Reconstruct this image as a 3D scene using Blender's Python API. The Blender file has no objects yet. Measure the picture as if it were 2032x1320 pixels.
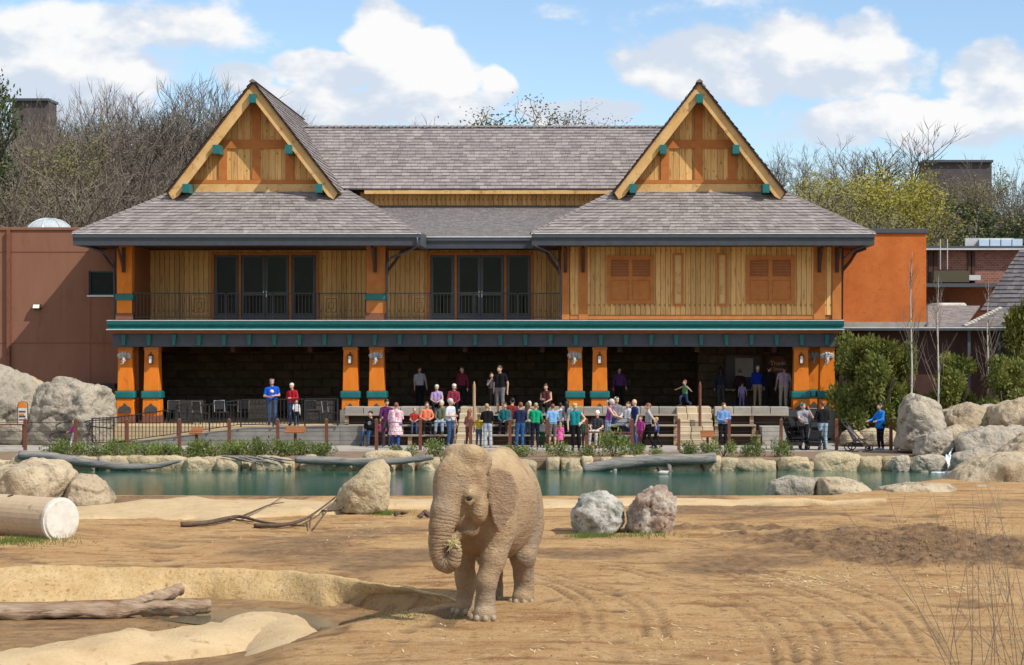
import bpy, bmesh, math, random
import numpy as np
from mathutils import Vector, Matrix, noise
R = math.radians
random.seed(7); np.random.seed(7)
scene = bpy.context.scene
COL = scene.collection

# ------------------------------------------------------------------ camera
F, VX, HY, ZC = 3850.0, 1180.0, 680.0, 3.87      # focal length / principal point in photo pixels, eye height in metres
cd = bpy.data.cameras.new('camera'); cam = bpy.data.objects.new('camera', cd); COL.objects.link(cam)
cd.sensor_width = 36.0; cd.lens = F / 2032.0 * 36.0
cd.shift_x = -(VX - 1016.0) / 2032.0; cd.shift_y = (HY - 660.0) / 2032.0
cd.clip_start = 0.5; cd.clip_end = 6000
cam.location = (0, 0, ZC); cam.rotation_euler = (R(90), 0, 0)
scene.camera = cam

# ------------------------------------------------------------------ sun, sky, exposure
SUN_AZ, SUN_EL = R(57), R(46)                     # azimuth measured from the viewer's side of the facade towards the right
SDIR = Vector((math.sin(SUN_AZ)*math.cos(SUN_EL), -math.cos(SUN_AZ)*math.cos(SUN_EL), math.sin(SUN_EL)))
sl = bpy.data.lights.new('sun', 'SUN'); sl.energy = 3.4; sl.angle = R(0.5); sl.color = (1.0, 0.93, 0.82)
so = bpy.data.objects.new('sun', sl); COL.objects.link(so); so.rotation_euler = SDIR.to_track_quat('Z', 'Y').to_euler()
so.location = (40, -30, 60)
vs = scene.view_settings
vs.view_transform = 'Standard'; vs.look = 'None'; vs.gamma = 1.0; vs.exposure = 0.48; vs.use_curve_mapping = False
cy = scene.cycles
cy.max_bounces = 6; cy.diffuse_bounces = 3; cy.glossy_bounces = 3; cy.transmission_bounces = 2; cy.transparent_max_bounces = 4; cy.caustics_reflective = False; cy.caustics_refractive = False

world = bpy.data.worlds.new('World'); scene.world = world; world.use_nodes = True
wt = world.node_tree; wt.nodes.clear()
def wn(t, **k):
    n = wt.nodes.new(t)
    for a, b in k.items(): setattr(n, a, b)
    return n
def wl(a, b): wt.links.new(a, b)
def wmath(op, a, b=None, clamp=False):
    n = wn('ShaderNodeMath', operation=op); n.use_clamp = clamp
    for i, v in enumerate((a, b)):
        if v is None: continue
        if isinstance(v, (int, float)): n.inputs[i].default_value = v
        else: wl(v, n.inputs[i])
    return n.outputs[0]
def build_sky():
    sky = wn('ShaderNodeTexSky', sky_type='NISHITA'); sky.sun_disc = False
    sky.sun_elevation = SUN_EL; sky.sun_rotation = math.pi - SUN_AZ
    sky.altitude = 200; sky.air_density = 1.0; sky.dust_density = 0.3; sky.ozone_density = 3.0
    bg = wn('ShaderNodeBackground'); bg.inputs['Strength'].default_value = 0.118
    wl(sky.outputs[0], bg.inputs['Color'])
    tc = wn('ShaderNodeTexCoord'); sep = wn('ShaderNodeSeparateXYZ'); wl(tc.outputs['Generated'], sep.inputs[0])
    yy = wmath('MAXIMUM', sep.outputs['Y'], 0.12)
    u = wmath('DIVIDE', sep.outputs['X'], yy); v = wmath('DIVIDE', sep.outputs['Z'], yy)
    uv = wn('ShaderNodeCombineXYZ'); wl(u, uv.inputs[0]); wl(v, uv.inputs[1])
    wn_ = wn('ShaderNodeTexNoise'); wn_.inputs['Scale'].default_value = 26.0; wn_.inputs['Detail'].default_value = 5.0; wl(tc.outputs['Generated'], wn_.inputs['Vector'])
    w2 = wn('ShaderNodeVectorMath', operation='SUBTRACT'); wl(wn_.outputs['Color'], w2.inputs[0]); w2.inputs[1].default_value = (.5,.5,.5)
    w3 = wn('ShaderNodeVectorMath', operation='SCALE'); wl(w2.outputs[0], w3.inputs[0]); w3.inputs['Scale'].default_value = 0.03
    w4 = wn('ShaderNodeVectorMath', operation='ADD'); wl(uv.outputs[0], w4.inputs[0]); wl(w3.outputs[0], w4.inputs[1]); uv = w4
    # cloud noise on the direction itself, so that it goes on round the whole sky
    def fbm(scale, off, det=7.0, rough=0.56, sz=1.7):
        mp = wn('ShaderNodeMapping'); wl(tc.outputs['Generated'], mp.inputs[0])
        mp.inputs['Scale'].default_value = (1, 1, sz); mp.inputs['Location'].default_value = off
        n = wn('ShaderNodeTexNoise'); n.inputs['Scale'].default_value = scale; n.inputs['Detail'].default_value = det
        n.inputs['Roughness'].default_value = rough; wl(mp.outputs[0], n.inputs['Vector'])
        return n.outputs['Fac']
    big = fbm(9.0, (3.1, 1.7, 0.4), 6.0, 0.55)
    lit = fbm(9.0, (3.1 + 0.012, 1.7, 0.4 + 0.022), 5.0, 0.55)
    fine = fbm(34.0, (1.2, 5.0, 2.0), 4.0, 0.6)
    # the cumulus heaps that stand over the hill: centre x, y and half sizes (in photo pixels turned to directions), weight
    heaps = [(770,70,80,75,.9),(835,130,120,85,1.),(650,140,110,50,.9),(480,160,70,40,.7),(975,170,32,42,.7),(700,215,330,45,.8),
             (1150,225,160,40,.95),(1050,215,60,36,.6),(1370,125,140,65,.95),(1650,120,200,85,1.),(1730,60,80,50,.6),(1480,165,190,45,.7),
             (1980,150,110,75,1.),(1800,235,330,60,.9),(1600,270,200,50,.7),(1100,20,110,30,.35),(1830,130,60,60,.45),
             (120,130,260,70,.75),(220,60,330,75,.55),(400,60,150,70,.4),(110,190,230,60,.7),(560,230,180,40,.6)]
    field = None
    low = None
    for (cx, cy, rx, ry, w) in heaps:
        s = wn('ShaderNodeVectorMath', operation='SUBTRACT'); wl(uv.outputs[0], s.inputs[0])
        s.inputs[1].default_value = ((cx-VX)/F, (HY-cy)/F, 0)
        m = wn('ShaderNodeVectorMath', operation='MULTIPLY'); wl(s.outputs[0], m.inputs[0])
        m.inputs[1].default_value = (F/rx, F/ry, 0)
        ln = wn('ShaderNodeVectorMath', operation='LENGTH'); wl(m.outputs[0], ln.inputs[0])
        g = wn('ShaderNodeMapRange', interpolation_type='SMOOTHSTEP'); wl(ln.outputs['Value'], g.inputs[0])
        g.inputs[1].default_value = 1.45; g.inputs[2].default_value = 0.15; g.inputs[3].default_value = 0; g.inputs[4].default_value = w
        field = g.outputs[0] if field is None else wmath('MAXIMUM', field, g.outputs[0])
    front = wn('ShaderNodeMapRange', interpolation_type='SMOOTHSTEP'); wl(sep.outputs['Y'], front.inputs[0])
    front.inputs[1].default_value = 0.75; front.inputs[2].default_value = 0.93
    # elsewhere: the same kind of broken cloud from a broad noise
    broad = fbm(4.0, (0.7, 2.2, 0.9), 3.0, 0.5)
    bm_ = wn('ShaderNodeMapRange'); wl(broad, bm_.inputs[0]); bm_.inputs[1].default_value = 0.42; bm_.inputs[2].default_value = 0.6
    fld = wn('ShaderNodeMix'); fld.data_type = 'FLOAT'; wl(front.outputs[0], fld.inputs[0]); wl(bm_.outputs[0], fld.inputs[2]); wl(field, fld.inputs[3])
    fo = fld.outputs[0]
    a1 = wmath('MULTIPLY', wmath('SUBTRACT', big, 0.5), 1.9)
    a2 = wmath('MULTIPLY', wmath('SUBTRACT', fine, 0.5), 0.55)
    dens = wmath('ADD', wmath('ADD', fo, a1), a2)
    mk = wn('ShaderNodeMapRange', interpolation_type='SMOOTHSTEP'); wl(dens, mk.inputs[0]); mk.inputs[1].default_value = 0.18; mk.inputs[2].default_value = 0.48
    sh = wmath('ADD', wmath('MULTIPLY', wmath('SUBTRACT', big, lit), 7.0), wmath('MULTIPLY', wmath('SUBTRACT', dens, 0.55), 0.5))
    sh2 = wmath('ADD', sh, wmath('MULTIPLY', wmath('SUBTRACT', fine, 0.5), 1.1))
    sm = wn('ShaderNodeMapRange', interpolation_type='SMOOTHSTEP'); wl(sh2, sm.inputs[0]); sm.inputs[1].default_value = -0.4; sm.inputs[2].default_value = 0.6
    cc = wn('ShaderNodeMix'); cc.data_type = 'RGBA'; wl(sm.outputs[0], cc.inputs[0])
    cc.inputs[6].default_value = (0.72, 0.81, 0.94, 1); cc.inputs[7].default_value = (1.06, 1.06, 1.06, 1)
    cb = wn('ShaderNodeBackground'); wl(cc.outputs[2], cb.inputs['Color']); cb.inputs['Strength'].default_value = 0.66
    mx = wn('ShaderNodeMixShader'); wl(mk.outputs[0], mx.inputs[0]); wl(bg.outputs[0], mx.inputs[1]); wl(cb.outputs[0], mx.inputs[2])
    out = wn('ShaderNodeOutputWorld'); wl(mx.outputs[0], out.inputs['Surface'])
build_sky()
world.cycles.sampling_method = 'NONE'

# ------------------------------------------------------------------ helpers
def P(px, py, Y): return Vector(((px-VX)*Y/F, Y, ZC + (HY-py)*Y/F))
def xp(px, Y): return (px-VX)*Y/F
def zp(py, Y): return ZC + (HY-py)*Y/F
def gnd(px, py, z=0.0):                            # the point of the level z that shows at that place of the photo
    Y = (ZC-z)*F/(py-HY); return Vector(((px-VX)*Y/F, Y, z))
BASE = {}
def base_of(o): return BASE.get(o.name, Vector((0,0,0))) if o else Vector((0,0,0))
def tag(o, label=None, cat=None, group=None, kind=None):
    if label: o['label'] = label
    if cat: o['category'] = cat
    if group: o['group'] = group
    if kind: o['kind'] = kind
    return o
def thing(name, label, cat, loc=(0,0,0), group=None):
    o = bpy.data.objects.new(name, None); COL.objects.link(o); o.location = loc; o.empty_display_size = 0.2
    BASE[o.name] = Vector(loc); return tag(o, label, cat, group)
def link_mesh(name, me, parent=None, loc=None):
    o = bpy.data.objects.new(name, me); COL.objects.link(o)
    if parent: o.parent = parent; BASE[o.name] = base_of(parent)
    if loc is not None: o.location = Vector(loc) - base_of(parent)
    return o
def new_mesh(name, verts, faces, mats, mi=None, smooth=False):
    me = bpy.data.meshes.new(name); me.from_pydata([tuple(v) for v in verts], [], [tuple(f) for f in faces])
    for m in (mats if isinstance(mats, (list, tuple)) else [mats]): me.materials.append(m)
    if mi is not None: me.polygons.foreach_set('material_index', np.array(mi, dtype=np.int32))
    if smooth: me.polygons.foreach_set('use_smooth', np.ones(len(me.polygons), dtype=bool))
    me.update(); return me
def np_mesh(name, V, Fq, mats, mi=None, smooth=True):
    V = np.asarray(V, dtype=np.float32); Fq = np.asarray(Fq, dtype=np.int32); k = Fq.shape[1]
    me = bpy.data.meshes.new(name); me.vertices.add(len(V)); me.vertices.foreach_set('co', V.ravel())
    me.loops.add(Fq.size); me.loops.foreach_set('vertex_index', Fq.ravel())
    me.polygons.add(len(Fq)); me.polygons.foreach_set('loop_start', np.arange(0, Fq.size, k, dtype=np.int32))
    try: me.polygons.foreach_set('loop_total', np.full(len(Fq), k, dtype=np.int32))
    except Exception: pass
    for m in (mats if isinstance(mats, (list, tuple)) else [mats]): me.materials.append(m)
    if mi is not None: me.polygons.foreach_set('material_index', np.asarray(mi, dtype=np.int32))
    if smooth: me.polygons.foreach_set('use_smooth', np.ones(len(Fq), dtype=bool))
    me.update(calc_edges=True); me.validate(); return me
class MB:
    def __init__(s): s.v = []; s.f = []; s.m = []
    def add(s, vs, fs, m=0):
        b = len(s.v); s.v += [Vector(v) for v in vs]; s.f += [tuple(i+b for i in f) for f in fs]; s.m += [m]*len(fs); return s
    def box(s, x0, x1, y0, y1, z0, z1, m=0):
        return s.add([(x0,y0,z0),(x1,y0,z0),(x1,y1,z0),(x0,y1,z0),(x0,y0,z1),(x1,y0,z1),(x1,y1,z1),(x0,y1,z1)],
                     [(0,3,2,1),(4,5,6,7),(0,1,5,4),(1,2,6,5),(2,3,7,6),(3,0,4,7)], m)
    def frustum(s, cx, cy, z0, z1, w0, d0, w1, d1, m=0):
        v = []
        for z, w, d in ((z0,w0,d0),(z1,w1,d1)): v += [(cx-w/2,cy-d/2,z),(cx+w/2,cy-d/2,z),(cx+w/2,cy+d/2,z),(cx-w/2,cy+d/2,z)]
        return s.add(v, [(0,3,2,1),(4,5,6,7),(0,1,5,4),(1,2,6,5),(2,3,7,6),(3,0,4,7)], m)
    def prism(s, pts, y0, y1, m=0):                 # outline in x, z (counter-clockwise seen from -y), extruded along y
        n = len(pts)
        v = [(x,y0,z) for x,z in pts] + [(x,y1,z) for x,z in pts]
        f = [tuple(range(n)), tuple(range(2*n-1, n-1, -1))] + [(i, i+n, (i+1)%n+n, (i+1)%n) for i in range(n)]
        return s.add(v, f, m)
    def prism_y(s, pts, x0, x1, m=0):               # outline in y, z, extruded along x
        n = len(pts)
        v = [(x0,y,z) for y,z in pts] + [(x1,y,z) for y,z in pts]
        f = [tuple(range(n-1,-1,-1)), tuple(range(n, 2*n))] + [((i+1)%n, (i+1)%n+n, i+n, i) for i in range(n)]
        return s.add(v, f, m)
    def tube(s, pts, r, n=6, m=0, cap=True):
        pts = [Vector(p) for p in pts]; k = len(pts); rr = r if isinstance(r, (list, tuple)) else [r]*k
        v = []; up = None
        for i in range(k):
            d = (pts[min(i+1,k-1)] - pts[max(i-1,0)])
            d = d.normalized() if d.length > 1e-9 else Vector((0,0,1))
            if up is None: up = Vector((0,0,1)) if abs(d.z) < .9 else Vector((1,0,0))
            a = up - d*up.dot(d)
            a = a.normalized() if a.length > 1e-6 else d.orthogonal().normalized()
            up = a; b = d.cross(a)
            for j in range(n):
                t = 2*math.pi*j/n; v.append(pts[i] + (a*math.cos(t) + b*math.sin(t))*rr[i])
        f = [(i*n+j, i*n+(j+1)%n, (i+1)*n+(j+1)%n, (i+1)*n+j) for i in range(k-1) for j in range(n)]
        if cap and n > 2: f += [tuple(range(n-1,-1,-1)), tuple(range((k-1)*n, k*n))]
        return s.add(v, f, m)
    def ball(s, c, r, m=0, seg=10, ring=6):
        r = r if isinstance(r, (list, tuple)) else (r,r,r); v = []; f = []
        for i in range(ring+1):
            th = math.pi*i/ring
            for j in range(seg):
                ph = 2*math.pi*j/seg
                v.append((c[0]+r[0]*math.sin(th)*math.cos(ph), c[1]+r[1]*math.sin(th)*math.sin(ph), c[2]+r[2]*math.cos(th)))
        for i in range(ring):
            for j in range(seg): f.append((i*seg+j, (i+1)*seg+j, (i+1)*seg+(j+1)%seg, i*seg+(j+1)%seg))
        return s.add(v, f, m)
    def bar(s, a, b, w, h, m=0):                    # rectangular bar from a to b, w sideways and h upwards
        a = Vector(a); b = Vector(b); d = (b-a).normalized()
        side = d.cross(Vector((0,0,1)));
        if side.length < 1e-5: side = Vector((1,0,0))
        side.normalize(); up = side.cross(d)
        v = []
        for p in (a, b):
            for sx, sz in ((-1,-1),(1,-1),(1,1),(-1,1)): v.append(p + side*(sx*w/2) + up*(sz*h/2))
        return s.add(v, [(0,1,2,3),(7,6,5,4),(0,4,5,1),(1,5,6,2),(2,6,7,3),(3,7,4,0)], m)
    def build(s, name, mats, parent=None, smooth=False, bevel=0, seg=1):
        b = base_of(parent)
        o = link_mesh(name, new_mesh(name, [v-b for v in s.v], s.f, mats, s.m, smooth), parent)
        if bevel:
            md = o.modifiers.new('bevel', 'BEVEL'); md.width = bevel; md.segments = seg; md.limit_method = 'ANGLE'; md.angle_limit = R(40)
        return o
def grp(name, parent):                               # a part that only holds sub-parts
    o = bpy.data.objects.new(name, None); COL.objects.link(o); o.parent = parent; BASE[o.name] = base_of(parent); o.empty_display_size = .1; return o
def copy_tree(o, parent=None, **props):
    c = o.copy(); COL.objects.link(c)
    if parent: c.parent = parent
    BASE[c.name] = base_of(o)
    for k, v in props.items(): c[k] = v
    for ch in list(o.children): copy_tree(ch, c)
    return c

# ------------------------------------------------------------------ materials
def M(name, col, col2=None, rough=.8, scale=3., detail=5., lo=.35, hi=.65, bump=0., bscale=20., stretch=(1,1,1), metal=0., rand=0., spec=.3, tone=False, col3=None, scale3=11., bdist=.02):
    m = bpy.data.materials.new(name); m.use_nodes = True; nt = m.node_tree; b = nt.nodes['Principled BSDF']
    b.inputs['Roughness'].default_value = rough; b.inputs['Metallic'].default_value = metal
    b.inputs['Specular IOR Level'].default_value = spec
    N = nt.nodes.new; Lk = nt.links.new
    tc = N('ShaderNodeTexCoord'); mp = N('ShaderNodeMapping'); mp.inputs['Scale'].default_value = stretch; Lk(tc.outputs['Object'], mp.inputs[0])
    vec = mp.outputs[0]
    oi = None
    if rand:
        oi = N('ShaderNodeObjectInfo'); ml = N('ShaderNodeMath'); ml.operation = 'MULTIPLY'; ml.inputs[1].default_value = 57.; Lk(oi.outputs['Random'], ml.inputs[0])
        ad = N('ShaderNodeVectorMath'); ad.operation = 'ADD'; Lk(vec, ad.inputs[0]); Lk(ml.outputs[0], ad.inputs[1]); vec = ad.outputs[0]
    c = (*col, 1)
    src = None
    if col2 is not None:
        n = N('ShaderNodeTexNoise'); n.inputs['Scale'].default_value = scale; n.inputs['Detail'].default_value = detail; n.inputs['Roughness'].default_value = .62; Lk(vec, n.inputs['Vector'])
        r = N('ShaderNodeMapRange'); r.inputs[1].default_value = lo; r.inputs[2].default_value = hi; Lk(n.outputs['Fac'], r.inputs[0])
        mx = N('ShaderNodeMix'); mx.data_type = 'RGBA'; mx.inputs[6].default_value = c; mx.inputs[7].default_value = (*col2, 1); Lk(r.outputs[0], mx.inputs[0]); src = mx.outputs[2]
        if col3 is not None:
            n3 = N('ShaderNodeTexNoise'); n3.inputs['Scale'].default_value = scale3; n3.inputs['Detail'].default_value = 6; n3.inputs['Roughness'].default_value = .7; Lk(vec, n3.inputs['Vector'])
            r3 = N('ShaderNodeMapRange'); r3.inputs[1].default_value = .55; r3.inputs[2].default_value = .68; Lk(n3.outputs['Fac'], r3.inputs[0])
            mx3 = N('ShaderNodeMix'); mx3.data_type = 'RGBA'; mx3.inputs[7].default_value = (*col3, 1); Lk(src, mx3.inputs[6]); Lk(r3.outputs[0], mx3.inputs[0]); src = mx3.outputs[2]
    if rand or tone:
        hs = N('ShaderNodeHueSaturation')
        if src: Lk(src, hs.inputs['Color'])
        else: hs.inputs['Color'].default_value = c
        rr = N('ShaderNodeMapRange'); amt = rand if rand else tone
        rr.inputs[3].default_value = 1-amt; rr.inputs[4].default_value = 1+amt
        if tone:
            at = N('ShaderNodeAttribute'); at.attribute_name = 'tone'; Lk(at.outputs['Fac'], rr.inputs[0])
        else: Lk(oi.outputs['Random'], rr.inputs[0])
        Lk(rr.outputs[0], hs.inputs['Value']); src = hs.outputs[0]
    if src: Lk(src, b.inputs['Base Color'])
    else: b.inputs['Base Color'].default_value = c
    if bump:
        n2 = N('ShaderNodeTexNoise'); n2.inputs['Scale'].default_value = bscale; n2.inputs['Detail'].default_value = 6; n2.inputs['Roughness'].default_value = .65; Lk(vec, n2.inputs['Vector'])
        bp = N('ShaderNodeBump'); bp.inputs['Strength'].default_value = bump; bp.inputs['Distance'].default_value = bdist; Lk(n2.outputs['Fac'], bp.inputs['Height']); Lk(bp.outputs[0], b.inputs['Normal'])
    return m
def nodes_of(m): return m.node_tree.nodes, m.node_tree.links, m.node_tree.nodes['Principled BSDF']
CACHE = {}
def cloth(col, pat=None, rough=.9):
    k = (tuple(round(c,3) for c in col), pat)
    if k in CACHE: return CACHE[k]
    m = M('fabric', col, tuple(c*.72 for c in col), rough, scale=14, detail=3, bump=.25, bscale=30, spec=.15)
    if pat:
        N, Lk, b = nodes_of(m)
        tc = N.new('ShaderNodeTexCoord')
        if pat[0] == 'plaid':
            w1 = N.new('ShaderNodeTexWave'); w1.bands_direction = 'Z'; w1.inputs['Scale'].default_value = pat[2]
            w2 = N.new('ShaderNodeTexWave'); w2.bands_direction = 'X'; w2.inputs['Scale'].default_value = pat[2]
            Lk.new(tc.outputs['Object'], w1.inputs['Vector']); Lk.new(tc.outputs['Object'], w2.inputs['Vector'])
            mu = N.new('ShaderNodeMath'); mu.operation = 'MULTIPLY'; Lk.new(w1.outputs['Fac'], mu.inputs[0]); Lk.new(w2.outputs['Fac'], mu.inputs[1]); fac = mu.outputs[0]
        else:
            v = N.new('ShaderNodeTexNoise'); v.inputs['Scale'].default_value = pat[2]; v.inputs['Detail'].default_value = 1; Lk.new(tc.outputs['Object'], v.inputs['Vector'])
            mr = N.new('ShaderNodeMapRange'); mr.inputs[1].default_value = .48; mr.inputs[2].default_value = .55; Lk.new(v.outputs['Fac'], mr.inputs[0]); fac = mr.outputs[0]
        mx = N.new('ShaderNodeMix'); mx.data_type = 'RGBA'; mx.inputs[6].default_value = (*col,1); mx.inputs[7].default_value = (*pat[1],1); Lk.new(fac, mx.inputs[0]); Lk.new(mx.outputs[2], b.inputs['Base Color'])
    CACHE[k] = m; return m

MT = {}
MT['cedar'] = M('cedar_plank', (.60,.325,.105), (.70,.435,.17), .75, scale=2.2, stretch=(6,6,.5), bump=.25, bscale=5, rand=.2, col3=(.24,.11,.035), scale3=2.6)
def knots(m):
    N, Lk, b = nodes_of(m); src = b.inputs['Base Color'].links[0].from_socket; oi = [n for n in N if n.type == 'OBJECT_INFO'][0]
    tc = N.new('ShaderNodeTexCoord'); mp = N.new('ShaderNodeMapping'); mp.inputs['Scale'].default_value = (1,1,.62); Lk.new(tc.outputs['Object'], mp.inputs[0])
    v = N.new('ShaderNodeTexVoronoi'); v.inputs['Scale'].default_value = 4.6; Lk.new(mp.outputs[0], v.inputs['Vector'])
    r = N.new('ShaderNodeMapRange'); r.inputs[1].default_value = .07; r.inputs[2].default_value = .19; r.inputs[3].default_value = .85; r.inputs[4].default_value = 0.; Lk.new(v.outputs['Distance'], r.inputs[0])
    mx = N.new('ShaderNodeMix'); mx.data_type = 'RGBA'; mx.inputs[7].default_value = (.17,.065,.018,1); Lk.new(src, mx.inputs[6]); Lk.new(r.outputs[0], mx.inputs[0]); Lk.new(mx.outputs[2], b.inputs['Base Color'])
knots(MT['cedar'])
MT['cedar_trim'] = M('cedar_trim', (.60,.36,.13), (.68,.45,.20), .75, scale=1.6, stretch=(1,1,1), bump=.15, bscale=9, col3=(.36,.19,.07), scale3=4)
MT['stain'] = M('orange_stain', (.42,.145,.032), (.50,.18,.045), .7, scale=4, bump=.1, bscale=20)
MT['stain_dk'] = M('brown_stain', (.24,.085,.03), (.30,.11,.04), .7, scale=4)
MT['orange'] = M('orange_paint', (.64,.17,.008), (.72,.205,.014), .6, scale=5, bump=.1, bscale=30, spec=.35, stretch=(1,1,.35), col3=(.52,.13,.012), scale3=4)
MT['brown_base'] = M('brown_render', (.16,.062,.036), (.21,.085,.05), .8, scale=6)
MT['teal'] = M('teal_paint', (.005,.115,.12), (.008,.15,.15), .42, scale=3, spec=.45)
MT['slate'] = M('slate_paint', (.055,.066,.082), (.07,.083,.10), .5, scale=3, spec=.4)
MT['lip'] = M('pale_flashing', (.55,.56,.55), (.66,.67,.66), .4, scale=4, metal=.3)
MT['copper'] = M('copper_band', (.30,.095,.045), (.36,.12,.06), .6, scale=3)
MT['shingle'] = M('roof_shingle', (.235,.21,.205), (.285,.255,.245), .88, scale=1.1, tone=.2, bump=.3, bscale=60, col3=(.19,.165,.16), scale3=3)
MT['shingle_fine'] = M('asphalt_shingle', (.155,.142,.145), (.20,.185,.185), .92, scale=9, tone=.16, bump=.3, bscale=60)
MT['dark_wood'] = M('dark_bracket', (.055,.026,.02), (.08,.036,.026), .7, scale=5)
MT['black'] = M('black_metal', (.012,.012,.014), (.02,.02,.022), .45, scale=8, spec=.5)
MT['frame'] = M('window_frame', (.05,.055,.066), (.065,.07,.083), .45, scale=4, spec=.45)
MT['glass'] = M('dark_glass', (.004,.005,.005), (.009,.014,.007), .05, scale=1.4, spec=.12)
MT['rust'] = M('rust_steel', (.12,.045,.028), (.18,.07,.04), .7, scale=9, bump=.1)
MT['conc'] = M('concrete', (.33,.30,.265), (.42,.385,.34), .9, scale=1.7, bump=.3, bscale=30, col3=(.27,.24,.21), scale3=3)
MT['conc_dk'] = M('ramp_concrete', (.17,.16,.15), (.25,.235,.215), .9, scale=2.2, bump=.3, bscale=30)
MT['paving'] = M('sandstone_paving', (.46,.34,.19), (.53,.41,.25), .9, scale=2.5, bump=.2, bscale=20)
MT['stone'] = M('wall_stone', (.062,.044,.026), (.10,.073,.042), .88, scale=3, rand=.22, bump=.35, bscale=14)  # darker than the real stone: the patio's shade is put into the colour
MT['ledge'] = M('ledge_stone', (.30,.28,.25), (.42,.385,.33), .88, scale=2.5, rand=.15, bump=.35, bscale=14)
MT['step_stone'] = M('step_stone', (.46,.37,.25), (.56,.47,.33), .88, scale=2.5, rand=.15, bump=.35, bscale=14)
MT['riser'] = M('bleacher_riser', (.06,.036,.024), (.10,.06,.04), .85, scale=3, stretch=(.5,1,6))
MT['bench'] = M('bench_plank', (.30,.24,.18), (.42,.35,.27), .8, scale=3, stretch=(.6,4,4), rand=.15, bump=.2)
MT['post_wood'] = M('bench_post', (.36,.24,.13), (.45,.32,.19), .8, scale=3, stretch=(4,4,.6), rand=.15)
MT['annex'] = M('brown_stucco', (.225,.105,.066), (.255,.122,.078), .92, scale=1.2, bump=.25, bscale=60, stretch=(1,1,.3), col3=(.195,.088,.055), scale3=1.5)
MT['annex2'] = M('orange_stucco', (.47,.125,.026), (.58,.175,.045), .92, scale=.9, bump=.3, bscale=8, col3=(.40,.095,.022), scale3=6)
MT['brick'] = None
MT['rock'] = M('tan_rock', (.40,.31,.205), (.51,.42,.29), .9, scale=1.1, bump=1., bscale=4.5, col3=(.20,.165,.12), scale3=1.9, bdist=.16, rand=.1)
MT['rock_grey'] = M('grey_rock', (.36,.315,.25), (.49,.43,.34), .9, scale=.8, bump=1., bscale=4.5, col3=(.16,.145,.12), scale3=1.4, bdist=.18, rand=.1)
MT['rock_white'] = M('white_rock', (.25,.25,.21), (.52,.50,.44), .9, scale=3.0, bump=1., bscale=8, col3=(.10,.11,.105), scale3=4.2, bdist=.1, lo=.4, hi=.56)
MT['rock_pink'] = M('pink_rock', (.50,.45,.38), (.33,.235,.175), .9, scale=2.4, bump=1., bscale=8, col3=(.16,.10,.08), scale3=3.0, bdist=.1, lo=.42, hi=.56)
MT['bank_stone'] = M('bank_stone', (.45,.36,.215), (.55,.455,.30), .9, scale=1.6, bump=1., bscale=9, col3=(.27,.195,.105), scale3=3.4, bdist=.12, rand=.16)
MT['sandcrete'] = M('sandy_concrete', (.47,.335,.18), (.56,.425,.25), .92, scale=2.0, bump=.9, bscale=18, col3=(.38,.25,.12), scale3=4, bdist=.03)
MT['poolwall'] = M('pitted_sandy_wall', (.47,.315,.14), (.57,.41,.21), .92, scale=2.6, bump=1., bscale=13, col3=(.27,.15,.055), scale3=12, bdist=.05)
MT['drift'] = M('driftwood', (.14,.135,.13), (.27,.255,.23), .85, scale=2.2, stretch=(.6,5,5), bump=.6, bscale=6, bdist=.04, col3=(.07,.07,.07), scale3=3)
MT['oldlog'] = M('weathered_log', (.24,.155,.095), (.42,.32,.23), .85, scale=2.5, stretch=(.5,5,5), bump=.8, bscale=6, bdist=.04, col3=(.15,.085,.05), scale3=3)
MT['deadbranch'] = M('dead_branch', (.075,.05,.036), (.13,.09,.06), .85, scale=6, bump=.4)
MT['bark'] = M('grey_bark', (.12,.10,.082), (.185,.158,.128), .9, scale=2, rand=.22)
MT['bark2'] = M('brown_bark', (.12,.095,.072), (.185,.15,.112), .9, scale=2, rand=.25)
MT['palebark'] = M('pale_bark', (.42,.39,.33), (.55,.52,.46), .85, scale=4)
def leafmat(name, c1, c2, rand=.15):
    m = M(name, c1, c2, .6, scale=1.3, lo=.3, hi=.7, rand=rand, spec=.3)
    N, Lk, b = nodes_of(m)
    try:
        b.inputs['Transmission Weight'].default_value = 0
        tr = N.new('ShaderNodeBsdfTranslucent'); ms = N.new('ShaderNodeMixShader'); ms.inputs[0].default_value = .3
        src = b.inputs['Base Color'].links[0].from_socket; Lk.new(src, tr.inputs['Color'])
        out = [n for n in N if n.type == 'OUTPUT_MATERIAL'][0]
        Lk.new(b.outputs[0], ms.inputs[1]); Lk.new(tr.outputs[0], ms.inputs[2]); Lk.new(ms.outputs[0], out.inputs['Surface'])
    except Exception: pass
    return m
MT['leaf_willow'] = leafmat('spring_leaf', (.27,.25,.04), (.38,.34,.06))
MT['leaf_olive'] = leafmat('olive_leaf', (.15,.15,.06), (.225,.21,.09))
MT['leaf_bud'] = leafmat('brown_bud', (.145,.115,.085), (.20,.16,.115))
MT['leaf_dark'] = leafmat('evergreen_leaf', (.035,.062,.022), (.065,.095,.03))
MT['leaf_mag'] = leafmat('glossy_leaf', (.085,.125,.028), (.27,.265,.06))
MT['leaf_shrub'] = leafmat('shrub_leaf', (.07,.125,.025), (.24,.29,.075))
MT['grass'] = leafmat('grass_blade', (.11,.17,.03), (.20,.26,.06))
MT['hill'] = M('leaf_litter', (.10,.088,.055), (.16,.135,.085), .95, scale=.2, col3=(.075,.08,.035), scale3=.5)
MT['soil'] = M('bed_soil', (.17,.115,.075), (.25,.175,.115), .95, scale=2, bump=.6, bscale=14)
MT['white'] = M('white_paint', (.56,.53,.47), (.64,.62,.57), .7, scale=5, bump=.2, col3=(.42,.35,.26), scale3=3)
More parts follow.
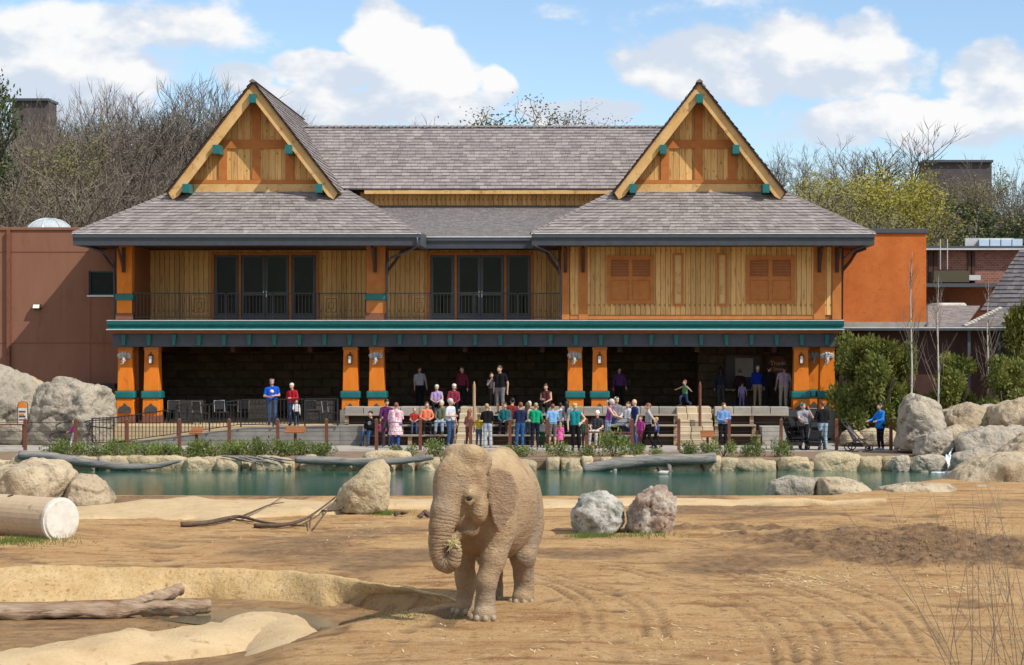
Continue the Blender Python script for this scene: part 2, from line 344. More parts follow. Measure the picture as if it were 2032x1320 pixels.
MT['pipe'] = M('beige_pipe', (.45,.33,.21), (.53,.41,.28), .8, scale=3, bump=.3, col3=(.29,.18,.095), scale3=3)
MT['plaque'] = M('bronze_plaque', (.05,.046,.045), (.085,.077,.07), .55, scale=9, bump=.3)
MT['plaster'] = M('painted_relief', (.55,.54,.50), (.22,.21,.20), .7, scale=16, lo=.4, hi=.6)
MT['lamp_glass'] = M('frosted_lamp_glass', (.72,.70,.64), None, .3)
MT['rubber'] = M('black_rubber', (.015,.015,.016), (.03,.03,.03), .8, scale=9)
MT['steel'] = M('brushed_steel', (.45,.45,.46), (.55,.55,.56), .35, scale=6, metal=.9)
MT['tile_dk'] = M('dark_tile', (.085,.08,.088), (.12,.112,.12), .8, scale=5, tone=.3)
MT['skylight'] = M('skylight_dome', (.35,.42,.44), (.45,.52,.54), .12, scale=3, spec=.6)
# ------------------------------------------------------------------ ground and water
_rs = np.random.RandomState(3)
_LAT = _rs.rand(257, 257)
def vnoise(x, y, f, s=0):
    x = x*f + 17.3*s + 300.; y = y*f + 9.1*s + 300.
    xi = np.floor(x).astype(int); yi = np.floor(y).astype(int); fx = x-xi; fy = y-yi
    fx = fx*fx*(3-2*fx); fy = fy*fy*(3-2*fy); a = xi % 256; b = yi % 256
    L = _LAT
    return ((L[a,b]*(1-fx)+L[(a+1)%256,b]*fx)*(1-fy) + (L[a,(b+1)%256]*(1-fx)+L[(a+1)%256,(b+1)%256]*fx)*fy)*2-1
def fbm2(x, y, f, s=0, o=4):
    r = 0; a = 1.
    for i in range(o): r = r + a*vnoise(x, y, f*2**i, s+i*3); a *= .5
    return r
def sstep(a, b, t):
    t = np.clip((t-a)/(b-a), 0, 1); return t*t*(3-2*t)
def poly_sd(px, py, poly):                          # signed distance to a polygon, negative inside
    d = np.full(px.shape, 1e9); ins = np.zeros(px.shape, bool); n = len(poly)
    for i in range(n):
        ax, ay = poly[i]; bx, by = poly[(i+1)%n]; ex, ey = bx-ax, by-ay
        t = np.clip(((px-ax)*ex+(py-ay)*ey)/(ex*ex+ey*ey+1e-12), 0, 1)
        d = np.minimum(d, np.hypot(px-ax-t*ex, py-ay-t*ey))
        c = ((ay > py) != (by > py)) & (px < (bx-ax)*(py-ay)/(by-ay+1e-12)+ax); ins ^= c
    return np.where(ins, -d, d)
def line_dist(px, py, pts):
    best = np.full(px.shape, 1e9); arc = np.zeros(px.shape); side = np.zeros(px.shape); L = 0
    for (ax, ay), (bx, by) in zip(pts[:-1], pts[1:]):
        ex, ey = bx-ax, by-ay; l = math.hypot(ex, ey)
        t = np.clip(((px-ax)*ex+(py-ay)*ey)/(l*l), 0, 1); d = np.hypot(px-ax-t*ex, py-ay-t*ey)
        c = d < best; best = np.where(c, d, best); arc = np.where(c, L+t*l, arc)
        side = np.where(c, np.sign((px-ax)*ey-(py-ay)*ex), side); L += l
    return best, arc, side
def smooth_line(pts, n=5):
    out = []
    for i in range(len(pts)-1):
        p0 = Vector(pts[max(i-1,0)]); p1 = Vector(pts[i]); p2 = Vector(pts[i+1]); p3 = Vector(pts[min(i+2,len(pts)-1)])
        for k in range(n):
            t = k/n
            out.append(tuple(.5*((2*p1)+(p2-p0)*t+(2*p0-5*p1+4*p2-p3)*t*t+(3*p1-p0-3*p2+p3)*t*t*t)))
    out.append(tuple(pts[-1])); return out
_FW = [(-320,1128),(0,1128),(200,1128),(420,1130),(560,1134),(640,1143),(720,1153),(800,1167),(870,1181),(905,1192)]
POOL = [(gnd(a,b).x, gnd(a,b).y+.16) for a, b in _FW] + [(-2.7,28.2),(-3.2,27.0),(-3.7,25.0),(-3.8,21),(-16,21)]
POND = [(-40,49.6),(-14,49.3),(-8,49.0),(0,49.0),(6,49.2),(8.0,51.5),(9.0,54),(11.5,57),(12.5,60),(12,66.2),(-40,66.2)]
TRACKS = [[(1070,1116),(1200,1124),(1330,1152),(1430,1185),(1500,1218),(1545,1262),(1560,1316)],
          [(1075,1142),(1150,1160),(1240,1186),(1290,1215),(1300,1260)],
          [(1180,1085),(1280,1092),(1380,1112),(1480,1145),(1600,1180),(1710,1222),(1780,1290)],
          [(1350,1075),(1450,1098),(1560,1140),(1680,1168),(1800,1215),(1860,1300)],
          [(1055,1150),(1120,1172),(1165,1205),(1175,1250)],
          [(1500,1185),(1580,1208),(1630,1250),(1640,1316)],
          [(560,1100),(680,1082),(760,1066),(850,1060)],[(300,1108),(450,1095),(560,1100)]]
def build_ground():
    def axis(a, b, st, far0, far1):
        c = list(np.arange(a, b+st*.5, st)); s = st; lo = []; x = a
        while x > far0: s *= 1.35; x -= s; lo.append(x)
        s = st; hi = []; x = c[-1]
        while x < far1: s *= 1.35; x += s; hi.append(x)
        return np.array(lo[::-1]+c+hi)
    xs = axis(-15.2, 11.2, .055, -2500, 2500)
    ya = axis(22.6, 49.2, .055, -1500, 49.3); yb = np.concatenate([np.arange(49.6, 68, .4), axis(68, 90, 2., 67, 4000)])
    ys = np.unique(np.concatenate([ya[ya < 49.4], yb])); ys = ys[np.concatenate([[True], np.diff(ys) > .01])]
    X, Y = np.meshgrid(xs, ys); 
    z = .045*fbm2(X, Y, .3, 1, 2) + .008*fbm2(X, Y, 2.0, 5, 3) + .012*np.clip(fbm2(X, Y, 6.5, 9, 2)-.1, 0, 1)
    z = z*np.where((Y > 15) & (Y < 49), 1., .3)
    mud = np.zeros(X.shape)
    # churned mud on the right
    g = gnd(1820, 1082); e = np.hypot((X-g.x)/3.3, (Y-g.y)/3.6) + .35*fbm2(X, Y, .5, 21)
    m1 = 1-sstep(.7, 1.15, e); g2 = gnd(1480, 1055); e2 = np.hypot((X-g2.x)/1.9, (Y-g2.y)/.55)+.3*fbm2(X, Y, .6, 25); m1 = np.maximum(m1, .8*(1-sstep(.6, 1.1, e2)))
    z += m1*(.07*fbm2(X, Y, 2.0, 31, 3) + .09*np.abs(vnoise(X, Y, 4.5, 35)))
    mud = np.maximum(mud, m1)
    near = (Y > 22) & (Y < 49) & (X > -16) & (X < 12)
    for pts in TRACKS:
        wpts = smooth_line([(gnd(*p).x, gnd(*p).y, 0) for p in pts]); wpts = [(a, b) for a, b, _ in wpts]
        d = np.full(X.shape, 9.); a = np.zeros(X.shape); sd = np.zeros(X.shape)
        dd, aa, ss = line_dist(X[near], Y[near], wpts); d[near] = dd; a[near] = aa; sd[near] = ss
        rut = (1-sstep(.03, .07, np.abs(d-.13))); rim = np.exp(-((d-.25)/.04)**2)+.5*np.exp(-(d/.05)**2)
        tread = np.where(np.sin(a*2*math.pi/.26 + sd*d*9) > .0, 1., 0.)
        vis = .45+.55*np.clip(vnoise(X, Y, .7, 41)+.3, 0, 1)
        z += vis*(-.034*rut*(.65+.35*tread) + .014*rim)
        mud = np.maximum(mud, vis*rut*(.6+.35*tread))
    # hoof marks and scrapes
    hoof = np.clip(vnoise(X, Y, 2.1, 51)-.45, 0, 1)*np.clip(.5+vnoise(X, Y, .4, 57), 0, 1); z -= .09*hoof*near; mud = np.maximum(mud, .8*sstep(.05, .3, hoof)*near)
    sm_ = np.clip(fbm2(X, Y, .28, 71)-.25, 0, 1); mud = np.maximum(mud, near*.8*sstep(.03,.5,sm_))
    z += near*.0
    sd = poly_sd(X, Y, POOL); wd_ = .45+1.3*(1-sstep(27.6, 29.2, Y)); z = z + (-.42 - z*.6)*sstep(.08, -1., sd/wd_)
    sdp = poly_sd(X, Y, POND); z = z*sstep(-.1, .5, sdp) + (-1.3)*sstep(.0, -1.6, sdp)
    z = np.where(Y > 64.2, np.minimum(z, .0)-.06, z)
    wet = sstep(.1, -.6, sd)*.55
    V = np.stack([X, Y, z], -1).reshape(-1, 3); ny, nx = X.shape
    i = np.arange(ny*nx).reshape(ny, nx); Fq = np.stack([i[:-1,:-1], i[:-1,1:], i[1:,1:], i[1:,:-1]], -1).reshape(-1, 4)
    m = bpy.data.materials.new('yard_dirt'); m.use_nodes = True; N, Lk, b = nodes_of(m); b.inputs['Roughness'].default_value = .95; b.inputs['Specular IOR Level'].default_value = .15
    tc = N.new('ShaderNodeTexCoord')
    def nz(sc, det, st=(1,1,1), rough=.6):
        mp = N.new('ShaderNodeMapping'); mp.inputs['Scale'].default_value = st; Lk.new(tc.outputs['Object'], mp.inputs[0])
        n = N.new('ShaderNodeTexNoise'); n.inputs['Scale'].default_value = sc; n.inputs['Detail'].default_value = det; n.inputs['Roughness'].default_value = rough; Lk.new(mp.outputs[0], n.inputs['Vector']); return n.outputs['Fac']
    def mr(f, a, c, lo=0., hi=1.):
        r = N.new('ShaderNodeMapRange'); r.inputs[1].default_value = a; r.inputs[2].default_value = c; r.inputs[3].default_value = lo; r.inputs[4].default_value = hi; Lk.new(f, r.inputs[0]); return r.outputs[0]
    def mix(f, a, c):
        x = N.new('ShaderNodeMix'); x.data_type = 'RGBA'
        for s, v in ((6, a), (7, c)):
            if isinstance(v, tuple): x.inputs[s].default_value = (*v, 1)
            else: Lk.new(v, x.inputs[s])
        Lk.new(f, x.inputs[0]); return x.outputs[2]
    c = mix(mr(nz(.55, 6, (1,1.3,1)), .38, .62), (.42,.245,.105), (.51,.325,.15))
    c = mix(mr(nz(1.9, 7, (.7,2.2,1)), .5, .68), c, (.50,.34,.175))
    c = mix(mr(nz(1.1, 6, (.6,1.8,1)), .52, .66), c, (.28,.145,.06))
    c = mix(mr(nz(13., 6, (1,.6,1), .75), .54, .66, 0, .5), c, (.20,.10,.04))
    c = mix(mr(nz(4.2, 6, (1,.7,1), .7), .55, .64, 0, .7), c, (.23,.12,.05))
    c = mix(mr(nz(17., 5, (1,.6,1), .75), .56, .68, 0, .6), c, (.62,.455,.26))
    at = N.new('ShaderNodeAttribute'); at.attribute_name = 'mud'
    mm = N.new('ShaderNodeMath'); mm.operation = 'MULTIPLY'; Lk.new(at.outputs['Fac'], mm.inputs[0]); Lk.new(mr(nz(2.4, 6), .3, .58, .45, 1.), mm.inputs[1])
    c = mix(mm.outputs[0], c, mix(mr(nz(6., 6),.35,.65), (.095,.055,.03), (.23,.15,.092)))
    Lk.new(c, b.inputs['Base Color'])
    bp = N.new('ShaderNodeBump'); bp.inputs['Strength'].default_value = 1.; bp.inputs['Distance'].default_value = .05
    ad = N.new('ShaderNodeMath'); ad.operation = 'ADD'; Lk.new(nz(14., 8, (1,.8,1), .75), ad.inputs[0]); Lk.new(mr(nz(45., 3), 0, 1, 0, .5), ad.inputs[1]); Lk.new(ad.outputs[0], bp.inputs['Height']); Lk.new(bp.outputs[0], b.inputs['Normal'])
    me = np_mesh('ground', V, Fq, m)
    at_ = me.attributes.new('mud', 'FLOAT', 'POINT'); at_.data.foreach_set('value', np.clip(np.maximum(mud, wet), 0, 1).astype(np.float32).ravel())
    o = link_mesh('ground', me); tag(o, 'bare tan dirt of the elephant yard with tyre tracks', kind='structure')
    return X, Y, z
GX, GY, GZ = build_ground()
def gz(x, y):
    j = int(np.clip(np.searchsorted(GX[0], x), 0, GX.shape[1]-1)); i = int(np.clip(np.searchsorted(GY[:,0], y), 0, GX.shape[0]-1)); return float(GZ[i, j])

def water(name, me_pts, z, col, col2, rough, bump, bscale, label):
    mb = MB(); n = len(me_pts); mb.add([(x, y, z) for x, y in me_pts], [tuple(range(n))])
    m = M(name+'_material', col, col2, rough, scale=.5, stretch=(.5,1,1), bump=bump, bscale=bscale, bdist=.03, spec=.5)
    N, Lk, b = nodes_of(m); b.inputs['IOR'].default_value = 1.33
    mp = [x for x in N if x.type == 'MAPPING'][0]; mp.inputs['Scale'].default_value = (.5, 2.0, 1)
    o = mb.build(name, m); tag(o, label, kind='structure'); return o
water('pond_water', [(-42,48.6),(8.0,48.6),(14.5,56),(14.5,64.7),(-42,64.7)], -.35, (.014,.082,.058), (.022,.105,.078), .03, .22, 2.6, 'teal green water of the long elephant pond')
water('puddle', [(-7.2,30.3),(-5.6,29.2),(-4.4,28.2),(-3.8,28.4),(-3.9,29.6),(-4.6,30.8),(-5.6,31.6),(-7.0,31.9),(-9.5,31.8),(-9.5,31.3)], -.414, (.10,.085,.06), (.15,.125,.085), .12, .1, 6., 'shallow muddy puddle on the floor of the wading pool')

def lerp_tab(tab, x):
    xs = [t[0] for t in tab]; return [float(np.interp(x, xs, [t[k] for t in tab])) for k in range(1, len(tab[0]))]
def strip(name, rows, mat, label, cat=None, kind=None, amp=.05, f=1.2, seed=0):
    """rows: list of cross sections (lists of points); a lumpy swept band"""
    V = np.array([[tuple(p) for p in r] for r in rows], dtype=float); a, b, _ = V.shape
    w = np.ones(b); w[0] = w[-1] = .3
    V[:,:,2] += amp*w[None,:]*fbm2(V[:,:,0], V[:,:,1], f, seed, 4); V[:,:,1] += amp*1.5*fbm2(V[:,:,0]+V[:,:,2], V[:,:,1], f, seed+7, 3)
    i = np.arange(a*b).reshape(a, b); Fq = np.stack([i[:-1,:-1], i[1:,:-1], i[1:,1:], i[:-1,1:]], -1).reshape(-1, 4)
    o = link_mesh(name, np_mesh(name, V.reshape(-1,3), Fq, mat)); tag(o, label, cat, kind=kind); return o
# near rim of the pond
rows = []
TAB = [(-300,1045,1002),(0,1042,1004),(160,1036,1003),(240,1034,999),(340,1034,989),(385,1030,983),(440,1036,989),(520,1022,991),(660,1018,990),(780,1010,990),(1080,1007,988),(1350,1002,988),(1600,1000,990),(1900,1003,994)]
for px in np.arange(-320, 1760, 7.):
    yf, yc = lerp_tab(TAB, px); A = gnd(px, yf); C = gnd(px, yc, .10); r = []
    for t, h in ((0,-.12),(.02,.0),(.1,.05),(.25,.075),(.45,.085),(.65,.095),(.85,.10),(1.,.09)): r.append((A.x+(C.x-A.x)*t, A.y+(C.y-A.y)*t, h))
    for dy, h in ((.18,.03),(.34,-.12),(.5,-.35),(.7,-.8)): r.append((C.x, C.y+dy, h))
    rows.append(r)
strip('pond_rim', rows, MT['sandcrete'], 'cream sandy concrete rim along the near side of the pond', kind='structure', amp=.05, f=.9, seed=3)
# wading pool: far wall and near rim
rows = []
TAB = [(-320,1128,1196),(0,1128,1196),(200,1128,1192),(420,1130,1188),(560,1134,1196),(640,1143,1204),(720,1153,1204),(800,1167,1204),(870,1181,1206),(905,1192,1208)]
for px in np.arange(-320, 910, 6.):
    yt, yb = lerp_tab(TAB, px); T = gnd(px, yt, .03); B = gnd(px, yb, -.42); r = []
    k = 1.0 if px < 600 else max(.25, 1-(px-600)/420.)
    r.append((T.x, T.y+.45*k, -.1)); r.append((T.x, T.y+.32*k, .02)); r.append((T.x, T.y+.1, .05)); r.append((T.x, T.y, .03))
    for t in (.12,.28,.45,.62,.8,.95,1.08): r.append((T.x+(B.x-T.x)*t, T.y+(B.y-T.y)*t-.05*math.sin(t*3), .02-.46*t))
    rows.append(r)
strip('pool_wall', rows, MT['poolwall'], 'pitted sandy yellow wall along the far side of the wading pool', kind='structure', amp=.03, f=1.6, seed=11)
rows = []
CL = smooth_line([(-420,1290,0),(-100,1283,0),(60,1262,0),(200,1246,0),(340,1232,0),(440,1216,0),(520,1202,0),(575,1200,0),(612,1226,0),(626,1262,0),(640,1330,0)], 9)
for k, (px, py, _) in enumerate(CL):
    c = gnd(px, py, -.1); a = gnd(*CL[max(k-1,0)][:2], -.1); b2 = gnd(*CL[min(k+1,len(CL)-1)][:2], -.1)
    t = (b2-a); t.z = 0; t.normalize(); nrm = Vector((-t.y, t.x, 0)); r = []      # towards the pool
    for s, h in ((.85,-.62),(.5,-.42),(.3,-.2),(.12,-.05),(-.1,.02),(-.4,.03),(-.75,.0),(-1.1,-.06),(-1.5,-.2),(-1.8,-.45)): r.append(tuple(c + nrm*s*(.6 if px > 500 else .85) + Vector((0,0,h*.75-.10))))
    rows.append(r)
strip('pool_rim', rows, MT['sandcrete'], 'smooth cream concrete rim on the near side of the wading pool', kind='structure', amp=.06, f=1.7, seed=17)

# walkway, planting strip, patio floors, ramp
mb = MB(); mb.box(-60, 60, 69.3, 79, -.3, 0); tag(mb.build('walkway', MT['conc']), 'pinkish grey concrete viewing walkway', kind='structure')
mb = MB(); mb.box(-42, 14, 64.9, 69.3, -1.6, -.03); tag(mb.build('planting_bed', MT['soil']), 'soil bed between the pond and the walkway', kind='structure')
mb = MB(); mb.box(-42, 13, 64.62, 64.9, -1.6, -.05); tag(mb.build('pond_wall', MT['soil']), 'low pale wall on the far side of the pond', kind='structure')
XL0 = xp(225, 77); XR0 = xp(1668, 77)
# left patio (z .66) and right patio (z 1.2)
XS = xp(672, 76.2)
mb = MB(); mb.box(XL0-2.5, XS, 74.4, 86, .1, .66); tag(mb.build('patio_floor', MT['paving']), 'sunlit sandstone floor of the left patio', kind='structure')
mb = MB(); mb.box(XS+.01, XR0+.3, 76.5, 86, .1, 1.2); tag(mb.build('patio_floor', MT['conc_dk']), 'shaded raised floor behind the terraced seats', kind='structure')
# ramp up to the patio
Yr0, Yr1 = 73.0, 74.4
rp = [(xp(215,Yr0), .01), (xp(672,Yr0), .01), (xp(672,Yr0), zp(846,Yr0)), (xp(480,Yr0), zp(851,Yr0)), (xp(225,Yr0), .03)]
mb = MB(); mb.prism(rp, Yr0, Yr1+.02); ramp = mb.build('ramp', MT['conc_dk']); tag(ramp, 'grey concrete ramp rising to the left patio', kind='structure')

# hillside behind
def hill_z(x, y): 
    s = sstep(96, 175, y)
    return s*(15.5 + 2.0*np.sin(x*.03+1.) - 7.5*sstep(-12, 40, x)*(1-.55*sstep(150,260,y))) - .4 + sstep(175, 400, y)*10
def build_hill():
    xs = np.arange(-160, 161, 4.); ys = np.concatenate([np.arange(95, 190, 3.), np.arange(190, 700, 25.)])
    X, Y = np.meshgrid(xs, ys); z = hill_z(X, Y) + .8*fbm2(X, Y, .06, 61)*sstep(96,120,Y)
    z[0,:] = -1
    ny, nx = X.shape; i = np.arange(ny*nx).reshape(ny, nx); Fq = np.stack([i[:-1,:-1], i[:-1,1:], i[1:,1:], i[1:,:-1]], -1).reshape(-1, 4)
    tag(link_mesh('hillside', np_mesh('hillside', np.stack([X,Y,z],-1).reshape(-1,3), Fq, MT['hill'])), 'wooded hillside covered in brown leaf litter', kind='structure')
build_hill()

# ------------------------------------------------------------------ the pavilion
YB, YE, YW, YBK, YG, YR, YM, YMR, YME = 77., 75.7, 77.2, 80.2, 78.95, 78.1, 81.5, 86.5, 78.2
pav = thing('pavilion_building', 'two-storey timber pavilion with twin gables and orange columns behind the pond', 'building', (xp(945,YB), YB, .66))
ZF = zp(634, YB-.7)                                  # balcony floor level
ZE = zp(463, YE); ZS = zp(487, YE)                   # eave top, soffit
def roof_plane(parent, A, B, C, D, e=.28, w=(.2,.36), mat='shingle', th=.042, seed=1, name='roof_slope'):
    A, B, C, D = map(Vector, (A, B, C, D)); rnd = random.Random(seed)
    u = (B-A).normalized(); nrm = u.cross(D-A).normalized()
    if nrm.z < 0: nrm = -nrm
    up = nrm.cross(u).normalized()
    if up.dot(D-A) < 0: up = -up
    Ls = (D-A).dot(up); k = max(1, int(round(Ls/e)))
    mb = MB(); deck = [p - nrm*.03 for p in (A, B, C, D)]
    mb.add(deck, [(0,1,2,3)]); dk = mb.build(name, MT[mat], parent)
    S = MB(); tone = []
    for i in range(k):
        t0, t1 = i/k, min(1.0, (i+1.18)/k)
        l0 = A.lerp(D, t0); r0 = B.lerp(C, t0); l1 = A.lerp(D, t1); r1 = B.lerp(C, t1)
        W0 = (r0-l0).length
        if W0 < .05: continue
        s = -rnd.uniform(0, w[1]); 
        while s < W0:
            ww = rnd.uniform(*w); a, b = max(0, s)/W0, min(W0, s+ww-.008)/W0; s += ww
            if b <= a: continue
            t = th*rnd.uniform(.8, 1.3); dn = up*(-rnd.uniform(0,.012))
            p0 = l0.lerp(r0, a)+nrm*t+dn; p1 = l0.lerp(r0, b)+nrm*t+dn; p2 = l1.lerp(r1, b)+nrm*.004; p3 = l1.lerp(r1, a)+nrm*.004
            S.add([p0,p1,p2,p3, l0.lerp(r0,a)-nrm*.02+dn, l0.lerp(r0,b)-nrm*.02+dn], [(0,1,2,3),(4,5,1,0)])
            v = rnd.random(); tone += [v, v*.6]
    so_ = S.build('shingles', MT[mat], dk); so_['kind'] = 'stuff'
    at = so_.data.attributes.new('tone', 'FLOAT', 'FACE'); at.data.foreach_set('value', np.array(tone, dtype=np.float32))
    return dk
_capm = {}
def caps(parent, A, B, step=.3, mat='shingle', w=.26, name='ridge_cap'):
    A, B = Vector(A), Vector(B); d = B-A; L = d.length; d.normalize(); n = int(L/step)
    side = d.cross(Vector((0,0,1))).normalized(); up = side.cross(d)
    key = (mat, w, step)
    if key not in _capm:
        m_ = MB(); h = w*.5; l = step*1.15
        m_.add([(0,-h,-.05),(0,0,.035),(0,h,-.05),(l,-h,-.085),(l,0,.0),(l,h,-.085),(0,-h,-.1),(0,h,-.1)], [(0,1,4,3),(1,2,5,4),(0,6,7,2,1)])
        _capm[key] = new_mesh('ridge_cap', m_.v, m_.f, MT[mat])
    for i in range(n):
        o = link_mesh(name, _capm[key], parent); p = A + d*(L*i/n) + up*.04
        o.matrix_local = Matrix.Translation(p - base_of(parent)) @ Matrix((d, side, up)).transposed().to_4x4()
def plank_mesh(w, h, t=.035):
    k = ('plank', round(w,3), round(h,3))
    if k not in _capm:
        c = .008; v = []
        for z in (0, h): v += [(-w/2,0,z),(-w/2+c,-t,z),(w/2-c,-t,z),(w/2,0,z)]
        _capm[k] = new_mesh('plank', v, [(0,1,5,4),(1,2,6,5),(2,3,7,6),(3,2,1,0),(4,5,6,7)], MT['cedar'])
    return _capm[k]
_pr = random.Random(5)
def planks(parent, x0, x1, Y, z0, z1, w=.2):
    n = max(1, int(round((x1-x0)/w))); ww = (x1-x0)/n
    for i in range(n):
        link_mesh('plank', plank_mesh(ww-.004, z1-z0), parent, (x0+ww*(i+.5), Y-_pr.uniform(0,.008), z0))

# --- lower storey shell
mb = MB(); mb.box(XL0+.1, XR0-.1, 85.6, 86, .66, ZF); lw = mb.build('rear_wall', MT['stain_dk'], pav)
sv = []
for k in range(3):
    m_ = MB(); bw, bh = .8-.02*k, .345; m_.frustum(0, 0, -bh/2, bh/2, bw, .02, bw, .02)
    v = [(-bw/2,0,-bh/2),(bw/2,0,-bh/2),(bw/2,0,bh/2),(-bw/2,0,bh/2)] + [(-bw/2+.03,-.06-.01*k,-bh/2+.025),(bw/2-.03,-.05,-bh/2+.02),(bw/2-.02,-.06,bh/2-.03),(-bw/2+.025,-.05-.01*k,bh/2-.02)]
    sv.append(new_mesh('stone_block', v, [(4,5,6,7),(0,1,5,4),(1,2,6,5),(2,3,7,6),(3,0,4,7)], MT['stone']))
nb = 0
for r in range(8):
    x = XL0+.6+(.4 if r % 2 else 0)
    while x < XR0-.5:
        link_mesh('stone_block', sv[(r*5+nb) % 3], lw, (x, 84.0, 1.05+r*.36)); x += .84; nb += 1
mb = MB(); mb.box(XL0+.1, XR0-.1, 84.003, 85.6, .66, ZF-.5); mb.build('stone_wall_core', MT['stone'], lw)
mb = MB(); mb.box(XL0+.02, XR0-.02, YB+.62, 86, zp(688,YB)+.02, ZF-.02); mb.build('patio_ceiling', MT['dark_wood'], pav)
mb = MB(); mb.box(XL0+.05, XL0+.3, YB+3, 84, .66, ZF-.6); mb.build('patio_side_wall', MT['stain_dk'], pav)
# hanging beams under the patio ceiling
for k in range(9):
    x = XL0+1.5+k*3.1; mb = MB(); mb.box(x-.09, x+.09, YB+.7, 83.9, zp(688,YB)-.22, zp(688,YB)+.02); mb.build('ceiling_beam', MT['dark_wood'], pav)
# --- frieze, copper band, cornice
mb = MB(); mb.box(xp(225,YB), xp(1662,YB), YB-.12, YB+.62, zp(688,YB), zp(662,YB)); mb.build('frieze_beam', MT['slate'], pav)
mb = MB(); mb.box(xp(221,YB), xp(1666,YB), YB-.32, YB+.64, zp(662,YB)+.002, zp(654.5,YB)); mb.build('copper_band', MT['copper'], pav)
YC = YB-.7
mb = MB(); pr = [(YC+.06,zp(653.5,YC)),(YB+.7,zp(653.5,YC)),(YB+.7,zp(637,YC)),(YC-.02,zp(637,YC)),(YC,zp(643,YC)),(YC+.12,zp(648,YC))]
mb.prism_y(pr, xp(212,YC), xp(1675,YC)); mb.build('cornice', MT['teal'], pav)
mb = MB(); mb.box(xp(211,YC), xp(1676,YC), YC-.06, YC+.3, zp(655,YC), zp(653.2,YC)-.002); mb.box(xp(212,YC), xp(1675,YC), YC-.03, YB+.68, zp(637,YC)+.002, zp(635.3,YC)); mb.build('cornice_flashing', MT['lip'], pav)
mb = MB(); mb.box(XL0+.03, XR0-.03, YB+.7, 92, ZF-.12, ZF-.004); mb.build('balcony_floor', MT['conc'], pav)
bm0 = MB(); bm0.prism([(-.055,0),(.055,0),(.09,.42),(-.09,.42)], -.14, .0)
bme = new_mesh('frieze_bracket', bm0.v, bm0.f, MT['teal'])
for k in range(29):
    link_mesh('frieze_bracket', bme, pav, (xp(248+49.7*k,YB), YB-.125, zp(685,YB)))
# --- columns
def emblem_mesh():
    m_ = MB(); m_.ball((0,-.1,.02), (.11,.10,.15), 0, 10, 7); m_.ball((-.17,-.05,.06), (.12,.03,.12), 0); m_.ball((.17,-.05,.06), (.12,.03,.12), 0)
    m_.ball((-.05,-.14,.14), (.07,.06,.07), 0); m_.ball((.05,-.14,.14), (.07,.06,.07), 0)
    m_.tube([(0,-.15,-.03),(0,-.2,-.14),(-.02,-.2,-.24),(-.07,-.2,-.28),(-.11,-.2,-.26)], [.07,.055,.045,.035,.025], 7)
    m_.tube([(.06,-.14,-.1),(.09,-.22,-.17)], [.02,.008], 5); m_.tube([(-.06,-.14,-.1),(-.09,-.22,-.17)], [.02,.008], 5)
    return new_mesh('elephant_emblem', m_.v, m_.f, MT['plaster'], smooth=True)
EMB = emblem_mesh()
def plaque_pts(w, h): return [(-w/2,0),(w/2,0),(w/2,h*.45),(w*.38,h*.62),(w*.2,h*.72),(w*.08,h*.9),(0,h),(-w*.08,h*.9),(-w*.2,h*.72),(-w*.38,h*.62),(-w/2,h*.45)]
pm = MB(); pm.prism(plaque_pts(.5,.4), -.035, 0); pm.prism(plaque_pts(.36,.27), -.05, -.03); PLQ = new_mesh('plaque', pm.v, pm.f, MT['plaque'])
def column(px, kind, Y=YB, d=.62):
    x = xp(px, Y); g = grp('column', pav); zb, z1, z2, z3, zt = .64, zp(825,YB), zp(791,YB), zp(776,YB), zp(688,YB)
    cy = Y + d/2
    mb = MB(); mb.frustum(x, cy, zb, z1, .74, .74, .72, .72); mb.build('column_base', MT['brown_base'], g, bevel=.012)
    mb = MB(); mb.frustum(x, cy, z1, z2, .69, .69, .66, .66); mb.build('pedestal', MT['orange'], g, bevel=.012)
    mb = MB(); mb.frustum(x, cy, z2+.001, z3, .80, .80, .80, .80); mb.build('column_band', MT['teal'], g, bevel=.06, seg=3)
    mb = MB(); mb.frustum(x, cy, z3+.001, zt-.002, .61, .61, .54, .54); mb.build('shaft', MT['orange'], g, bevel=.012)
    mb = MB(); mb.frustum(x, cy, zt-.14, zt-.004, .6, .6, .6, .6); mb.build('capital', MT['stain'], g, bevel=.01)
    link_mesh('plaque', PLQ, g, (x, cy-.345, z1+.1))
    if kind == 'e': link_mesh('elephant_emblem', EMB, g, (x-.02, cy-.29, zt-.42))
    if kind == 'l':
        lx, ly, lz = x, cy-.40, zt-.5
        mb = MB(); mb.bar((lx, cy-.28, lz+.28), (lx, ly, lz+.24), .03, .03); mb.frustum(lx, ly, lz+.14, lz+.22, .2, .2, .05, .05); mb.frustum(lx, ly, lz-.2, lz-.16, .12, .12, .14, .14)
        for sx in (-1,1):
            for sy in (-1,1): mb.bar((lx+sx*.065, ly+sy*.065, lz-.17), (lx+sx*.075, ly+sy*.075, lz+.15), .016, .016)
        mb.build('lantern', MT['dark_wood'], g)
        mb = MB(); mb.frustum(lx, ly, lz-.155, lz+.135, .11, .11, .12, .12); mb.build('lantern_glass', MT['lamp_glass'], g)
for px, k in ((248,'e'),(300,'l'),(695,'l'),(747,'e'),(1141,'e'),(1190,'l'),(1590,'l'),(1642,'e')): column(px, k)
column(1615, 'e', 79.3)
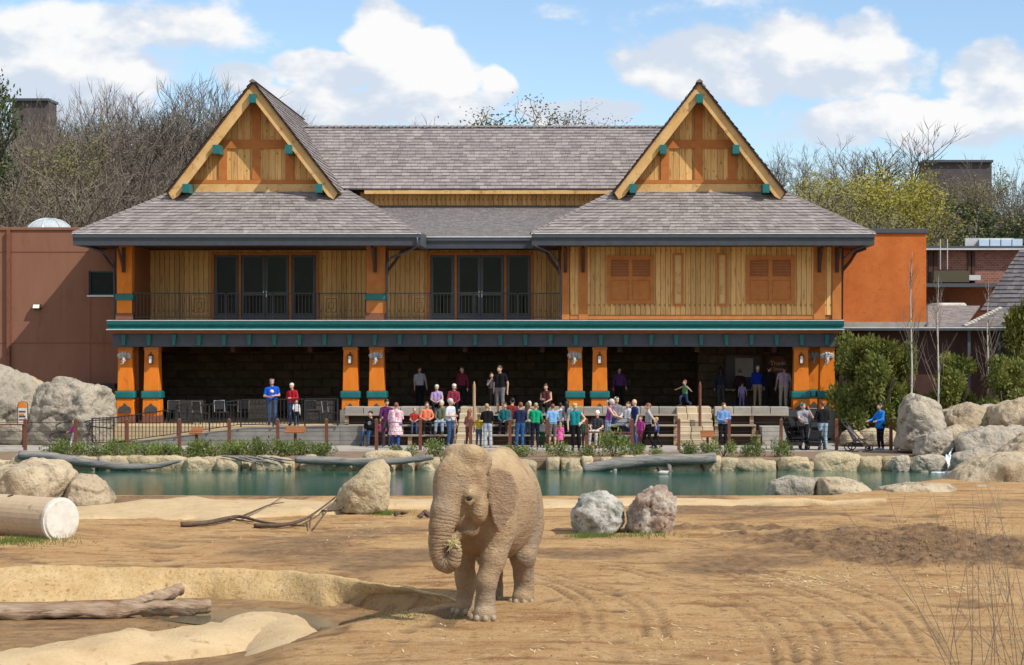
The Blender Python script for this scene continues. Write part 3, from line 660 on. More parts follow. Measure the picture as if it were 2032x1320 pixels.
# --- upper storey: right wing wall
xw0, xw1 = xp(1115,YW), xp(1669,YW)
mb = MB(); mb.box(xw0, xw1, YW, YW+.3, ZF, ZS+.3); mb.box(xw0, xw0+.3, YW+.3, 90, ZF, ZS+.3); mb.box(xw1-.3, xw1, YW+.3, 90, ZF, ZS+.3); w_ = mb.build('wing_wall', MT['stain_dk'], pav)
planks(w_, xp(1131,YW), xp(1650,YW), YW-.001, ZF+.19, ZS+.02, .2)
def trim(x0, x1, y0, y1, Y, mat='stain', t=.06, name='trim_board', parent=None):
    m_ = MB(); m_.box(xp(x0,Y), xp(x1,Y), Y-t, Y, zp(y1,Y), zp(y0,Y)); return m_.build(name, MT[mat], parent or w_, bevel=.006)
trim(1131,1614,626,634,YW,'stain',.06)
for a, b in ((1115,1130),(1148,1166),(1614,1637),(1651,1669)): trim(a, b, 488, 634.5, YW, 'stain', .09, 'pilaster')
def shutter_panel(x0, x1, y0, y1):
    g = grp('shutter', pav); Y = YW-.045
    m_ = MB(); m_.box(xp(x0,Y), xp(x1,Y), Y-.03, Y, zp(y1,Y), zp(y0,Y)); m_.build('shutter_board', MT['stain'], g)
    cx = (x0+x1)/2
    for a, b, c, d in ((x0,x1,y0,y0+8),(x0,x1,y1-7,y1),(x0,x0+8,y0+8,y1-7),(x1-8,x1,y0+8,y1-7),(cx-4,cx+4,y0+8,y1-7),(x0+8,cx-4,y0+43,y0+49),(cx+4,x1-8,y0+43,y0+49)):
        m_ = MB(); m_.box(xp(a,Y), xp(b,Y), Y-.07, Y-.028, zp(d,Y), zp(c,Y)); m_.build('shutter_rail', MT['stain'], g)
    for a, b in ((x0+8.5,cx-4.5),(cx+4.5,x1-8.5)):
        for k in range(6):
            zc = zp(y0+11.5+k*5.4, Y); m_ = MB(); m_.bar((xp(a,Y), Y-.045, zc), (xp(b,Y), Y-.045, zc), .012, .075); m_.build('louvre', MT['stain_dk'], g)
        m_ = MB(); m_.box(xp(a,Y), xp(b,Y), Y-.045, Y-.029, zp(y1-8,Y), zp(y0+50,Y)); m_.build('shutter_infill', MT['stain'], g)
shutter_panel(1204,1298,507,603); shutter_panel(1480,1577,507,603)
def narrow_panel(x0, x1, y0, y1):
    g = grp('carved_panel', pav); Y = YW-.045
    m_ = MB(); m_.box(xp(x0+4,Y), xp(x1-4,Y), Y-.03, Y, zp(y1-4,Y), zp(y0+4,Y)); m_.build('carved_board', MT['cedar_trim'], g)
    for a, b, c, d in ((x0,x1,y0,y0+4),(x0,x1,y1-4,y1),(x0,x0+4,y0+4,y1-4),(x1-4,x1,y0+4,y1-4)):
        m_ = MB(); m_.box(xp(a,Y), xp(b,Y), Y-.06, Y, zp(d,Y), zp(c,Y)); m_.build('panel_frame', MT['stain'], g)
narrow_panel(1335,1356,503,607); narrow_panel(1423,1443,503,607)
# --- upper storey: balcony wall with door sets
xb0, xb1 = xp(297,YBK), xp(1122,YBK)
mb = MB(); mb.box(xb0-.2, xb1+2, YBK+.12, YBK+.4, ZF, ZS+.3); mb.box(XL0+.02, xb0, YW+.4, YBK+.4, ZF, ZS+.3); bw_ = mb.build('balcony_wall', MT['stain_dk'], pav)
ztop = zp(506,YBK)
for a, b in ((297,423),(629,852),(1056,1122)): planks(bw_, xp(a,YBK), xp(b,YBK), YBK+.1, ZF+.02, ZS+.02, .2)
for a, b in ((423,629),(852,1056)): planks(bw_, xp(a,YBK), xp(b,YBK), YBK+.1, ztop+.08, ZS+.02, .2)
for a, b in ((419,425),(627,632),(848,854),(1053,1058)):
    m_ = MB(); m_.box(xp(a,YBK), xp(b,YBK), YBK-.02, YBK+.1, ZF, ztop+.1); m_.build('door_trim', MT['stain'], bw_)
for a, b in ((425,627),(854,1053)):
    m_ = MB(); m_.box(xp(a,YBK), xp(b,YBK), YBK-.015, YBK+.1, ztop, ztop+.1); m_.build('door_trim', MT['stain'], bw_)
def door_set(x0, x1):
    L = xp(x0,YBK); Rr = xp(x1,YBK); W = Rr-L; z0, z1 = ZF+.02, ztop-.002
    def leaf(a, b, kind, hs=0):
        g = grp(kind, pav); f = MB(); fw = .10; bt = .28; Y0, Y1 = YBK+.0, YBK+.07
        f.box(a,a+fw,Y0,Y1,z0,z1); f.box(b-fw,b,Y0,Y1,z0,z1); f.box(a+fw,b-fw,Y0,Y1,z1-fw,z1); f.box(a+fw,b-fw,Y0,Y1,z0,z0+bt)
        if kind == 'door': f.box(a+fw,b-fw,Y0,Y1,z0+1.02,z0+1.16)
        f.build('frame', MT['frame'], g)
        spans = [(z0+bt,z0+1.02),(z0+1.16,z1-fw)] if kind == 'door' else [(z0+bt,z1-fw)]
        for c, d in spans:
            m_ = MB(); m_.box(a+fw,b-fw,Y0+.03,Y0+.045,c,d); m_.build('pane', MT['glass'], g)
        if hs:
            m_ = MB(); hx = b-.05 if hs > 0 else a+.05; m_.bar((hx,Y0-.03,z0+.95),(hx,Y0-.03,z0+1.2),.03,.03); m_.box(hx-.02,hx+.02,Y0-.03,Y0,z0+1.05,z0+1.09); m_.build('handle', MT['steel'], g)
    def mull(a, b):
        m_ = MB(); m_.box(a,b,YBK-.03,YBK+.09,z0,z1); m_.build('mullion', MT['stain'], bw_)
    leaf(L+.02, L+W*.235, 'side_window'); mull(L+W*.24, L+W*.265); leaf(L+W*.27, L+W*.498, 'door', 1); leaf(L+W*.502, L+W*.73, 'door', -1); mull(L+W*.735, L+W*.76); leaf(L+W*.765, Rr-.02, 'side_window')
    m_ = MB(); m_.box(L, Rr, YBK+.085, YBK+.11, z0, z1); m_.build('door_backing', MT['black'], bw_)
    cx = (L+Rr)/2; m_ = MB(); m_.box(cx-.22,cx+.22,YBK-.1,YBK+.03,ztop+.18,ztop+.38); m_.build('exit_light', MT['dark_wood'], bw_)
door_set(425,627); door_set(854,1053)
# balcony pilasters with teal bands
for a, b in ((232,262),(727,765)):
    g = grp('balcony_pilaster', pav); m_ = MB(); m_.box(xp(a,YW),xp(b,YW),YW-.03,YW+.5,ZF+.25,ZS+.1); m_.build('pilaster_shaft', MT['orange'] if a < 300 else MT['stain'], g, bevel=.01)
    m_ = MB(); m_.box(xp(a-3,YW),xp(b+3,YW),YW-.1,YW+.56,zp(596,YW),zp(583,YW)); m_.build('pilaster_band', MT['teal'], g, bevel=.04, seg=2)
    m_ = MB(); m_.box(xp(a-2,YW),xp(b+2,YW),YW-.06,YW+.52,ZF,ZF+.25); m_.build('pilaster_base', MT['brown_base'], g)
# balcony railing
bal = MB(); bal.box(-.011,.011,-.011,.011,0,.98); balm = new_mesh('baluster', bal.v, bal.f, MT['black'])
def railing(parent, x0, x1, Y, za, zb, h=1.05, step=.14, posts=(0,1), name='railing', panels=()):
    g = grp(name, parent)
    fz = lambda x: za + (zb-za)*(x-x0)/(x1-x0)
    for hh, t in ((h,.05),(.1,.035)):
        m_ = MB(); m_.bar((x0,Y,za+hh),(x1,Y,zb+hh),t,t*.8); m_.build('rail', MT['black'], g)
    for t in posts:
        x = x0+(x1-x0)*t; m_ = MB(); m_.box(x-.025,x+.025,Y-.025,Y+.025,fz(x),fz(x)+h+.02); m_.build('rail_post', MT['black'], g)
    n = int((x1-x0)/step)
    for i in range(1, n):
        x = x0+(x1-x0)*i/n
        if any(a < x < b for a, b in panels): continue
        link_mesh('baluster', balm, g, (x, Y, fz(x)+.08))
    for a, b in panels:
        m_ = MB(); zc = fz((a+b)/2)+.57
        for s in (.46,.3,.14):
            w = (b-a)*s
            for p, q in (((-1,-1),(1,-1)),((1,-1),(1,1)),((1,1),(-1,1)),((-1,1),(-1,-1))):
                m_.bar(((a+b)/2+p[0]*w,Y,zc+p[1]*s*.9),((a+b)/2+q[0]*w,Y,zc+q[1]*s*.9),.018,.018)
        m_.build('fretwork_panel', MT['black'], g)
    return g
railing(pav, xp(264,YW), xp(725,YW), YW+.05, ZF, ZF, posts=(0,.2,.4,.6,.8,1), name='balcony_railing', panels=[(xp(a,YW), xp(a+34,YW)) for a in (378,640)])
railing(pav, xp(768,YW), xp(1113,YW), YW+.05, ZF, ZF, posts=(0,.25,.5,.75,1), name='balcony_railing', panels=[(xp(a,YW), xp(a+34,YW)) for a in (815,)])
# --- eaves: fascia, gutter, soffit
XLa, XLb = xp(145,YE), xp(835,YE); XRa, XRb = xp(1055,YE), xp(1735,YE)
def eave(x0, x1, nm):
    g = grp(nm, pav)
    pr = [(YE,ZS),(YE+.3,ZS),(YE+.3,ZE-.02),(YE-.1,ZE-.02),(YE-.1,ZE-.16),(YE-.03,ZE-.24)]
    m_ = MB(); m_.prism_y(pr, x0, x1); m_.build('fascia', MT['slate'], g)
    m_ = MB(); m_.box(x0-.02, x1+.02, YE-.125, YE-.02, ZE-.035, ZE+.012); m_.build('gutter_lip', MT['lip'], g)
    m_ = MB(); m_.box(x0, x0+.3, YE+.301, 88, ZS+.002, ZE-.03); m_.build('side_fascia', MT['slate'], g); m_ = MB(); m_.box(x1-.3, x1, YE+.301, 88, ZS+.002, ZE-.03); m_.build('side_fascia', MT['slate'], g)
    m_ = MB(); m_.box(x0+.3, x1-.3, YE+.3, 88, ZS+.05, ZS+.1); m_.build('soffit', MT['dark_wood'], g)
eave(XLa, XLb, 'left_eave'); eave(XRa, XRb, 'right_eave')
m_ = MB(); m_.prism_y([(YME,ZS),(YME+.3,ZS),(YME+.3,ZE-.02),(YME-.1,ZE-.02),(YME-.1,ZE-.16),(YME-.03,ZE-.24)], XLb+.002, XRa-.002); m_.build('fascia', MT['slate'], pav)
m_ = MB(); m_.box(XLb+.01, XRa-.01, YME-.125, YME-.02, ZE-.035, ZE+.012); m_.build('gutter_lip', MT['lip'], pav)
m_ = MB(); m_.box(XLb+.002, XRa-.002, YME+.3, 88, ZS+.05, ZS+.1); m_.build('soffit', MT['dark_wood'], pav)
# --- hip roofs
RUN = YG+.05-YE; ZT = ZE + RUN*math.tan(R(30.2))
def hip(x0, x1, nm, seed):
    g = grp(nm, pav); q = RUN
    roof_plane(g, (x0,YE-.06,ZE), (x1,YE-.06,ZE), (x1-q,YE+q,ZT), (x0+q,YE+q,ZT), .255, seed=seed)
    roof_plane(g, (x0,88,ZE), (x0,YE-.06,ZE), (x0+q,YE+q,ZT), (x0+q,88,ZT), .255, seed=seed+1)
    roof_plane(g, (x1,YE-.06,ZE), (x1,88,ZE), (x1-q,88,ZT), (x1-q,YE+q,ZT), .255, seed=seed+2)
    caps(g, (x0,YE-.06,ZE), (x0+q,YE+q,ZT), name='hip_cap'); caps(g, (x1,YE-.06,ZE), (x1-q,YE+q,ZT), name='hip_cap')
hip(XLa, XLb, 'left_hip_roof', 10); hip(XRa, XRb, 'right_hip_roof', 20)
# --- gables
def gable(pl, pr_, pa, nm, seed):
    g = grp(nm, pav)
    xa = xp(pa, YR); hw = (xp(pr_,YR)-xp(pl,YR))/2; xc = xa; za = zp(165,YR); zb = zp(377,YR); sl = (za-zb)/hw
    # wall backing, planks clipped by the rake
    m_ = MB(); m_.prism([(xc-hw+.25,zb-.35),(xc+hw-.25,zb-.35),(xc+hw-.25,zb+.2),(xc,za-.2),(xc-hw+.25,zb+.2)], YG, YG+.2); m_.build('gable_wall', MT['stain_dk'], g)
    n = 26; ww = 2*hw/n
    for i in range(n):
        a = xc-hw+ww*i+.005; b = a+ww-.012; ha = za-.18-sl*abs(a-xc); hb = za-.18-sl*abs(b-xc)
        if max(ha, hb) < zb+.5: continue
        ha = max(ha, zb+.46); hb = max(hb, zb+.46)
        pts = [(a,zb+.42),(b,zb+.42),(b,hb),(a,ha)] if not (a < xc < b) else [(a,zb+.42),(b,zb+.42),(b,hb),(xc,za-.18),(a,ha)]
        m_ = MB(); m_.prism(pts, YG-.03-.004*(i % 3), YG-.001); m_.build('plank', MT['cedar'], g)
    m_ = MB(); m_.box(xc-hw+.12, xc+hw-.12, YG-.1, YG-.002, zb-.3, zb+.3); m_.build('sill_board', MT['cedar_trim'], g)
    def beam(x0, x1, z0, z1, t=.1):
        m_ = MB(); m_.box(x0, x1, YG-t, YG-.002, z0, z1); m_.build('timber', MT['stain'], g)
    beam(xc-.16, xc+.16, zb+.47, za-.55, .105)
    zc = zp(282,YR); wz = (za-zc)/sl-.3
    beam(xc-wz, xc+wz, zc-.18, zc+.17, .1); beam(xc-hw+.42, xc+hw-.42, zb+.31, zb+.465, .1)
    for s in (-1,1): beam(xc+s*1.36-.17, xc+s*1.36+.17, zb+.47, zc-.19, .095)
    # rake boards
    for s in (-1,1):
        d = Vector((s*hw,0,zb-za)).normalized(); L = math.hypot(hw, za-zb)+.15; nrm = Vector((-d.z*s,0,d.x*s)); nrm = nrm if nrm.z > 0 else -nrm
        A = Vector((xc,YR,za)); Bp = A+d*L
        wd = .39; v = [A, Bp, Bp-nrm*wd*.75+d*.1, Bp-nrm*wd-d*.12, A-Vector((0,0,wd/abs(nrm.z)))]
        if s > 0: v = v[::-1]
        m_ = MB(); m_.add([p for p in v]+[p+Vector((0,.09,0)) for p in v], [tuple(range(4,-1,-1)) if s < 0 else tuple(range(5))[::-1], tuple(range(5,10))]+[(i,(i+1)%5,(i+1)%5+5,i+5) for i in range(5)])
        o = m_.build('rake_board', MT['cedar_trim'], g)
        bm = bmesh.new(); bm.from_mesh(o.data); bmesh.ops.recalc_face_normals(bm, faces=bm.faces); bm.to_mesh(o.data); bm.free()
        # roof slope with a rim, back to the rear of the house
        E = A + d*(L+.05); Y0, Y1 = YR-.12, 91.5
        off = nrm*.06
        P1, P2, P3, P4 = Vector((xc,Y0,za))+off, Vector((xc,Y1,za))+off, Vector((E.x,Y1,E.z))+off, Vector((E.x,Y0,E.z))+off
        if s > 0: roof_plane(g, P4, P3, P2, P1, .27, seed=seed+3)
        else: roof_plane(g, P3, P4, P1, P2, .27, seed=seed+4)
        m_ = MB(); q = [Vector((xc,YR-.11,za))+nrm*.045, Vector((E.x,YR-.11,E.z))+nrm*.045]
        m_.add([q[0],q[1],q[1]-nrm*.05,q[0]-nrm*.05]+[p+Vector((0,.3,0)) for p in (q[0],q[1],q[1]-nrm*.05,q[0]-nrm*.05)], [(0,1,2,3),(4,7,6,5),(0,4,5,1),(1,5,6,2),(2,6,7,3),(3,7,4,0)])
        o = m_.build('roof_edge', MT['dark_wood'], g)
        # soffit of the overhang
        m_ = MB(); i0 = Vector((xc,YR+.09,za))-nrm*.02; i1 = Vector((E.x,YR+.09,E.z))-nrm*.02
        m_.add([i0, i1, i1+Vector((0,YG-YR+5,0)), i0+Vector((0,YG-YR+5,0))], [(0,1,2,3)]); m_.build('overhang_soffit', MT['stain'], g)
    caps(g, (xc,YR-.15,za+.08), (xc,91.5,za+.08), name='ridge_cap')
    # teal purlin ends
    bl = MB(); bl.box(-.135,.135,-.2,.8,-.19,.16); ble = new_mesh('purlin_end', bl.v, bl.f, MT['teal'])
    for t in (0, .475, .84):
        for s in ((-1,1) if t else (1,)):
            z = za-(za-zb)*t-.62+ (0 if t else .0); x = xc + s*(hw*t - (.12 if t else 0))
            link_mesh('purlin_end', ble, g, (x, YR, z))
    return xc, hw, za, zb
GL = gable(345, 672, 502, 'left_gable', 30); GR = gable(1222, 1550, 1388, 'right_gable', 40)
# --- main roof between the gables
ZMR, ZME = zp(254,YMR), zp(376,YM)
g = grp('main_roof', pav)
roof_plane(g, (GL[0]+1.,YM-.2,ZME), (GR[0]-1.,YM-.2,ZME), (GR[0]-.0,YMR,ZMR), (GL[0]+.0,YMR,ZMR), .31, w=(.22,.42), seed=50)
caps(g, (GL[0]+.3,YMR,ZMR+.05), (GR[0]-.3,YMR,ZMR+.05))
m_ = MB(); m_.add([(GL[0],YMR+.01,ZMR-.03),(GR[0],YMR+.01,ZMR-.03),(GR[0],YMR+6,ZME),(GL[0],YMR+6,ZME)], [(0,3,2,1)]); m_.build('rear_slope', MT['shingle_fine'], g)
m_ = MB(); m_.box(xp(724,YM), xp(1226,YM), YM-.18, YM-.02, ZME-.2, ZME-.04); m_.build('fascia_board', MT['cedar_trim'], g)
m_ = MB(); m_.box(xp(715,YM+.8), xp(1235,YM+.8), YM+.5, YM+.8, ZME-1.0, ZME-.06); cw = m_.build('clerestory_wall', MT['stain_dk'], pav)
planks(cw, xp(715,YM+.5), xp(1235,YM+.5), YM+.499, zp(410,YM+.5)-.1, ZME-.1, .2)
zmt = zp(408, YM+.45)
roof_plane(grp('middle_roof', pav), (XLb-.9,YME-.06,ZE), (XRa+.9,YME-.06,ZE), (XRa+3.2,YM+.45,zmt), (XLb-3.2,YM+.45,zmt), .13, w=(.14,.3), mat='shingle_fine', th=.012, seed=60)
# --- knee braces and downspouts
def brace(px, Y=YW, side=0):
    x = xp(px, Y); m_ = MB()
    if side == 0:
        m_.bar((x,Y-.14,zp(541,Y)),(x,Y-.14,ZS-.02),.13,.1); pts = [(x,Y-.18,zp(535,Y)),(x,Y-.45,zp(520,Y)),(x,Y-.8,zp(505,Y)),(x,YE+.35,ZS-.05)]
        m_.tube(pts, .055, 6)
    else:
        m_.bar((x,Y+.1,zp(545,Y)),(x,Y+.1,ZS-.02),.1,.13); m_.tube([(x,Y+.1,zp(538,Y)),(x+side*.3,Y+.1,zp(520,Y)),(x+side*.55,Y+.1,zp(500,Y)),(x+side*.95,Y+.1,ZS-.04)], .06, 6)
    m_.build('knee_brace', MT['dark_wood'], pav)
for px in (1122,1157,1625,1660,247,745): brace(px)
brace(230, YW, -1); brace(1672, YW, 1); brace(768, YW, 1); brace(1110, YW, -1)
def spout(pts, nm='downspout'):
    m_ = MB(); m_.tube(pts, .04, 8); m_.build(nm, MT['slate'], pav, smooth=True)
spout([P(828,470,YE-.1), P(828,488,YE-.05), P(815,496,YE+.4), P(775,512,YW-.1), P(768,525,YW-.1), P(768,634,YW-.1)])
spout([P(1062,488,YE), P(1090,500,YE+.6), P(1108,520,YW-.1), P(1112,545,YW-.1), P(1112,634,YW-.1)])
spout([P(160,486,YE+.1), P(205,500,YE+.8), P(226,520,YW+.1), P(228,634,YW+.1)])
spout([P(1722,486,YE+.1), P(1690,498,YE+.8), P(1672,515,YW+.1), P(1671,634,YW+.1)])
# --- sign, serving hatch and menu on the rear wall
def text_mesh(body, size, ext=.01):
    c = bpy.data.curves.new('lettering', 'FONT'); c.body = body; c.size = size; c.extrude = ext; c.align_x = 'CENTER'
    o = bpy.data.objects.new('lettering', c); COL.objects.link(o); dg = bpy.context.evaluated_depsgraph_get()
    me = bpy.data.meshes.new_from_object(o.evaluated_get(dg)); bpy.data.objects.remove(o); bpy.data.curves.remove(c); return me
YK = 81.5
kx0, kx1 = xp(1385,YK), xp(1573,YK)
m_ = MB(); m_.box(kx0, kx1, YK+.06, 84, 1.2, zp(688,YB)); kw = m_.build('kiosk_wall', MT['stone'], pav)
r = 0; zz = 1.21
while zz < zp(688,YB)-.1:
    x = kx0+.4+(.4 if r % 2 else 0)
    while x < kx1-.3:
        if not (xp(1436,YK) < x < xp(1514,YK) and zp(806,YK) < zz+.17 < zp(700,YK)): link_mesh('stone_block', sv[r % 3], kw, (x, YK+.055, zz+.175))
        x += .84
    zz += .36; r += 1
g = grp('serving_hatch', pav)
m_ = MB(); a, b, c, d = xp(1440,YK), xp(1511,YK), zp(772,YK), zp(706,YK)
m_.box(a-.08,a,YK-.08,YK+.05,c,d); m_.box(b,b+.08,YK-.08,YK+.05,c,d); m_.box(a-.08,b+.08,YK-.08,YK+.05,d,d+.1); m_.build('hatch_frame', MT['dark_wood'], g)
m_ = MB(); m_.box(a,b,YK+.0,YK+.05,c,d); m_.build('hatch_opening', MT['black'], g)
m_ = MB(); m_.box(a+.4,b-.35,YK-.03,YK-.002,c+.5,d-.1); m_.build('menu_board', MT['conc'], g)
m_ = MB(); m_.box(a-.15,b+.15,YK-.35,YK-.09,c-.06,c); m_.build('counter', MT['bench'], g)
sg = thing('round_sign', 'round dark brown sign with pale lettering beside the serving hatch', 'sign', P(1543,724,YK-.12))
m_ = MB(); c0 = P(1543,726,YK-.12); n = 28; v = [(c0.x+.42*math.cos(2*math.pi*i/n), c0.z+.42*math.sin(2*math.pi*i/n)) for i in range(n)]
m_.prism(v, c0.y-.03, c0.y+.03); m_.box(c0.x-.3,c0.x+.3,c0.y-.025,c0.y+.025,c0.z-.85,c0.z-.40); m_.build('sign_board', MT['brown_base'], sg)
cream = M('cream_letter', (.70,.60,.42), None, .6)
for body, sz, dz in (('Trunk',.25,.03),('Stop',.2,-.2)):
    me = text_mesh(body, sz); me.materials.clear(); me.materials.append(cream); o = link_mesh('lettering', me, sg, (c0.x, c0.y-.04, c0.z+dz)); o.rotation_euler = (R(90),0,0)
# ------------------------------------------------------------------ neighbouring buildings
def brick_mat():
    m = M('red_brick', (.20,.075,.05), (.28,.11,.075), .9, scale=3, rand=.0)
    N, Lk, b = nodes_of(m); tc = N.new('ShaderNodeTexCoord'); mp = N.new('ShaderNodeMapping'); mp.inputs['Rotation'].default_value = (R(90),0,0); Lk.new(tc.outputs['Object'], mp.inputs[0])
    br = N.new('ShaderNodeTexBrick'); br.inputs['Scale'].default_value = 2.2; br.inputs['Color1'].default_value = (.21,.075,.05,1); br.inputs['Color2'].default_value = (.30,.125,.085,1); br.inputs['Mortar'].default_value = (.30,.24,.2,1); br.inputs['Mortar Size'].default_value = .02
    Lk.new(mp.outputs[0], br.inputs['Vector']); Lk.new(br.outputs['Color'], b.inputs['Base Color']); return m
MT['brick'] = brick_mat()
YA = 79.6
an = thing('brown_annex', 'brown stucco block with flat parapet left of the pavilion', 'building', (xp(100,YA), YA, 0))
x0, x1, zt = xp(-60,YA), xp(236,YA), zp(457,YA)
m_ = MB(); m_.box(x0, xp(176,YA), YA, YA+9, 0, zt); m_.box(xp(176,YA)+.002, x1, YA, YA+9, zp(585,YA)*1., zt) if False else None
m_ = MB(); wx0, wx1, wz0, wz1 = xp(176,YA), xp(246,YA), zp(586,YA), zp(538,YA)
m_.box(x0, wx0, YA, YA+.4, 0, zt); m_.box(wx0, x1, YA, YA+.4, wz1, zt); m_.box(wx0, x1, YA, YA+.4, 0, wz0); m_.box(x0, x1, YA+.41, YA+9, 0, zt-.3); m_.build('stucco_wall', MT['annex'], an)
m_ = MB(); m_.box(x0-.05, x1, YA-.06, YA+.45, zt+.002, zt+.12); m_.build('parapet_coping', MT['annex'], an, bevel=.01)
m_ = MB(); m_.box(wx0, x1, YA+.2, YA+.25, wz0, wz1); wg = m_.build('window_pane', MT['glass'], an)
for a, b, c, d in ((wx0,wx0+.05,wz0,wz1),(wx0+.05,x1,wz1-.05,wz1),(wx0+.05,x1,wz0,wz0+.05)):
    m_ = MB(); m_.box(a, b, YA+.12, YA+.199, c, d); m_.build('window_frame', MT['teal'], an)
m_ = MB(); m_.box(wx0-.06, x1, YA-.05, YA-.002, wz0-.06, wz0-.002); m_.build('window_sill', MT['lip'], an)
for px in (22, 180):                                 # vertical control joints and the horizontal one
    m_ = MB(); m_.box(xp(px,YA)-.02, xp(px,YA)+.02, YA-.006, YA-.001, .1, zt-.01 if px < 100 else wz0-.1); m_.build('control_joint', MT['brown_base'], an)
for py in (500, 681):
    m_ = MB(); m_.box(x0, xp(174,YA) if py == 500 else x1, YA-.012, YA-.007, zp(py,YA)-.02, zp(py,YA)+.02); m_.build('control_joint', MT['brown_base'], an)
m_ = MB(); m_.box(xp(15,YA), xp(21,YA), YA-.15, YA-.013, 0, zt); m_.build('corner_return', MT['brown_base'], an)
c = P(75,610,YA); m_ = MB(); m_.prism_y([(c.y-.28,c.z-.05),(c.y-.002,c.z-.09),(c.y-.002,c.z+.12),(c.y-.2,c.z+.12)], c.x-.16, c.x+.16); m_.build('flood_lamp', MT['dark_wood'], an); m_ = MB(); m_.add([(c.x-.13,c.y-.285,c.z-.04),(c.x+.13,c.y-.285,c.z-.04),(c.x+.13,c.y-.21,c.z+.11),(c.x-.13,c.y-.21,c.z+.11)], [(0,1,2,3)]); m_.build('lamp_lens', MT['lamp_glass'], an)
m_ = MB(); m_.box(xp(160,YA), x1, YA-.7, YA-.03, 2.0, 2.2); m_.build('service_shelf', MT['black'], an)
# skylight dome on its roof
c = P(97,458,YA+4); m_ = MB()
for i in range(8):
    pass
m_.ball((c.x,c.y,c.z-.1), (1.0,1.0,.62), 0, 20, 10); o = m_.build('skylight_dome', MT['skylight'], an, smooth=True)
m_ = MB()
for k in range(5):
    a = math.pi*k/4; m_.tube([(c.x+math.cos(a)*1.01*math.sin(t), c.y-math.sin(a)*1.01*math.sin(t), c.z-.1+.63*math.cos(t)) for t in np.linspace(0, math.pi/2, 7)], .025, 5)
m_.build('dome_ribs', MT['lip'], an)['kind'] = 'stuff'
YO = 80.2
oa = thing('orange_annex', 'rough orange stucco block with grey coping right of the pavilion', 'building', (xp(1750,YO), YO, 0))
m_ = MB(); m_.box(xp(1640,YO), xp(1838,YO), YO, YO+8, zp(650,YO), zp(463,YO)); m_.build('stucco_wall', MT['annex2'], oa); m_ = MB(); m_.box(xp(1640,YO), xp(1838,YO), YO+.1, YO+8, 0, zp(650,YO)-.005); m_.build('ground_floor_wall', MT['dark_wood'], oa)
m_ = MB(); m_.box(xp(1640,YO), xp(1841,YO), YO-.08, YO+8, zp(463,YO)+.002, zp(454,YO)); m_.build('parapet_coping', MT['slate'], oa, bevel=.01)
m_ = MB(); m_.box(xp(1660,YO), xp(1838,YO), YO-.03, YO-.002, zp(649,YO), zp(639,YO)); m_.build('base_flashing', MT['conc'], oa)
m_ = MB(); m_.box(xp(1808,YO)-.015, xp(1808,YO)+.015, YO-.02, YO-.002, zp(640,YO)+.01, zp(540,YO)); m_.build('control_joint', MT['brown_base'], oa)
# walkway shelter roof line running right
YS = 79.0
sh = thing('shelter_roof', 'low grey shingled shelter roof behind the evergreen bushes at right', 'building', (xp(1900,YS), YS, 0))
m_ = MB(); m_.box(xp(1672,YS), xp(2120,YS), YS-.05, YS+3, zp(656,YS), zp(650,YS)); m_.build('roof_edge', MT['slate'], sh)
m_ = MB(); m_.box(xp(1672,YS), xp(2120,YS), YS-.07, YS-.051, zp(650,YS)-.03, zp(650,YS)+.02); m_.build('gutter_lip', MT['lip'], sh)
ZR0 = zp(649.5,YS)+.02; ytop = 84.5
roof_plane(sh, (xp(1841,YS),YS,ZR0), (xp(1915,YS),YS,ZR0), (xp(1945,ytop),ytop,zp(607,ytop)), (xp(1841,ytop),ytop,zp(607,ytop)), .16, w=(.2,.4), mat='shingle', th=.015, seed=71)
roof_plane(sh, (xp(1915,YS),YS-.01,ZR0), (xp(2120,YS),YS-.01,ZR0), (xp(2120,82),82,zp(612,82)), (xp(1985,82),82,zp(612,82)), .22, w=(.2,.4), mat='shingle', seed=72)
caps(sh, (xp(1912,YS),YS-.02,ZR0+.03), (xp(1985,82),82,zp(612,82)+.03), name='hip_cap', mat='conc')
m_ = MB(); m_.box(xp(1672,YS), xp(2120,YS), YS+.9, YS+1.1, 0, zp(656,YS)-.002); m_.build('rear_wall', MT['dark_wood'], sh)
for px in (1925, 1985, 2060):
    m_ = MB(); m_.box(xp(px,YS)-.06, xp(px,YS)+.06, YS+.2, YS+.32, 0, zp(656,YS)-.002); m_.build('shelter_post', MT['slate'], sh)
# brick service building further back
Yk = 98.
bk = thing('brick_building', 'old red brick service building with flat dark roof behind the shelter', 'building', (xp(1930,Yk), Yk, 0))
m_ = MB(); m_.box(xp(1790,Yk), xp(2150,Yk), Yk, Yk+8, -.3, zp(497,Yk)); m_.build('brick_wall', MT['brick'], bk)
m_ = MB(); m_.box(xp(1790,Yk), xp(2150,Yk), Yk-.5, Yk+8.3, zp(497,Yk)+.002, zp(489,Yk)); m_.build('roof_slab', MT['slate'], bk)
m_ = MB(); m_.box(xp(1790,Yk), xp(2150,Yk), Yk-.55, Yk-.501, zp(497,Yk), zp(494,Yk)); m_.build('roof_edge', MT['lip'], bk)
for px in (1846, 1856, 1924, 1930):
    m_ = MB(); m_.box(xp(px,Yk)-.1, xp(px,Yk)+.1, Yk-.12, Yk-.002, zp(570,Yk), zp(499,Yk)); m_.build('brick_pier', MT['dark_wood'], bk)
m_ = MB(); m_.box(xp(1843,Yk), xp(1912,Yk), Yk-1.5, Yk-.13, zp(562,Yk), zp(540,Yk)); m_.build('plant_unit', M('olive_metal',(.085,.075,.045),None,.6), bk)
m_ = MB(); m_.box(xp(1912,Yk)+.01, xp(1935,Yk), Yk-1.4, Yk-.13, zp(558,Yk), zp(548,Yk)); m_.build('duct', MT['lip'], bk)
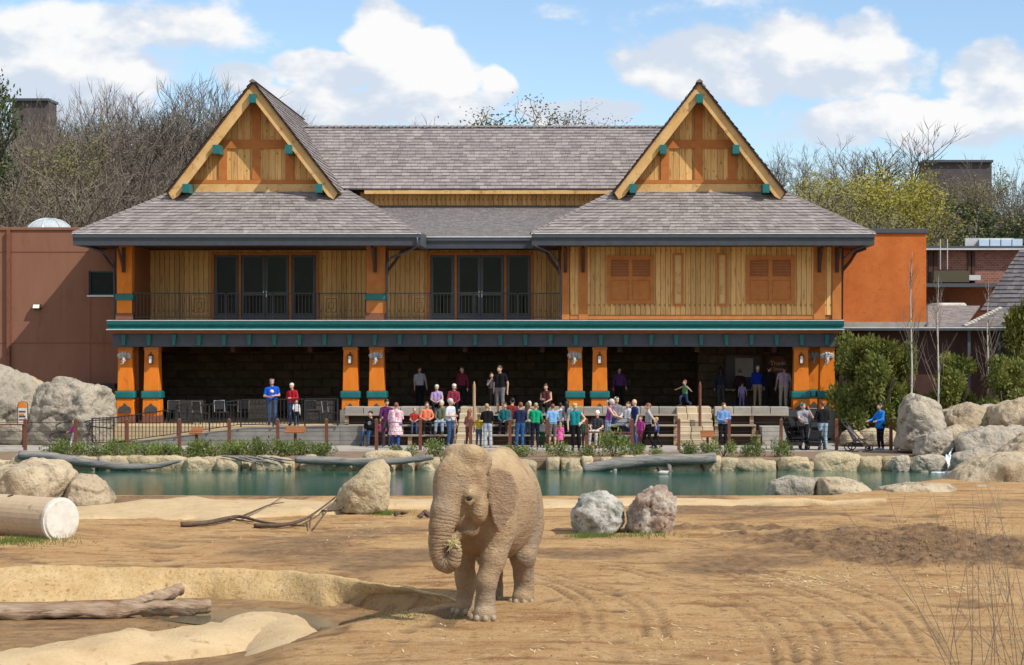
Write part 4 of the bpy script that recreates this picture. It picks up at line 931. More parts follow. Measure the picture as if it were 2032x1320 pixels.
m_ = MB(); m_.box(xp(1790,Yk), xp(2150,Yk), Yk-2.2, Yk-.14, zp(572,Yk), zp(565,Yk)); m_.build('canopy_slab', MT['slate'], bk)
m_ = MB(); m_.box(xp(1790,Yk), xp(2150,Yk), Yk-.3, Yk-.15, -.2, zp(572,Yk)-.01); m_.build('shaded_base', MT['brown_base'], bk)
for k in range(4):
    a = 1943+k*22; m_ = MB(); m_.add([P(a,489,Yk+1), P(a+20,489,Yk+1), P(a+20,474,Yk+3.5), P(a,474,Yk+3.5)], [(0,1,2,3)]); m_.build('roof_light_pane', MT['skylight'], bk)
m_ = MB(); m_.box(xp(1941,Yk), xp(2040,Yk), Yk+3.4, Yk+3.6, zp(489,Yk), zp(473,Yk+3.5)); m_.build('roof_light_frame', MT['lip'], bk)
for px in (1866, 1880):
    m_ = MB(); m_.tube([P(px,535,Yk-1.3), P(px,475,Yk-1.3)], .025, 5); m_.build('vent_pipe', MT['lip'], bk)
# small dark roof slope at the right edge
tr = thing('tiled_hut', 'dark tiled hut roof at the right edge above the shelter', 'building', (xp(2020,88), 88, 0))
roof_plane(tr, P(1945,618,86), P(2090,618,86), P(2110,495,90), P(2024,495,90), .34, w=(.25,.45), mat='tile_dk', th=.06, seed=77)
m_ = MB(); m_.box(xp(1958,86.6), xp(2100,86.6), 86.6, 89, -.1, zp(619,86.6)); m_.build('hut_wall', MT['stain_dk'], tr)
# far dark blocks on the hill
for nm, x0_, x1_, y0_, y1_, Y_, lb in (('distant_block',24,97,196,330,215,'dark flat-roofed block behind the bare trees at upper left'),('distant_hall',1832,1968,318,345,230,'low dark flat-roofed hall on the hilltop at right')):
    t_ = thing(nm, lb, 'building', P((x0_+x1_)/2, y1_, Y_))
    m_ = MB(); m_.box(xp(x0_,Y_), xp(x1_,Y_), Y_, Y_+3, zp(y1_+60,Y_), zp(y0_+5,Y_)); m_.build('wall', M('distant_brick',(.075,.065,.07),(.095,.08,.085),.9), t_)
    m_ = MB(); m_.box(xp(x0_-2,Y_), xp(x1_+2,Y_), Y_-.4, Y_+3.4, zp(y0_+5,Y_)+.01, zp(y0_,Y_)); m_.build('roof', MT['slate'], t_)
    if 'hall' in nm:
        for k in range(0):
            m_ = MB(); a = x0_+8+k*32; m_.box(xp(a,Y_), xp(a+22,Y_), Y_-.05, Y_-.01, zp(y0_+30,Y_), zp(y0_+18,Y_)); m_.build('window', MT['glass'], t_)
# small white vehicle roof seen over the shelter roof
vn = thing('parked_van', 'white van roof showing over the shelter roof ridge', 'van', P(1888,640,94))
c = P(1888,640,94); m_ = MB(); m_.prism([(c.x-.9,c.z-1.2),(c.x+.9,c.z-1.2),(c.x+.9,c.z+.3),(c.x+.72,c.z+.95),(c.x-.72,c.z+.95),(c.x-.9,c.z+.3)], c.y, c.y+4); m_.build('body', MT['white'], vn, bevel=.1, seg=2)
m_ = MB(); m_.prism([(c.x-.7,c.z+.32),(c.x+.7,c.z+.32),(c.x+.6,c.z+.8),(c.x-.6,c.z+.8)], c.y-.02, c.y-.005); m_.build('windscreen', MT['glass'], vn)

# ------------------------------------------------------------------ trees
def grow_tree(seed, levels=6, spread=.55, lean=.1, first=.30, ratio=.74, kids=(2,3), leaf=None, nleaf=0, lsize=.02, up=.25, r0=.022, lspread=.05, thin=.7, rmin=.0017):
    rnd = random.Random(seed); T = MB(); Cn = MB(); tips = []
    RM = rmin
    def rv(): return Vector((rnd.gauss(0,1), rnd.gauss(0,1), rnd.gauss(0,1))).normalized()
    def seg(p, d, L, r, lv):
        pts = [p]; n = 4 if lv < 2 else 3; dd = d.copy(); rr = [r]
        for i in range(n):
            dd = (dd + rv()*.14 + Vector((0,0,up*.12))).normalized(); pts.append(pts[-1]+dd*(L/n)); rr.append(r*(1-(1-thin)*(i+1)/n))
        rq = [max(RM, q) for q in rr]
        if lv >= levels-1: rq[-1] = RM*.35; rq[-2] = RM*.75
        (T if lv < 2 else Cn).tube(pts, rq, 6 if lv < 2 else (4 if lv < 3 else 3), cap=False)
        if lv >= levels-2: tips.extend(pts[1:])
        if lv >= levels-1: return
        k = rnd.randint(*kids) + (1 if lv == 0 else 0)
        for j in range(k):
            ax = rv(); s = spread*rnd.uniform(.6,1.3); nd = (dd + (ax - dd*ax.dot(dd)).normalized()*s + Vector((0,0,up*.5))).normalized()
            seg(pts[-1 if j < 2 else rnd.randint(1,n)], nd, L*ratio*rnd.uniform(.75,1.2), rr[-1]*rnd.uniform(.7,.95), lv+1)
        if lv in (0,1,2):
            for j in range(2):
                ax = rv(); nd = (dd*.5 + (ax - dd*ax.dot(dd)).normalized()*.8).normalized(); seg(pts[rnd.randint(max(1,n-2),n)], nd, L*ratio*.7, r*.42, min(lv+2, levels-1))
    seg(Vector((0,0,0)), Vector((rnd.gauss(0,lean), rnd.gauss(0,lean), 1)).normalized(), first, r0, 0)
    zmax = max(v.z for v in Cn.v); k = 1/zmax
    for q in (T, Cn): q.v = [v*k for v in q.v]
    tips = [t*k for t in tips]
    mats = []
    tm = new_mesh('trunk', T.v, T.f, MT['bark']); 
    V = [tuple(v) for v in Cn.v]; Fs = list(Cn.f); mi = [0]*len(Fs)
    if leaf:
        for i in range(nleaf):
            t = rnd.choice(tips); c = t + rv()*rnd.random()*lspread; a = rv(); b = a.orthogonal().normalized(); s = lsize*rnd.uniform(.6,1.4); b0 = len(V)
            V += [tuple(c+a*s), tuple(c+b*s*.5), tuple(c-a*s), tuple(c-b*s*.5)]; Fs.append((b0,b0+1,b0+2,b0+3)); mi.append(1)
    cm = new_mesh('crown', V, Fs, [MT['bark'], MT[leaf] if leaf else MT['bark']], mi)
    return tm, cm
TV = {}
for i in range(4): TV['bare%d'%i] = grow_tree(100+i, 7, .5+.05*i, ratio=.76, kids=(3,3), r0=.02, up=.2, rmin=.00115)
for i in range(3): TV['bud%d'%i] = grow_tree(120+i, 6, .6, ratio=.76, kids=(2,3), leaf='leaf_bud', nleaf=3600, lsize=.0048, lspread=.05, r0=.02, rmin=.0013)
for i in range(2): TV['olive%d'%i] = grow_tree(140+i, 6, .65, ratio=.76, kids=(2,3), leaf='leaf_olive', nleaf=9500, lsize=.0072, lspread=.08, first=.2)
for i in range(2): TV['willow%d'%i] = grow_tree(150+i, 6, .75, ratio=.78, kids=(2,3), leaf='leaf_willow', nleaf=15000, lsize=.0085, lspread=.10, first=.18, up=.05)
TV['ever0'] = grow_tree(160, 6, .7, ratio=.72, kids=(2,3), leaf='leaf_dark', nleaf=13000, lsize=.0095, lspread=.08, first=.16)
ntree = 0
def tree(kind, px, ytop, Y, wid, label, group=None, zbase=None, nm='bare_tree'):
    global ntree
    rnd = random.Random(ntree*7+1); ntree += 1
    x = xp(px, Y); zb = float(hill_z(np.array(x), np.array(float(Y))))-.3 if zbase is None else zbase
    h = zp(ytop, Y) - zb
    t_ = thing(nm, label, 'tree', (x, Y, zb), group)
    for nm2, me in zip(('trunk','crown'), TV[kind]):
        o = link_mesh(nm2, me, t_); o.scale = (h*wid, h*wid, h); o.rotation_euler = (0,0,rnd.uniform(0,6.28))
    return t_
rt = random.Random(11)
LEFT = 'bare grey-brown tree in the dense wood behind the brown annex'
skyl = [(-30,180),(60,225),(130,215),(180,185),(240,150),(290,175),(335,148),(380,160),(430,160),(470,185),(540,215)]
for i, px in enumerate(np.linspace(-30, 520, 27)):
    yt = float(np.interp(px, [a for a,_ in skyl], [b for _,b in skyl])) + rt.uniform(-12,8)
    tree('bare%d'%(i % 4), px+rt.uniform(-10,10), yt, rt.uniform(138,160), rt.uniform(.85,1.15), LEFT, 'wood on the left hillside')
for i, px in enumerate(np.linspace(-40, 480, 22)):
    tree(('bud%d'%(i % 3)) if i % 2 else 'bare%d'%((i+1) % 4), px+rt.uniform(-12,12), rt.uniform(215,265), rt.uniform(122,138), rt.uniform(.9,1.15), LEFT, 'wood on the left hillside')
for i, px in enumerate(np.linspace(-40, 420, 16)):
    tree(('bud%d'%(i % 3)) if i % 3 else 'bare%d'%(i % 4), px+rt.uniform(-12,12), rt.uniform(300,350), rt.uniform(104,116), rt.uniform(1.0,1.3), 'low brown scrubby tree just above the brown annex roof', 'scrub above the annex')
tree('bare1', 425, 158, 128, .95, 'tall open bare tree rising just left of the left gable')
tree('ever0', 14, 168, 118, .55, 'dark green conifer at the left edge of the picture', nm='evergreen_tree')
tree('olive1', 60, 250, 116, .8, 'olive leafed tree beside the conifer at the left edge', nm='leafing_tree')
tree('bud1', 1058, 176, 135, 1.5, 'round budding tree rising behind the main roof ridge')
tree('olive0', 1015, 205, 133, 1.2, 'small pale green tree beside the round one behind the ridge', nm='leafing_tree')
tree('bare2', 905, 232, 140, 1.2, 'bare tree top barely showing above the main roof ridge')
RIGHT = 'bare dark tree on the skyline right of the right gable'
for px, yt, kd, w in ((1548,280,'bare0',.8),(1578,305,'bare3',1.),(1615,280,'bare1',1.2),(1648,305,'bare2',1.)): tree(kd, px, yt, 165+px % 7, w, RIGHT, 'skyline trees at right')
tree('bare3', 1695, 244, 160, 1.2, 'tall upright bare tree on the skyline above the yellow-green willow')
tree('bare0', 1755, 248, 160, 1.5, 'broad rounded bare tree on the skyline beside the upright one')
tree('bare2', 2008, 262, 120, .6, 'tall pale bare tree at the right edge of the picture')
tree('bare1', 1975, 300, 130, .8, 'slender bare tree in front of the low hilltop hall')
tree('willow0', 1735, 328, 125, 1.2, 'bright yellow-green willow above the right wing roof', nm='willow_tree')
tree('willow1', 1655, 350, 128, 1.1, 'smaller yellow-green willow close to the right gable', nm='willow_tree')
for i, (px, yt) in enumerate(((1590,372),(1640,388),(1700,398),(1770,392),(1600,345),(1560,380))): tree(('bud%d' if i % 2 else 'olive%d') % (i % 2), px, yt, 108+i*2.2, 1.15, 'brownish scrub tree just behind the right wing roof', 'scrub behind the right wing')
for i, (px, yt, kd) in enumerate(((1842,348,'olive0'),(1880,352,'olive1'),(1925,345,'bud0'),(1965,338,'olive0'),(2015,345,'bud2'),(2050,330,'olive1'))): tree(kd, px, yt, 126+i*1.5, .95, 'olive-brown budding tree above the brick building', 'budding trees above the brick building')
for i, (px, yt) in enumerate(((1850,415),(1890,420),(1930,425),(1965,412),(2010,418),(2045,412))): tree('ever0' if i % 2 == 0 else 'olive1', px, yt, 110+i*.8, 1.3, 'dark green bush tree directly behind the brick building roof', 'dark bushes behind the brick building', nm='evergreen_tree')
tree('willow1', 1790, 352, 121, 1.0, 'yellow-green willow just right of the brightest one', nm='willow_tree')
for px, yt in ((1845,348),(1892,342),(1938,346),(1985,335)): tree('bud1', px, yt, 150+px % 5, 1.3, 'hazy budding tree in front of the hilltop hall', 'trees before the hilltop hall')
# undergrowth that closes the wood
def undergrowth():
    rnd = random.Random(4); m_ = MB()
    def twig(x, Y, h):
        z = float(hill_z(np.array(x), np.array(Y)))-.2; p = Vector((x,Y,z)); 
        for k in range(5):
            d = Vector((rnd.gauss(0,.5), rnd.gauss(0,.5), 1)).normalized(); q = p+d*h*rnd.uniform(.5,1); m_.tube([p, q, q+Vector((rnd.gauss(0,.4),rnd.gauss(0,.4),.5))*h*.4], [.035,.02,.008], 3, cap=False)
    for i in range(1500):
        side = i % 5 < 3; px = rnd.uniform(-60,520) if side else rnd.uniform(1540,2080); Y = rnd.uniform(100,165); twig(xp(px,Y), Y, rnd.uniform(2,4.5))
    o = m_.build('undergrowth', MT['bark2']); tag(o, 'tangle of grey brushwood covering the hillside under the trees', 'undergrowth', kind='stuff')
undergrowth()

# ------------------------------------------------------------------ leafy bushes
def leaf_mesh(name, seed, n, ls, blobs, mat, stems=True, asp=.45):
    rnd = random.Random(seed); V = []; Fs = []
    for i in range(n):
        b = rnd.choices(blobs, weights=[q[3]*q[4] for q in blobs])[0]
        d = Vector((rnd.gauss(0,1), rnd.gauss(0,1), rnd.gauss(0,1))).normalized()*(rnd.random()**.45)
        c = Vector((b[0]+d.x*b[3], b[1]+d.y*b[3], b[2]+d.z*b[4]))
        if c.z < .02: c.z = abs(c.z)+.02
        o = (d + Vector((rnd.gauss(0,.6), rnd.gauss(0,.6), rnd.gauss(0,.5)+.3))).normalized(); a = o.orthogonal().normalized(); a = (a*math.cos(rnd.uniform(0,6)) + o.cross(a)*math.sin(rnd.uniform(0,6))).normalized(); s = ls*rnd.uniform(.6,1.35)
        tip = (o*.75+a*.2).normalized(); b0 = len(V); w = tip.cross(a).normalized() if tip.cross(a).length > 1e-4 else a
        V += [tuple(c), tuple(c+tip*s*.5+w*s*asp*.5), tuple(c+tip*s), tuple(c+tip*s*.5-w*s*asp*.5)]; Fs.append((b0,b0+1,b0+2,b0+3))
    return new_mesh(name, V, Fs, MT[mat])
def stem_mesh(seed, h, n, sp, r=.012):
    rnd = random.Random(seed); m_ = MB()
    for i in range(n):
        a = rnd.uniform(0,6.28); m_.tube([(0,0,-.03),(math.cos(a)*sp*.4,math.sin(a)*sp*.4,h*.45),(math.cos(a)*sp,math.sin(a)*sp,h*.85)], [r,r*.7,r*.3], 4, cap=False)
    return new_mesh('stems', m_.v, m_.f, MT['bark2'])
SHV = []
for i in range(4):
    rnd = random.Random(300+i); bl = [(rnd.uniform(-.35,.35), rnd.uniform(-.25,.25), rnd.uniform(.12,.3), rnd.uniform(.16,.26), rnd.uniform(.12,.26)) for _ in range(7)]
    SHV.append((leaf_mesh('foliage', 310+i, 620, .085, bl, 'leaf_shrub'), stem_mesh(320+i, .4, 9, .3)))
def shrub(px, py, w, h, label, i, grpn, z=-.03):
    g_ = gnd(px, py, z); t_ = thing('low_shrub', label, 'shrub', tuple(g_), grpn)
    sc = w/1.1
    for nm, me in zip(('foliage','stems'), SHV[i % 4]):
        o = link_mesh(nm, me, t_); o.scale = (sc, sc*.9, h/.5); o.rotation_euler = (0,0,i*1.3)
    return t_
ni = 0
for px in list(range(105, 670, 26)):
    rnd = random.Random(px); big = px in (235,261,521,547,391,417)
    shrub(px+rnd.uniform(-6,6), 903+rnd.uniform(-2,4), rnd.uniform(1.0,1.3), rnd.uniform(.42,.58)+(.15 if big else 0), 'leafy low green shrub in the planted row along the left half of the pond', ni, 'planted row of shrubs'); ni += 1
for px, w, h, lb in ((800,.8,.35,'small green shrub just left of the elephant behind the pond'),(862,1.0,.5,'rounded green shrub directly behind the elephant head'),(905,.7,.3,'small shrub behind the elephant shoulder'),(1012,.8,.35,'shrub peeping over the elephant back'),(1040,.9,.3,'low spreading shrub right of the elephant back'),
                     (1104,.8,.42,'dark round shrub before the fence under the girl in pink'),(1160,.8,.32,'low shrub below the woman in the teal vest'),(1216,1.0,.72,'tallest green shrub before the wheelchair'),(1262,.7,.4,'shrub at the right of the tallest one'),(1300,.5,.25,'tiny shrub above the grey log'),
                     (1366,.8,.42,'shrub left of the lectern sign by the right stairs'),(1400,.7,.38,'shrub under the lectern sign by the right stairs'),(1436,.75,.48,'shrub before the man in the light blue shirt'),(1482,.6,.36,'shrub right of the man in light blue'),(1504,.5,.6,'upright narrow shrub before the seats'),(1547,.85,.46,'shrub left of the stroller group')):
    shrub(px, 906, w*1.35, h*1.3, lb, ni, 'shrubs behind the right half of the pond'); ni += 1
# big glossy evergreen bushes on the right
def big_bush(seed, n, ls, W, H, mat):
    rnd = random.Random(seed); bl = []
    for k in range(26):
        t = rnd.random(); r = W*.5*(1-.55*t)*math.sqrt(rnd.random()); a = rnd.uniform(0,6.28); bl.append((r*math.cos(a), r*math.sin(a), H*(.14+.76*t), W*rnd.uniform(.12,.2), H*rnd.uniform(.07,.12)))
    return leaf_mesh('foliage', seed, n, ls, bl, mat), stem_mesh(seed+1, H*.7, 12, W*.25, .05)
BB = [big_bush(400+i, 8500, .17, 2.4, 3.3, 'leaf_mag') for i in range(3)]
def bush(px, py, Y, w, h, label, i):
    t_ = thing('evergreen_bush', label, 'bush', (xp(px,Y), Y, max(0, zp(py,Y)) if py else 0), 'glossy evergreen bushes')
    for nm, me in zip(('foliage','stems'), BB[i % 3]):
        o = link_mesh(nm, me, t_); o.scale = (w/2.4, w/2.4*.9, h/3.3); o.rotation_euler = (0,0,i*2.1)
bush(1690,None,75.5,2.0,4.3,'tall glossy evergreen bush touching the rightmost orange column',0)
bush(1745,None,74.6,2.6,4.3,'widest glossy evergreen bush behind the woman in blue',1)
bush(1795,None,76.5,1.8,3.9,'glossy evergreen bush behind the pale sapling',2)
bush(1895,None,75.2,2.3,3.6,'pointed evergreen bush between the two saplings and the dark doorway',1)
bush(1995,None,74.4,2.2,3.4,'evergreen bush at the right edge above the rocks',0)
bush(2035,None,78,2.4,6.0,'yellow-green bush at the right edge beside the hut roof',2)
for i,(px,yt,Y,lb) in enumerate(((1808,500,73.8,'pale slender sapling standing behind the tall upright rock'),(1861,545,73.6,'pale slender sapling left of the pointed bush'),(1960,560,75,'thin bare sapling before the dark shelter'))):
    rnd = random.Random(500+i); h = zp(yt,Y); t_ = thing('sapling', lb, 'tree', (xp(px,Y),Y,0)); b_ = t_.location.copy(); m_ = MB(); m_.tube([b_, b_+Vector((.03,0,h*.4)), b_+Vector((-.02,0,h*.75)), b_+Vector((.04,0,h))], [.045,.035,.02,.006], 6); m_.build('trunk', MT['palebark'], t_)
    m_ = MB()
    for k in range(34):
        z = h*rnd.uniform(.25,.95); a = rnd.uniform(0,6.28); L = (h-z)*.35+.25; d = Vector((math.cos(a)*.45,math.sin(a)*.45,1)).normalized(); p = b_+Vector((0,0,z)); q = p+d*L*.6
        m_.tube([p,q,q+(d+Vector((rnd.gauss(0,.2),rnd.gauss(0,.2),.2)))*L*.4], [.012,.008,.004], 3, cap=False)
        m_.tube([q,q+Vector((rnd.gauss(0,.3),rnd.gauss(0,.3),.6))*L*.4], [.006,.003], 3, cap=False)
    m_.build('branches', MT['bark'], t_)
m_ = MB(); m_.box(xp(1672,73), 14, 72.4, 78, -.1, .22); tag(m_.build('shrub_bed', MT['soil']), 'mulched bed under the evergreen bushes', kind='structure')
# ------------------------------------------------------------------ rocks
def ico(n):
    bm = bmesh.new(); bmesh.ops.create_icosphere(bm, subdivisions=n, radius=1); V = np.array([v.co[:] for v in bm.verts]); Fc = [[v.index for v in f.verts] for f in bm.faces]; bm.free(); return V, np.array(Fc)
ICO = {k: ico(k) for k in (3,4,5)}
def fract(V, f, seed, o=4):
    off = Vector((seed*3.7, seed*1.3, seed*2.1)); return np.array([noise.fractal(Vector(v)*f+off, .9, 2.0, o) for v in V])
def hull_rock(pts, sub=4, p=16, amp=.06, f=1.6, seed=0, crack=.05):
    pts = [Vector(q) for q in pts]; c = sum(pts, Vector())/len(pts)
    bm = bmesh.new(); [bm.verts.new(q-c) for q in pts]; r = bmesh.ops.convex_hull(bm, input=bm.verts); bm.normal_update()
    pl = [(f_.normal.copy(), f_.normal.dot(f_.verts[0].co)) for f_ in bm.faces if len(f_.verts) > 2]; bm.free()
    pl = [(n if d > 0 else -n, abs(d)) for n, d in pl if abs(d) > 1e-4]
    rr0 = random.Random(seed*13+5)
    for _ in range(13):
        n = Vector((rr0.gauss(0,1), rr0.gauss(-.3,1), rr0.gauss(.15,.8))).normalized(); hmax = max(n.dot(q-c) for q in pts); pl.append((n, hmax*rr0.uniform(.74,.93)))
    V, Fc = ICO[sub]; A = np.array([[n.x/d, n.y/d, n.z/d] for n, d in pl]); S = np.clip(V@A.T, 0, None); p = 70; rad = ((S/S.max(1)[:,None])**p).sum(1)**(-1./p)/S.max(1); W = V*rad[:,None]
    size = np.median(rad)
    n1 = fract(W/size, f, seed, 5); n2 = fract(W/size, f*.8, seed+9, 3); n3 = fract(W/size, f*2.3, seed+19, 4); k = n1*amp*1.2*size - np.abs(n3)*amp*.7*size - crack*1.2*size*np.exp(-(n2/.028)**2)
    off = Vector((seed*1.7, seed*.9, seed*2.3)); cr = np.zeros(len(W)); cell = np.zeros(len(W)); wob = fract(W/size, 2.2, seed+31, 2)
    for i_, v_ in enumerate(W/size):
        dd, pp_ = noise.voronoi(Vector((v_[0]*1.25+wob[i_]*.12, v_[1]*1.25, v_[2]*1.7+wob[i_]*.15))+off); cr[i_] = dd[1]-dd[0]; q_ = pp_[0]; cell[i_] = (math.sin(q_.x*127.1+q_.y*311.7+q_.z*74.7)*43758.5) % 1.
    k = k + (cell-.5)*.13*size*min(1, crack/.04) - crack*1.6*size*np.exp(-(cr/.045)**2)
    W = W + V*k[:,None] + np.array(c)
    return W, Fc
def rock(name, label, sil, Y, depth, mat, sub=4, amp=.05, f=1.7, seed=0, crack=.04, cat='rock', group=None, p=44, lean=0.):
    """sil: outline in the photo (roughly convex); stands at distance Y with the given depth"""
    cx = sum(q[0] for q in sil)/len(sil); cy = sum(q[1] for q in sil)/len(sil); pts = []
    rnd = random.Random(seed)
    for x, y in sil:
        pts.append(P(x, y, Y)); 
        for s, k in ((-.5,.74),(.5,.8)):
            k2 = k*rnd.uniform(.72,1.16); q = P(cx+(x-cx)*k2, cy+(y-cy)*k2, Y); q.y += s*depth*rnd.uniform(.85,1.1); q.z -= .12*(s < 0)*(1 if y > cy else 0); pts.append(q)
    W, Fc = hull_rock(pts, sub, p, amp, f, seed, crack)
    b = Vector((float(W[:,0].mean()), float(W[:,1].mean()), float(W[:,2].min())))
    o = link_mesh(name, np_mesh(name, W-np.array(b), Fc, mat)); o.location = b; BASE[o.name] = b; tag(o, label, cat, group); return o
mk = lambda n: MT[n]
# yard boulders
rock('boulder','tall cream boulder with slanting left edge between pond and dead branches',[(664,985),(668,1015),(700,1022),(745,1022),(778,1015),(779,930),(765,908),(735,914),(700,945),(667,972)],44.6,1.3,mk('bank_stone'),5,.035,1.8,3,.03)
rock('boulder','round white and grey speckled boulder beside the pinkish one',[(1131,1040),(1133,1010),(1150,982),(1185,969),(1215,978),(1238,1005),(1243,1040),(1225,1062),(1175,1062),(1140,1058)],39.6,1.15,mk('rock_white'),5,.07,2.2,5,.03)
rock('boulder','pinkish brown and white jagged boulder right of the speckled one',[(1240,1050),(1243,1020),(1262,985),(1300,957),(1325,962),(1344,990),(1344,1055),(1330,1064),(1260,1063)],39.4,1.0,mk('rock_pink'),5,.10,2.4,8,.06,p=44)
rock('boulder','long low tan boulder at the left edge of the pond',[(-60,990),(-60,945),(20,922),(60,909),(110,914),(150,935),(165,960),(170,998),(60,1006),(-20,1004)],47.2,2.6,mk('rock'),5,.05,1.6,11,.05)
rock('boulder','low rounded rock spur running from the left boulder into the pond',[(120,1000),(125,965),(150,938),(190,942),(215,965),(229,998),(222,1004),(160,1006)],46.8,1.6,mk('rock'),5,.045,1.8,12,.05)
# rock wall left of the pavilion
rock('rock_face','grey cliff-like rock face behind the info sign at the far left',[(-120,890),(-120,730),(0,724),(40,735),(80,760),(110,800),(105,893),(20,895)],74.1,2.4,mk('rock_grey'),5,.05,2.0,21,.05,cat='rock wall')
rock('rock_face','broad grey rock face between the info sign and the first column',[(50,893),(55,800),(82,758),(120,748),(165,764),(224,770),(227,885),(200,895)],74.0,2.2,mk('rock_grey'),5,.06,2.2,22,.06,cat='rock wall',p=40)
rock('rock_face','brownish rock shoulder at the top of the left cliff',[(30,800),(38,738),(60,742),(90,765),(100,800),(70,820)],74.6,2,mk('rock'),4,.05,2.2,23,.05,cat='rock wall')
# big rockwork on the right
RW = [('tall upright grey rock at the left end of the right rockwork',[(1776,905),(1778,840),(1790,795),(1808,781),(1840,783),(1868,800),(1878,830),(1860,880),(1820,908)],68.6,2.2,'rock_grey',31,.03),
      ('wide tan rock behind the tall upright one',[(1850,870),(1862,820),(1920,803),(1968,815),(1975,860),(1930,890)],70.5,2.4,'rock',32,.05),
      ('rock ledge high at the right edge under the evergreen bush',[(1960,850),(1970,812),(2010,790),(2080,780),(2090,850),(2020,870)],69.0,2.6,'rock',33,.05),
      ('layered rock slab below the high ledge at the right edge',[(1895,905),(1900,868),(1960,845),(2030,845),(2090,850),(2090,930),(1950,925)],65.8,2.6,'rock_grey',34,.06),
      ('grey angular rock left of the waterfall',[(1806,902),(1830,860),(1880,845),(1890,860),(1888,900),(1850,906)],66.4,1.4,'rock_grey',35,.05),
      ('square grey stone at the foot of the waterfall',[(1808,935),(1812,905),(1850,901),(1876,904),(1880,930),(1845,937)],63.6,.9,'rock_grey',36,.04),
      ('small dark stone left of the waterfall foot',[(1766,935),(1772,906),(1803,904),(1810,930),(1790,937)],63.8,.8,'rock_grey',37,.05),
      ('large smooth tan rock mass sloping down to the yard at right',[(1862,990),(1880,945),(1920,915),(1985,895),(2060,900),(2090,960),(2080,996),(1950,996)],55.5,3.4,'rock',38,.045),
      ('tan rock at the right edge above the sloping mass',[(1960,930),(1985,890),(2030,862),(2100,860),(2110,960),(2020,960)],59.0,3.0,'rock',39,.05),
      ('flat tan rock in front of the sloping mass at the pond corner',[(1728,996),(1738,968),(1800,957),(1880,962),(1925,985),(1900,1001),(1790,1003)],51.0,1.8,'rock',40,.045),
      ('grey rounded rock at the near right corner of the pond',[(1517,988),(1530,958),(1570,944),(1618,950),(1625,990),(1570,994)],52.0,1.3,'rock_grey',41,.04),
      ('long low tan rock right of the grey one on the near bank',[(1614,994),(1618,950),(1660,947),(1705,958),(1740,985),(1730,997),(1660,998)],51.6,1.5,'rock',42,.045)]
RW += [('brown rock wedged between the tall upright rock and the layered slab',[(1840,905),(1850,865),(1900,845),(1935,860),(1940,905),(1890,915)],67.4,2.0,'rock',43,.05),
       ('dark shaded rock under the layered slab beside the waterfall',[(1885,945),(1890,905),(1940,890),(1990,900),(1990,945),(1930,952)],63.2,1.8,'rock_grey',44,.05),
       ('low rock at the foot of the sloping mass on the yard edge',[(1880,1003),(1890,975),(1950,962),(2010,968),(2070,975),(2080,1004)],52.2,1.6,'rock',45,.05),
       ('rounded rock on top of the cluster at the right edge',[(1900,850),(1910,815),(1960,800),(2005,812),(2010,850),(1960,862)],72.0,2.0,'rock_grey',46,.05)]
for lb, sil, Y, dp, mt, sd, am in RW:
    cx_ = sum(q[0] for q in sil)/len(sil); cy_ = sum(q[1] for q in sil)/len(sil); sil = [(cx_+(x-cx_)*1.12, cy_+(y-cy_)*1.06) for x, y in sil]
    rock('boulder', lb, sil, Y, dp, mk(mt), 5, am, 1.9, sd, .045, group='right rockwork')
# stones of the far bank
rs_ = random.Random(9)
BST = [(357,428,906,938,'pale blocky stone in the far bank right of the long curved log'),(486,592,906,936,'low tan stone in the far bank left of the tall boulder'),(716,832,893,912,'flat cream slab on the bank above the tall boulder'),(1012,1070,912,936,'pale bank stone just right of the elephant back'),(1118,1160,908,940,'upright cream stone at the left end of the grey log'),(1172,1218,918,944,'small rounded stone under the grey log'),
       (1448,1532,908,938,'cream stone in the bank right of the grey log'),(1555,1618,912,936,'rounded cream stone below the stroller group'),(1604,1720,896,936,'largest cream block on the bank near the waterfall'),(1690,1752,905,936,'cream block right of the largest one'),(1750,1812,905,932,'pale stone beside the waterfall pool'),
       (20,70,897,940,'cream stone at the far left end of the bank'),(1235,1420,922,938,'long low stone half under the grey log'),(592,650,915,938,'small stone at the waterline left of the tall boulder'),(830,870,912,940,'stone at the waterline left of the elephant'),(425,490,905,934,'flat stone in the far bank among thin roots')]
for i, (a, b, t, d, lb) in enumerate(BST):
    w = b-a; h = d-t; sil = [(a,d-2),(a+.04*w,t+.35*h),(a+.18*w,t+.06*h),(a+.5*w,t),(a+.85*w,t+.1*h),(b-.02*w,t+.4*h),(b,d-2),(a+.5*w,d+3)]
    rock('bank_stone', lb, sil, 64.3+.02*(i % 5)+(1.6 if t < 895 else 0), .9, mk('bank_stone'), 4, .05, 1.7, 60+i, .03, group='stones of the far bank')
# long run of lower bank stones in between
for i in range(46):
    px = -30+i*40+rs_.uniform(-8,8); w = rs_.choice((28,36,48,64,84))*rs_.uniform(.85,1.1); t = rs_.uniform(900,913); d = 941
    sil = [(px-w/2,d),(px-w*.49,t+rs_.uniform(1,7)),(px-w*.4,t+rs_.uniform(0,2)),(px+w*.4,t+rs_.uniform(0,4)),(px+w*.49,t+rs_.uniform(2,9)),(px+w/2,d)]
    if px > 1790: continue
    rock('bank_stone', 'low flat cream stone in the continuous edging of the far bank', sil, 64.40, .6, mk('bank_stone'), 3, .06, 1.8, 200+i, .03, group='edging stones of the far bank')
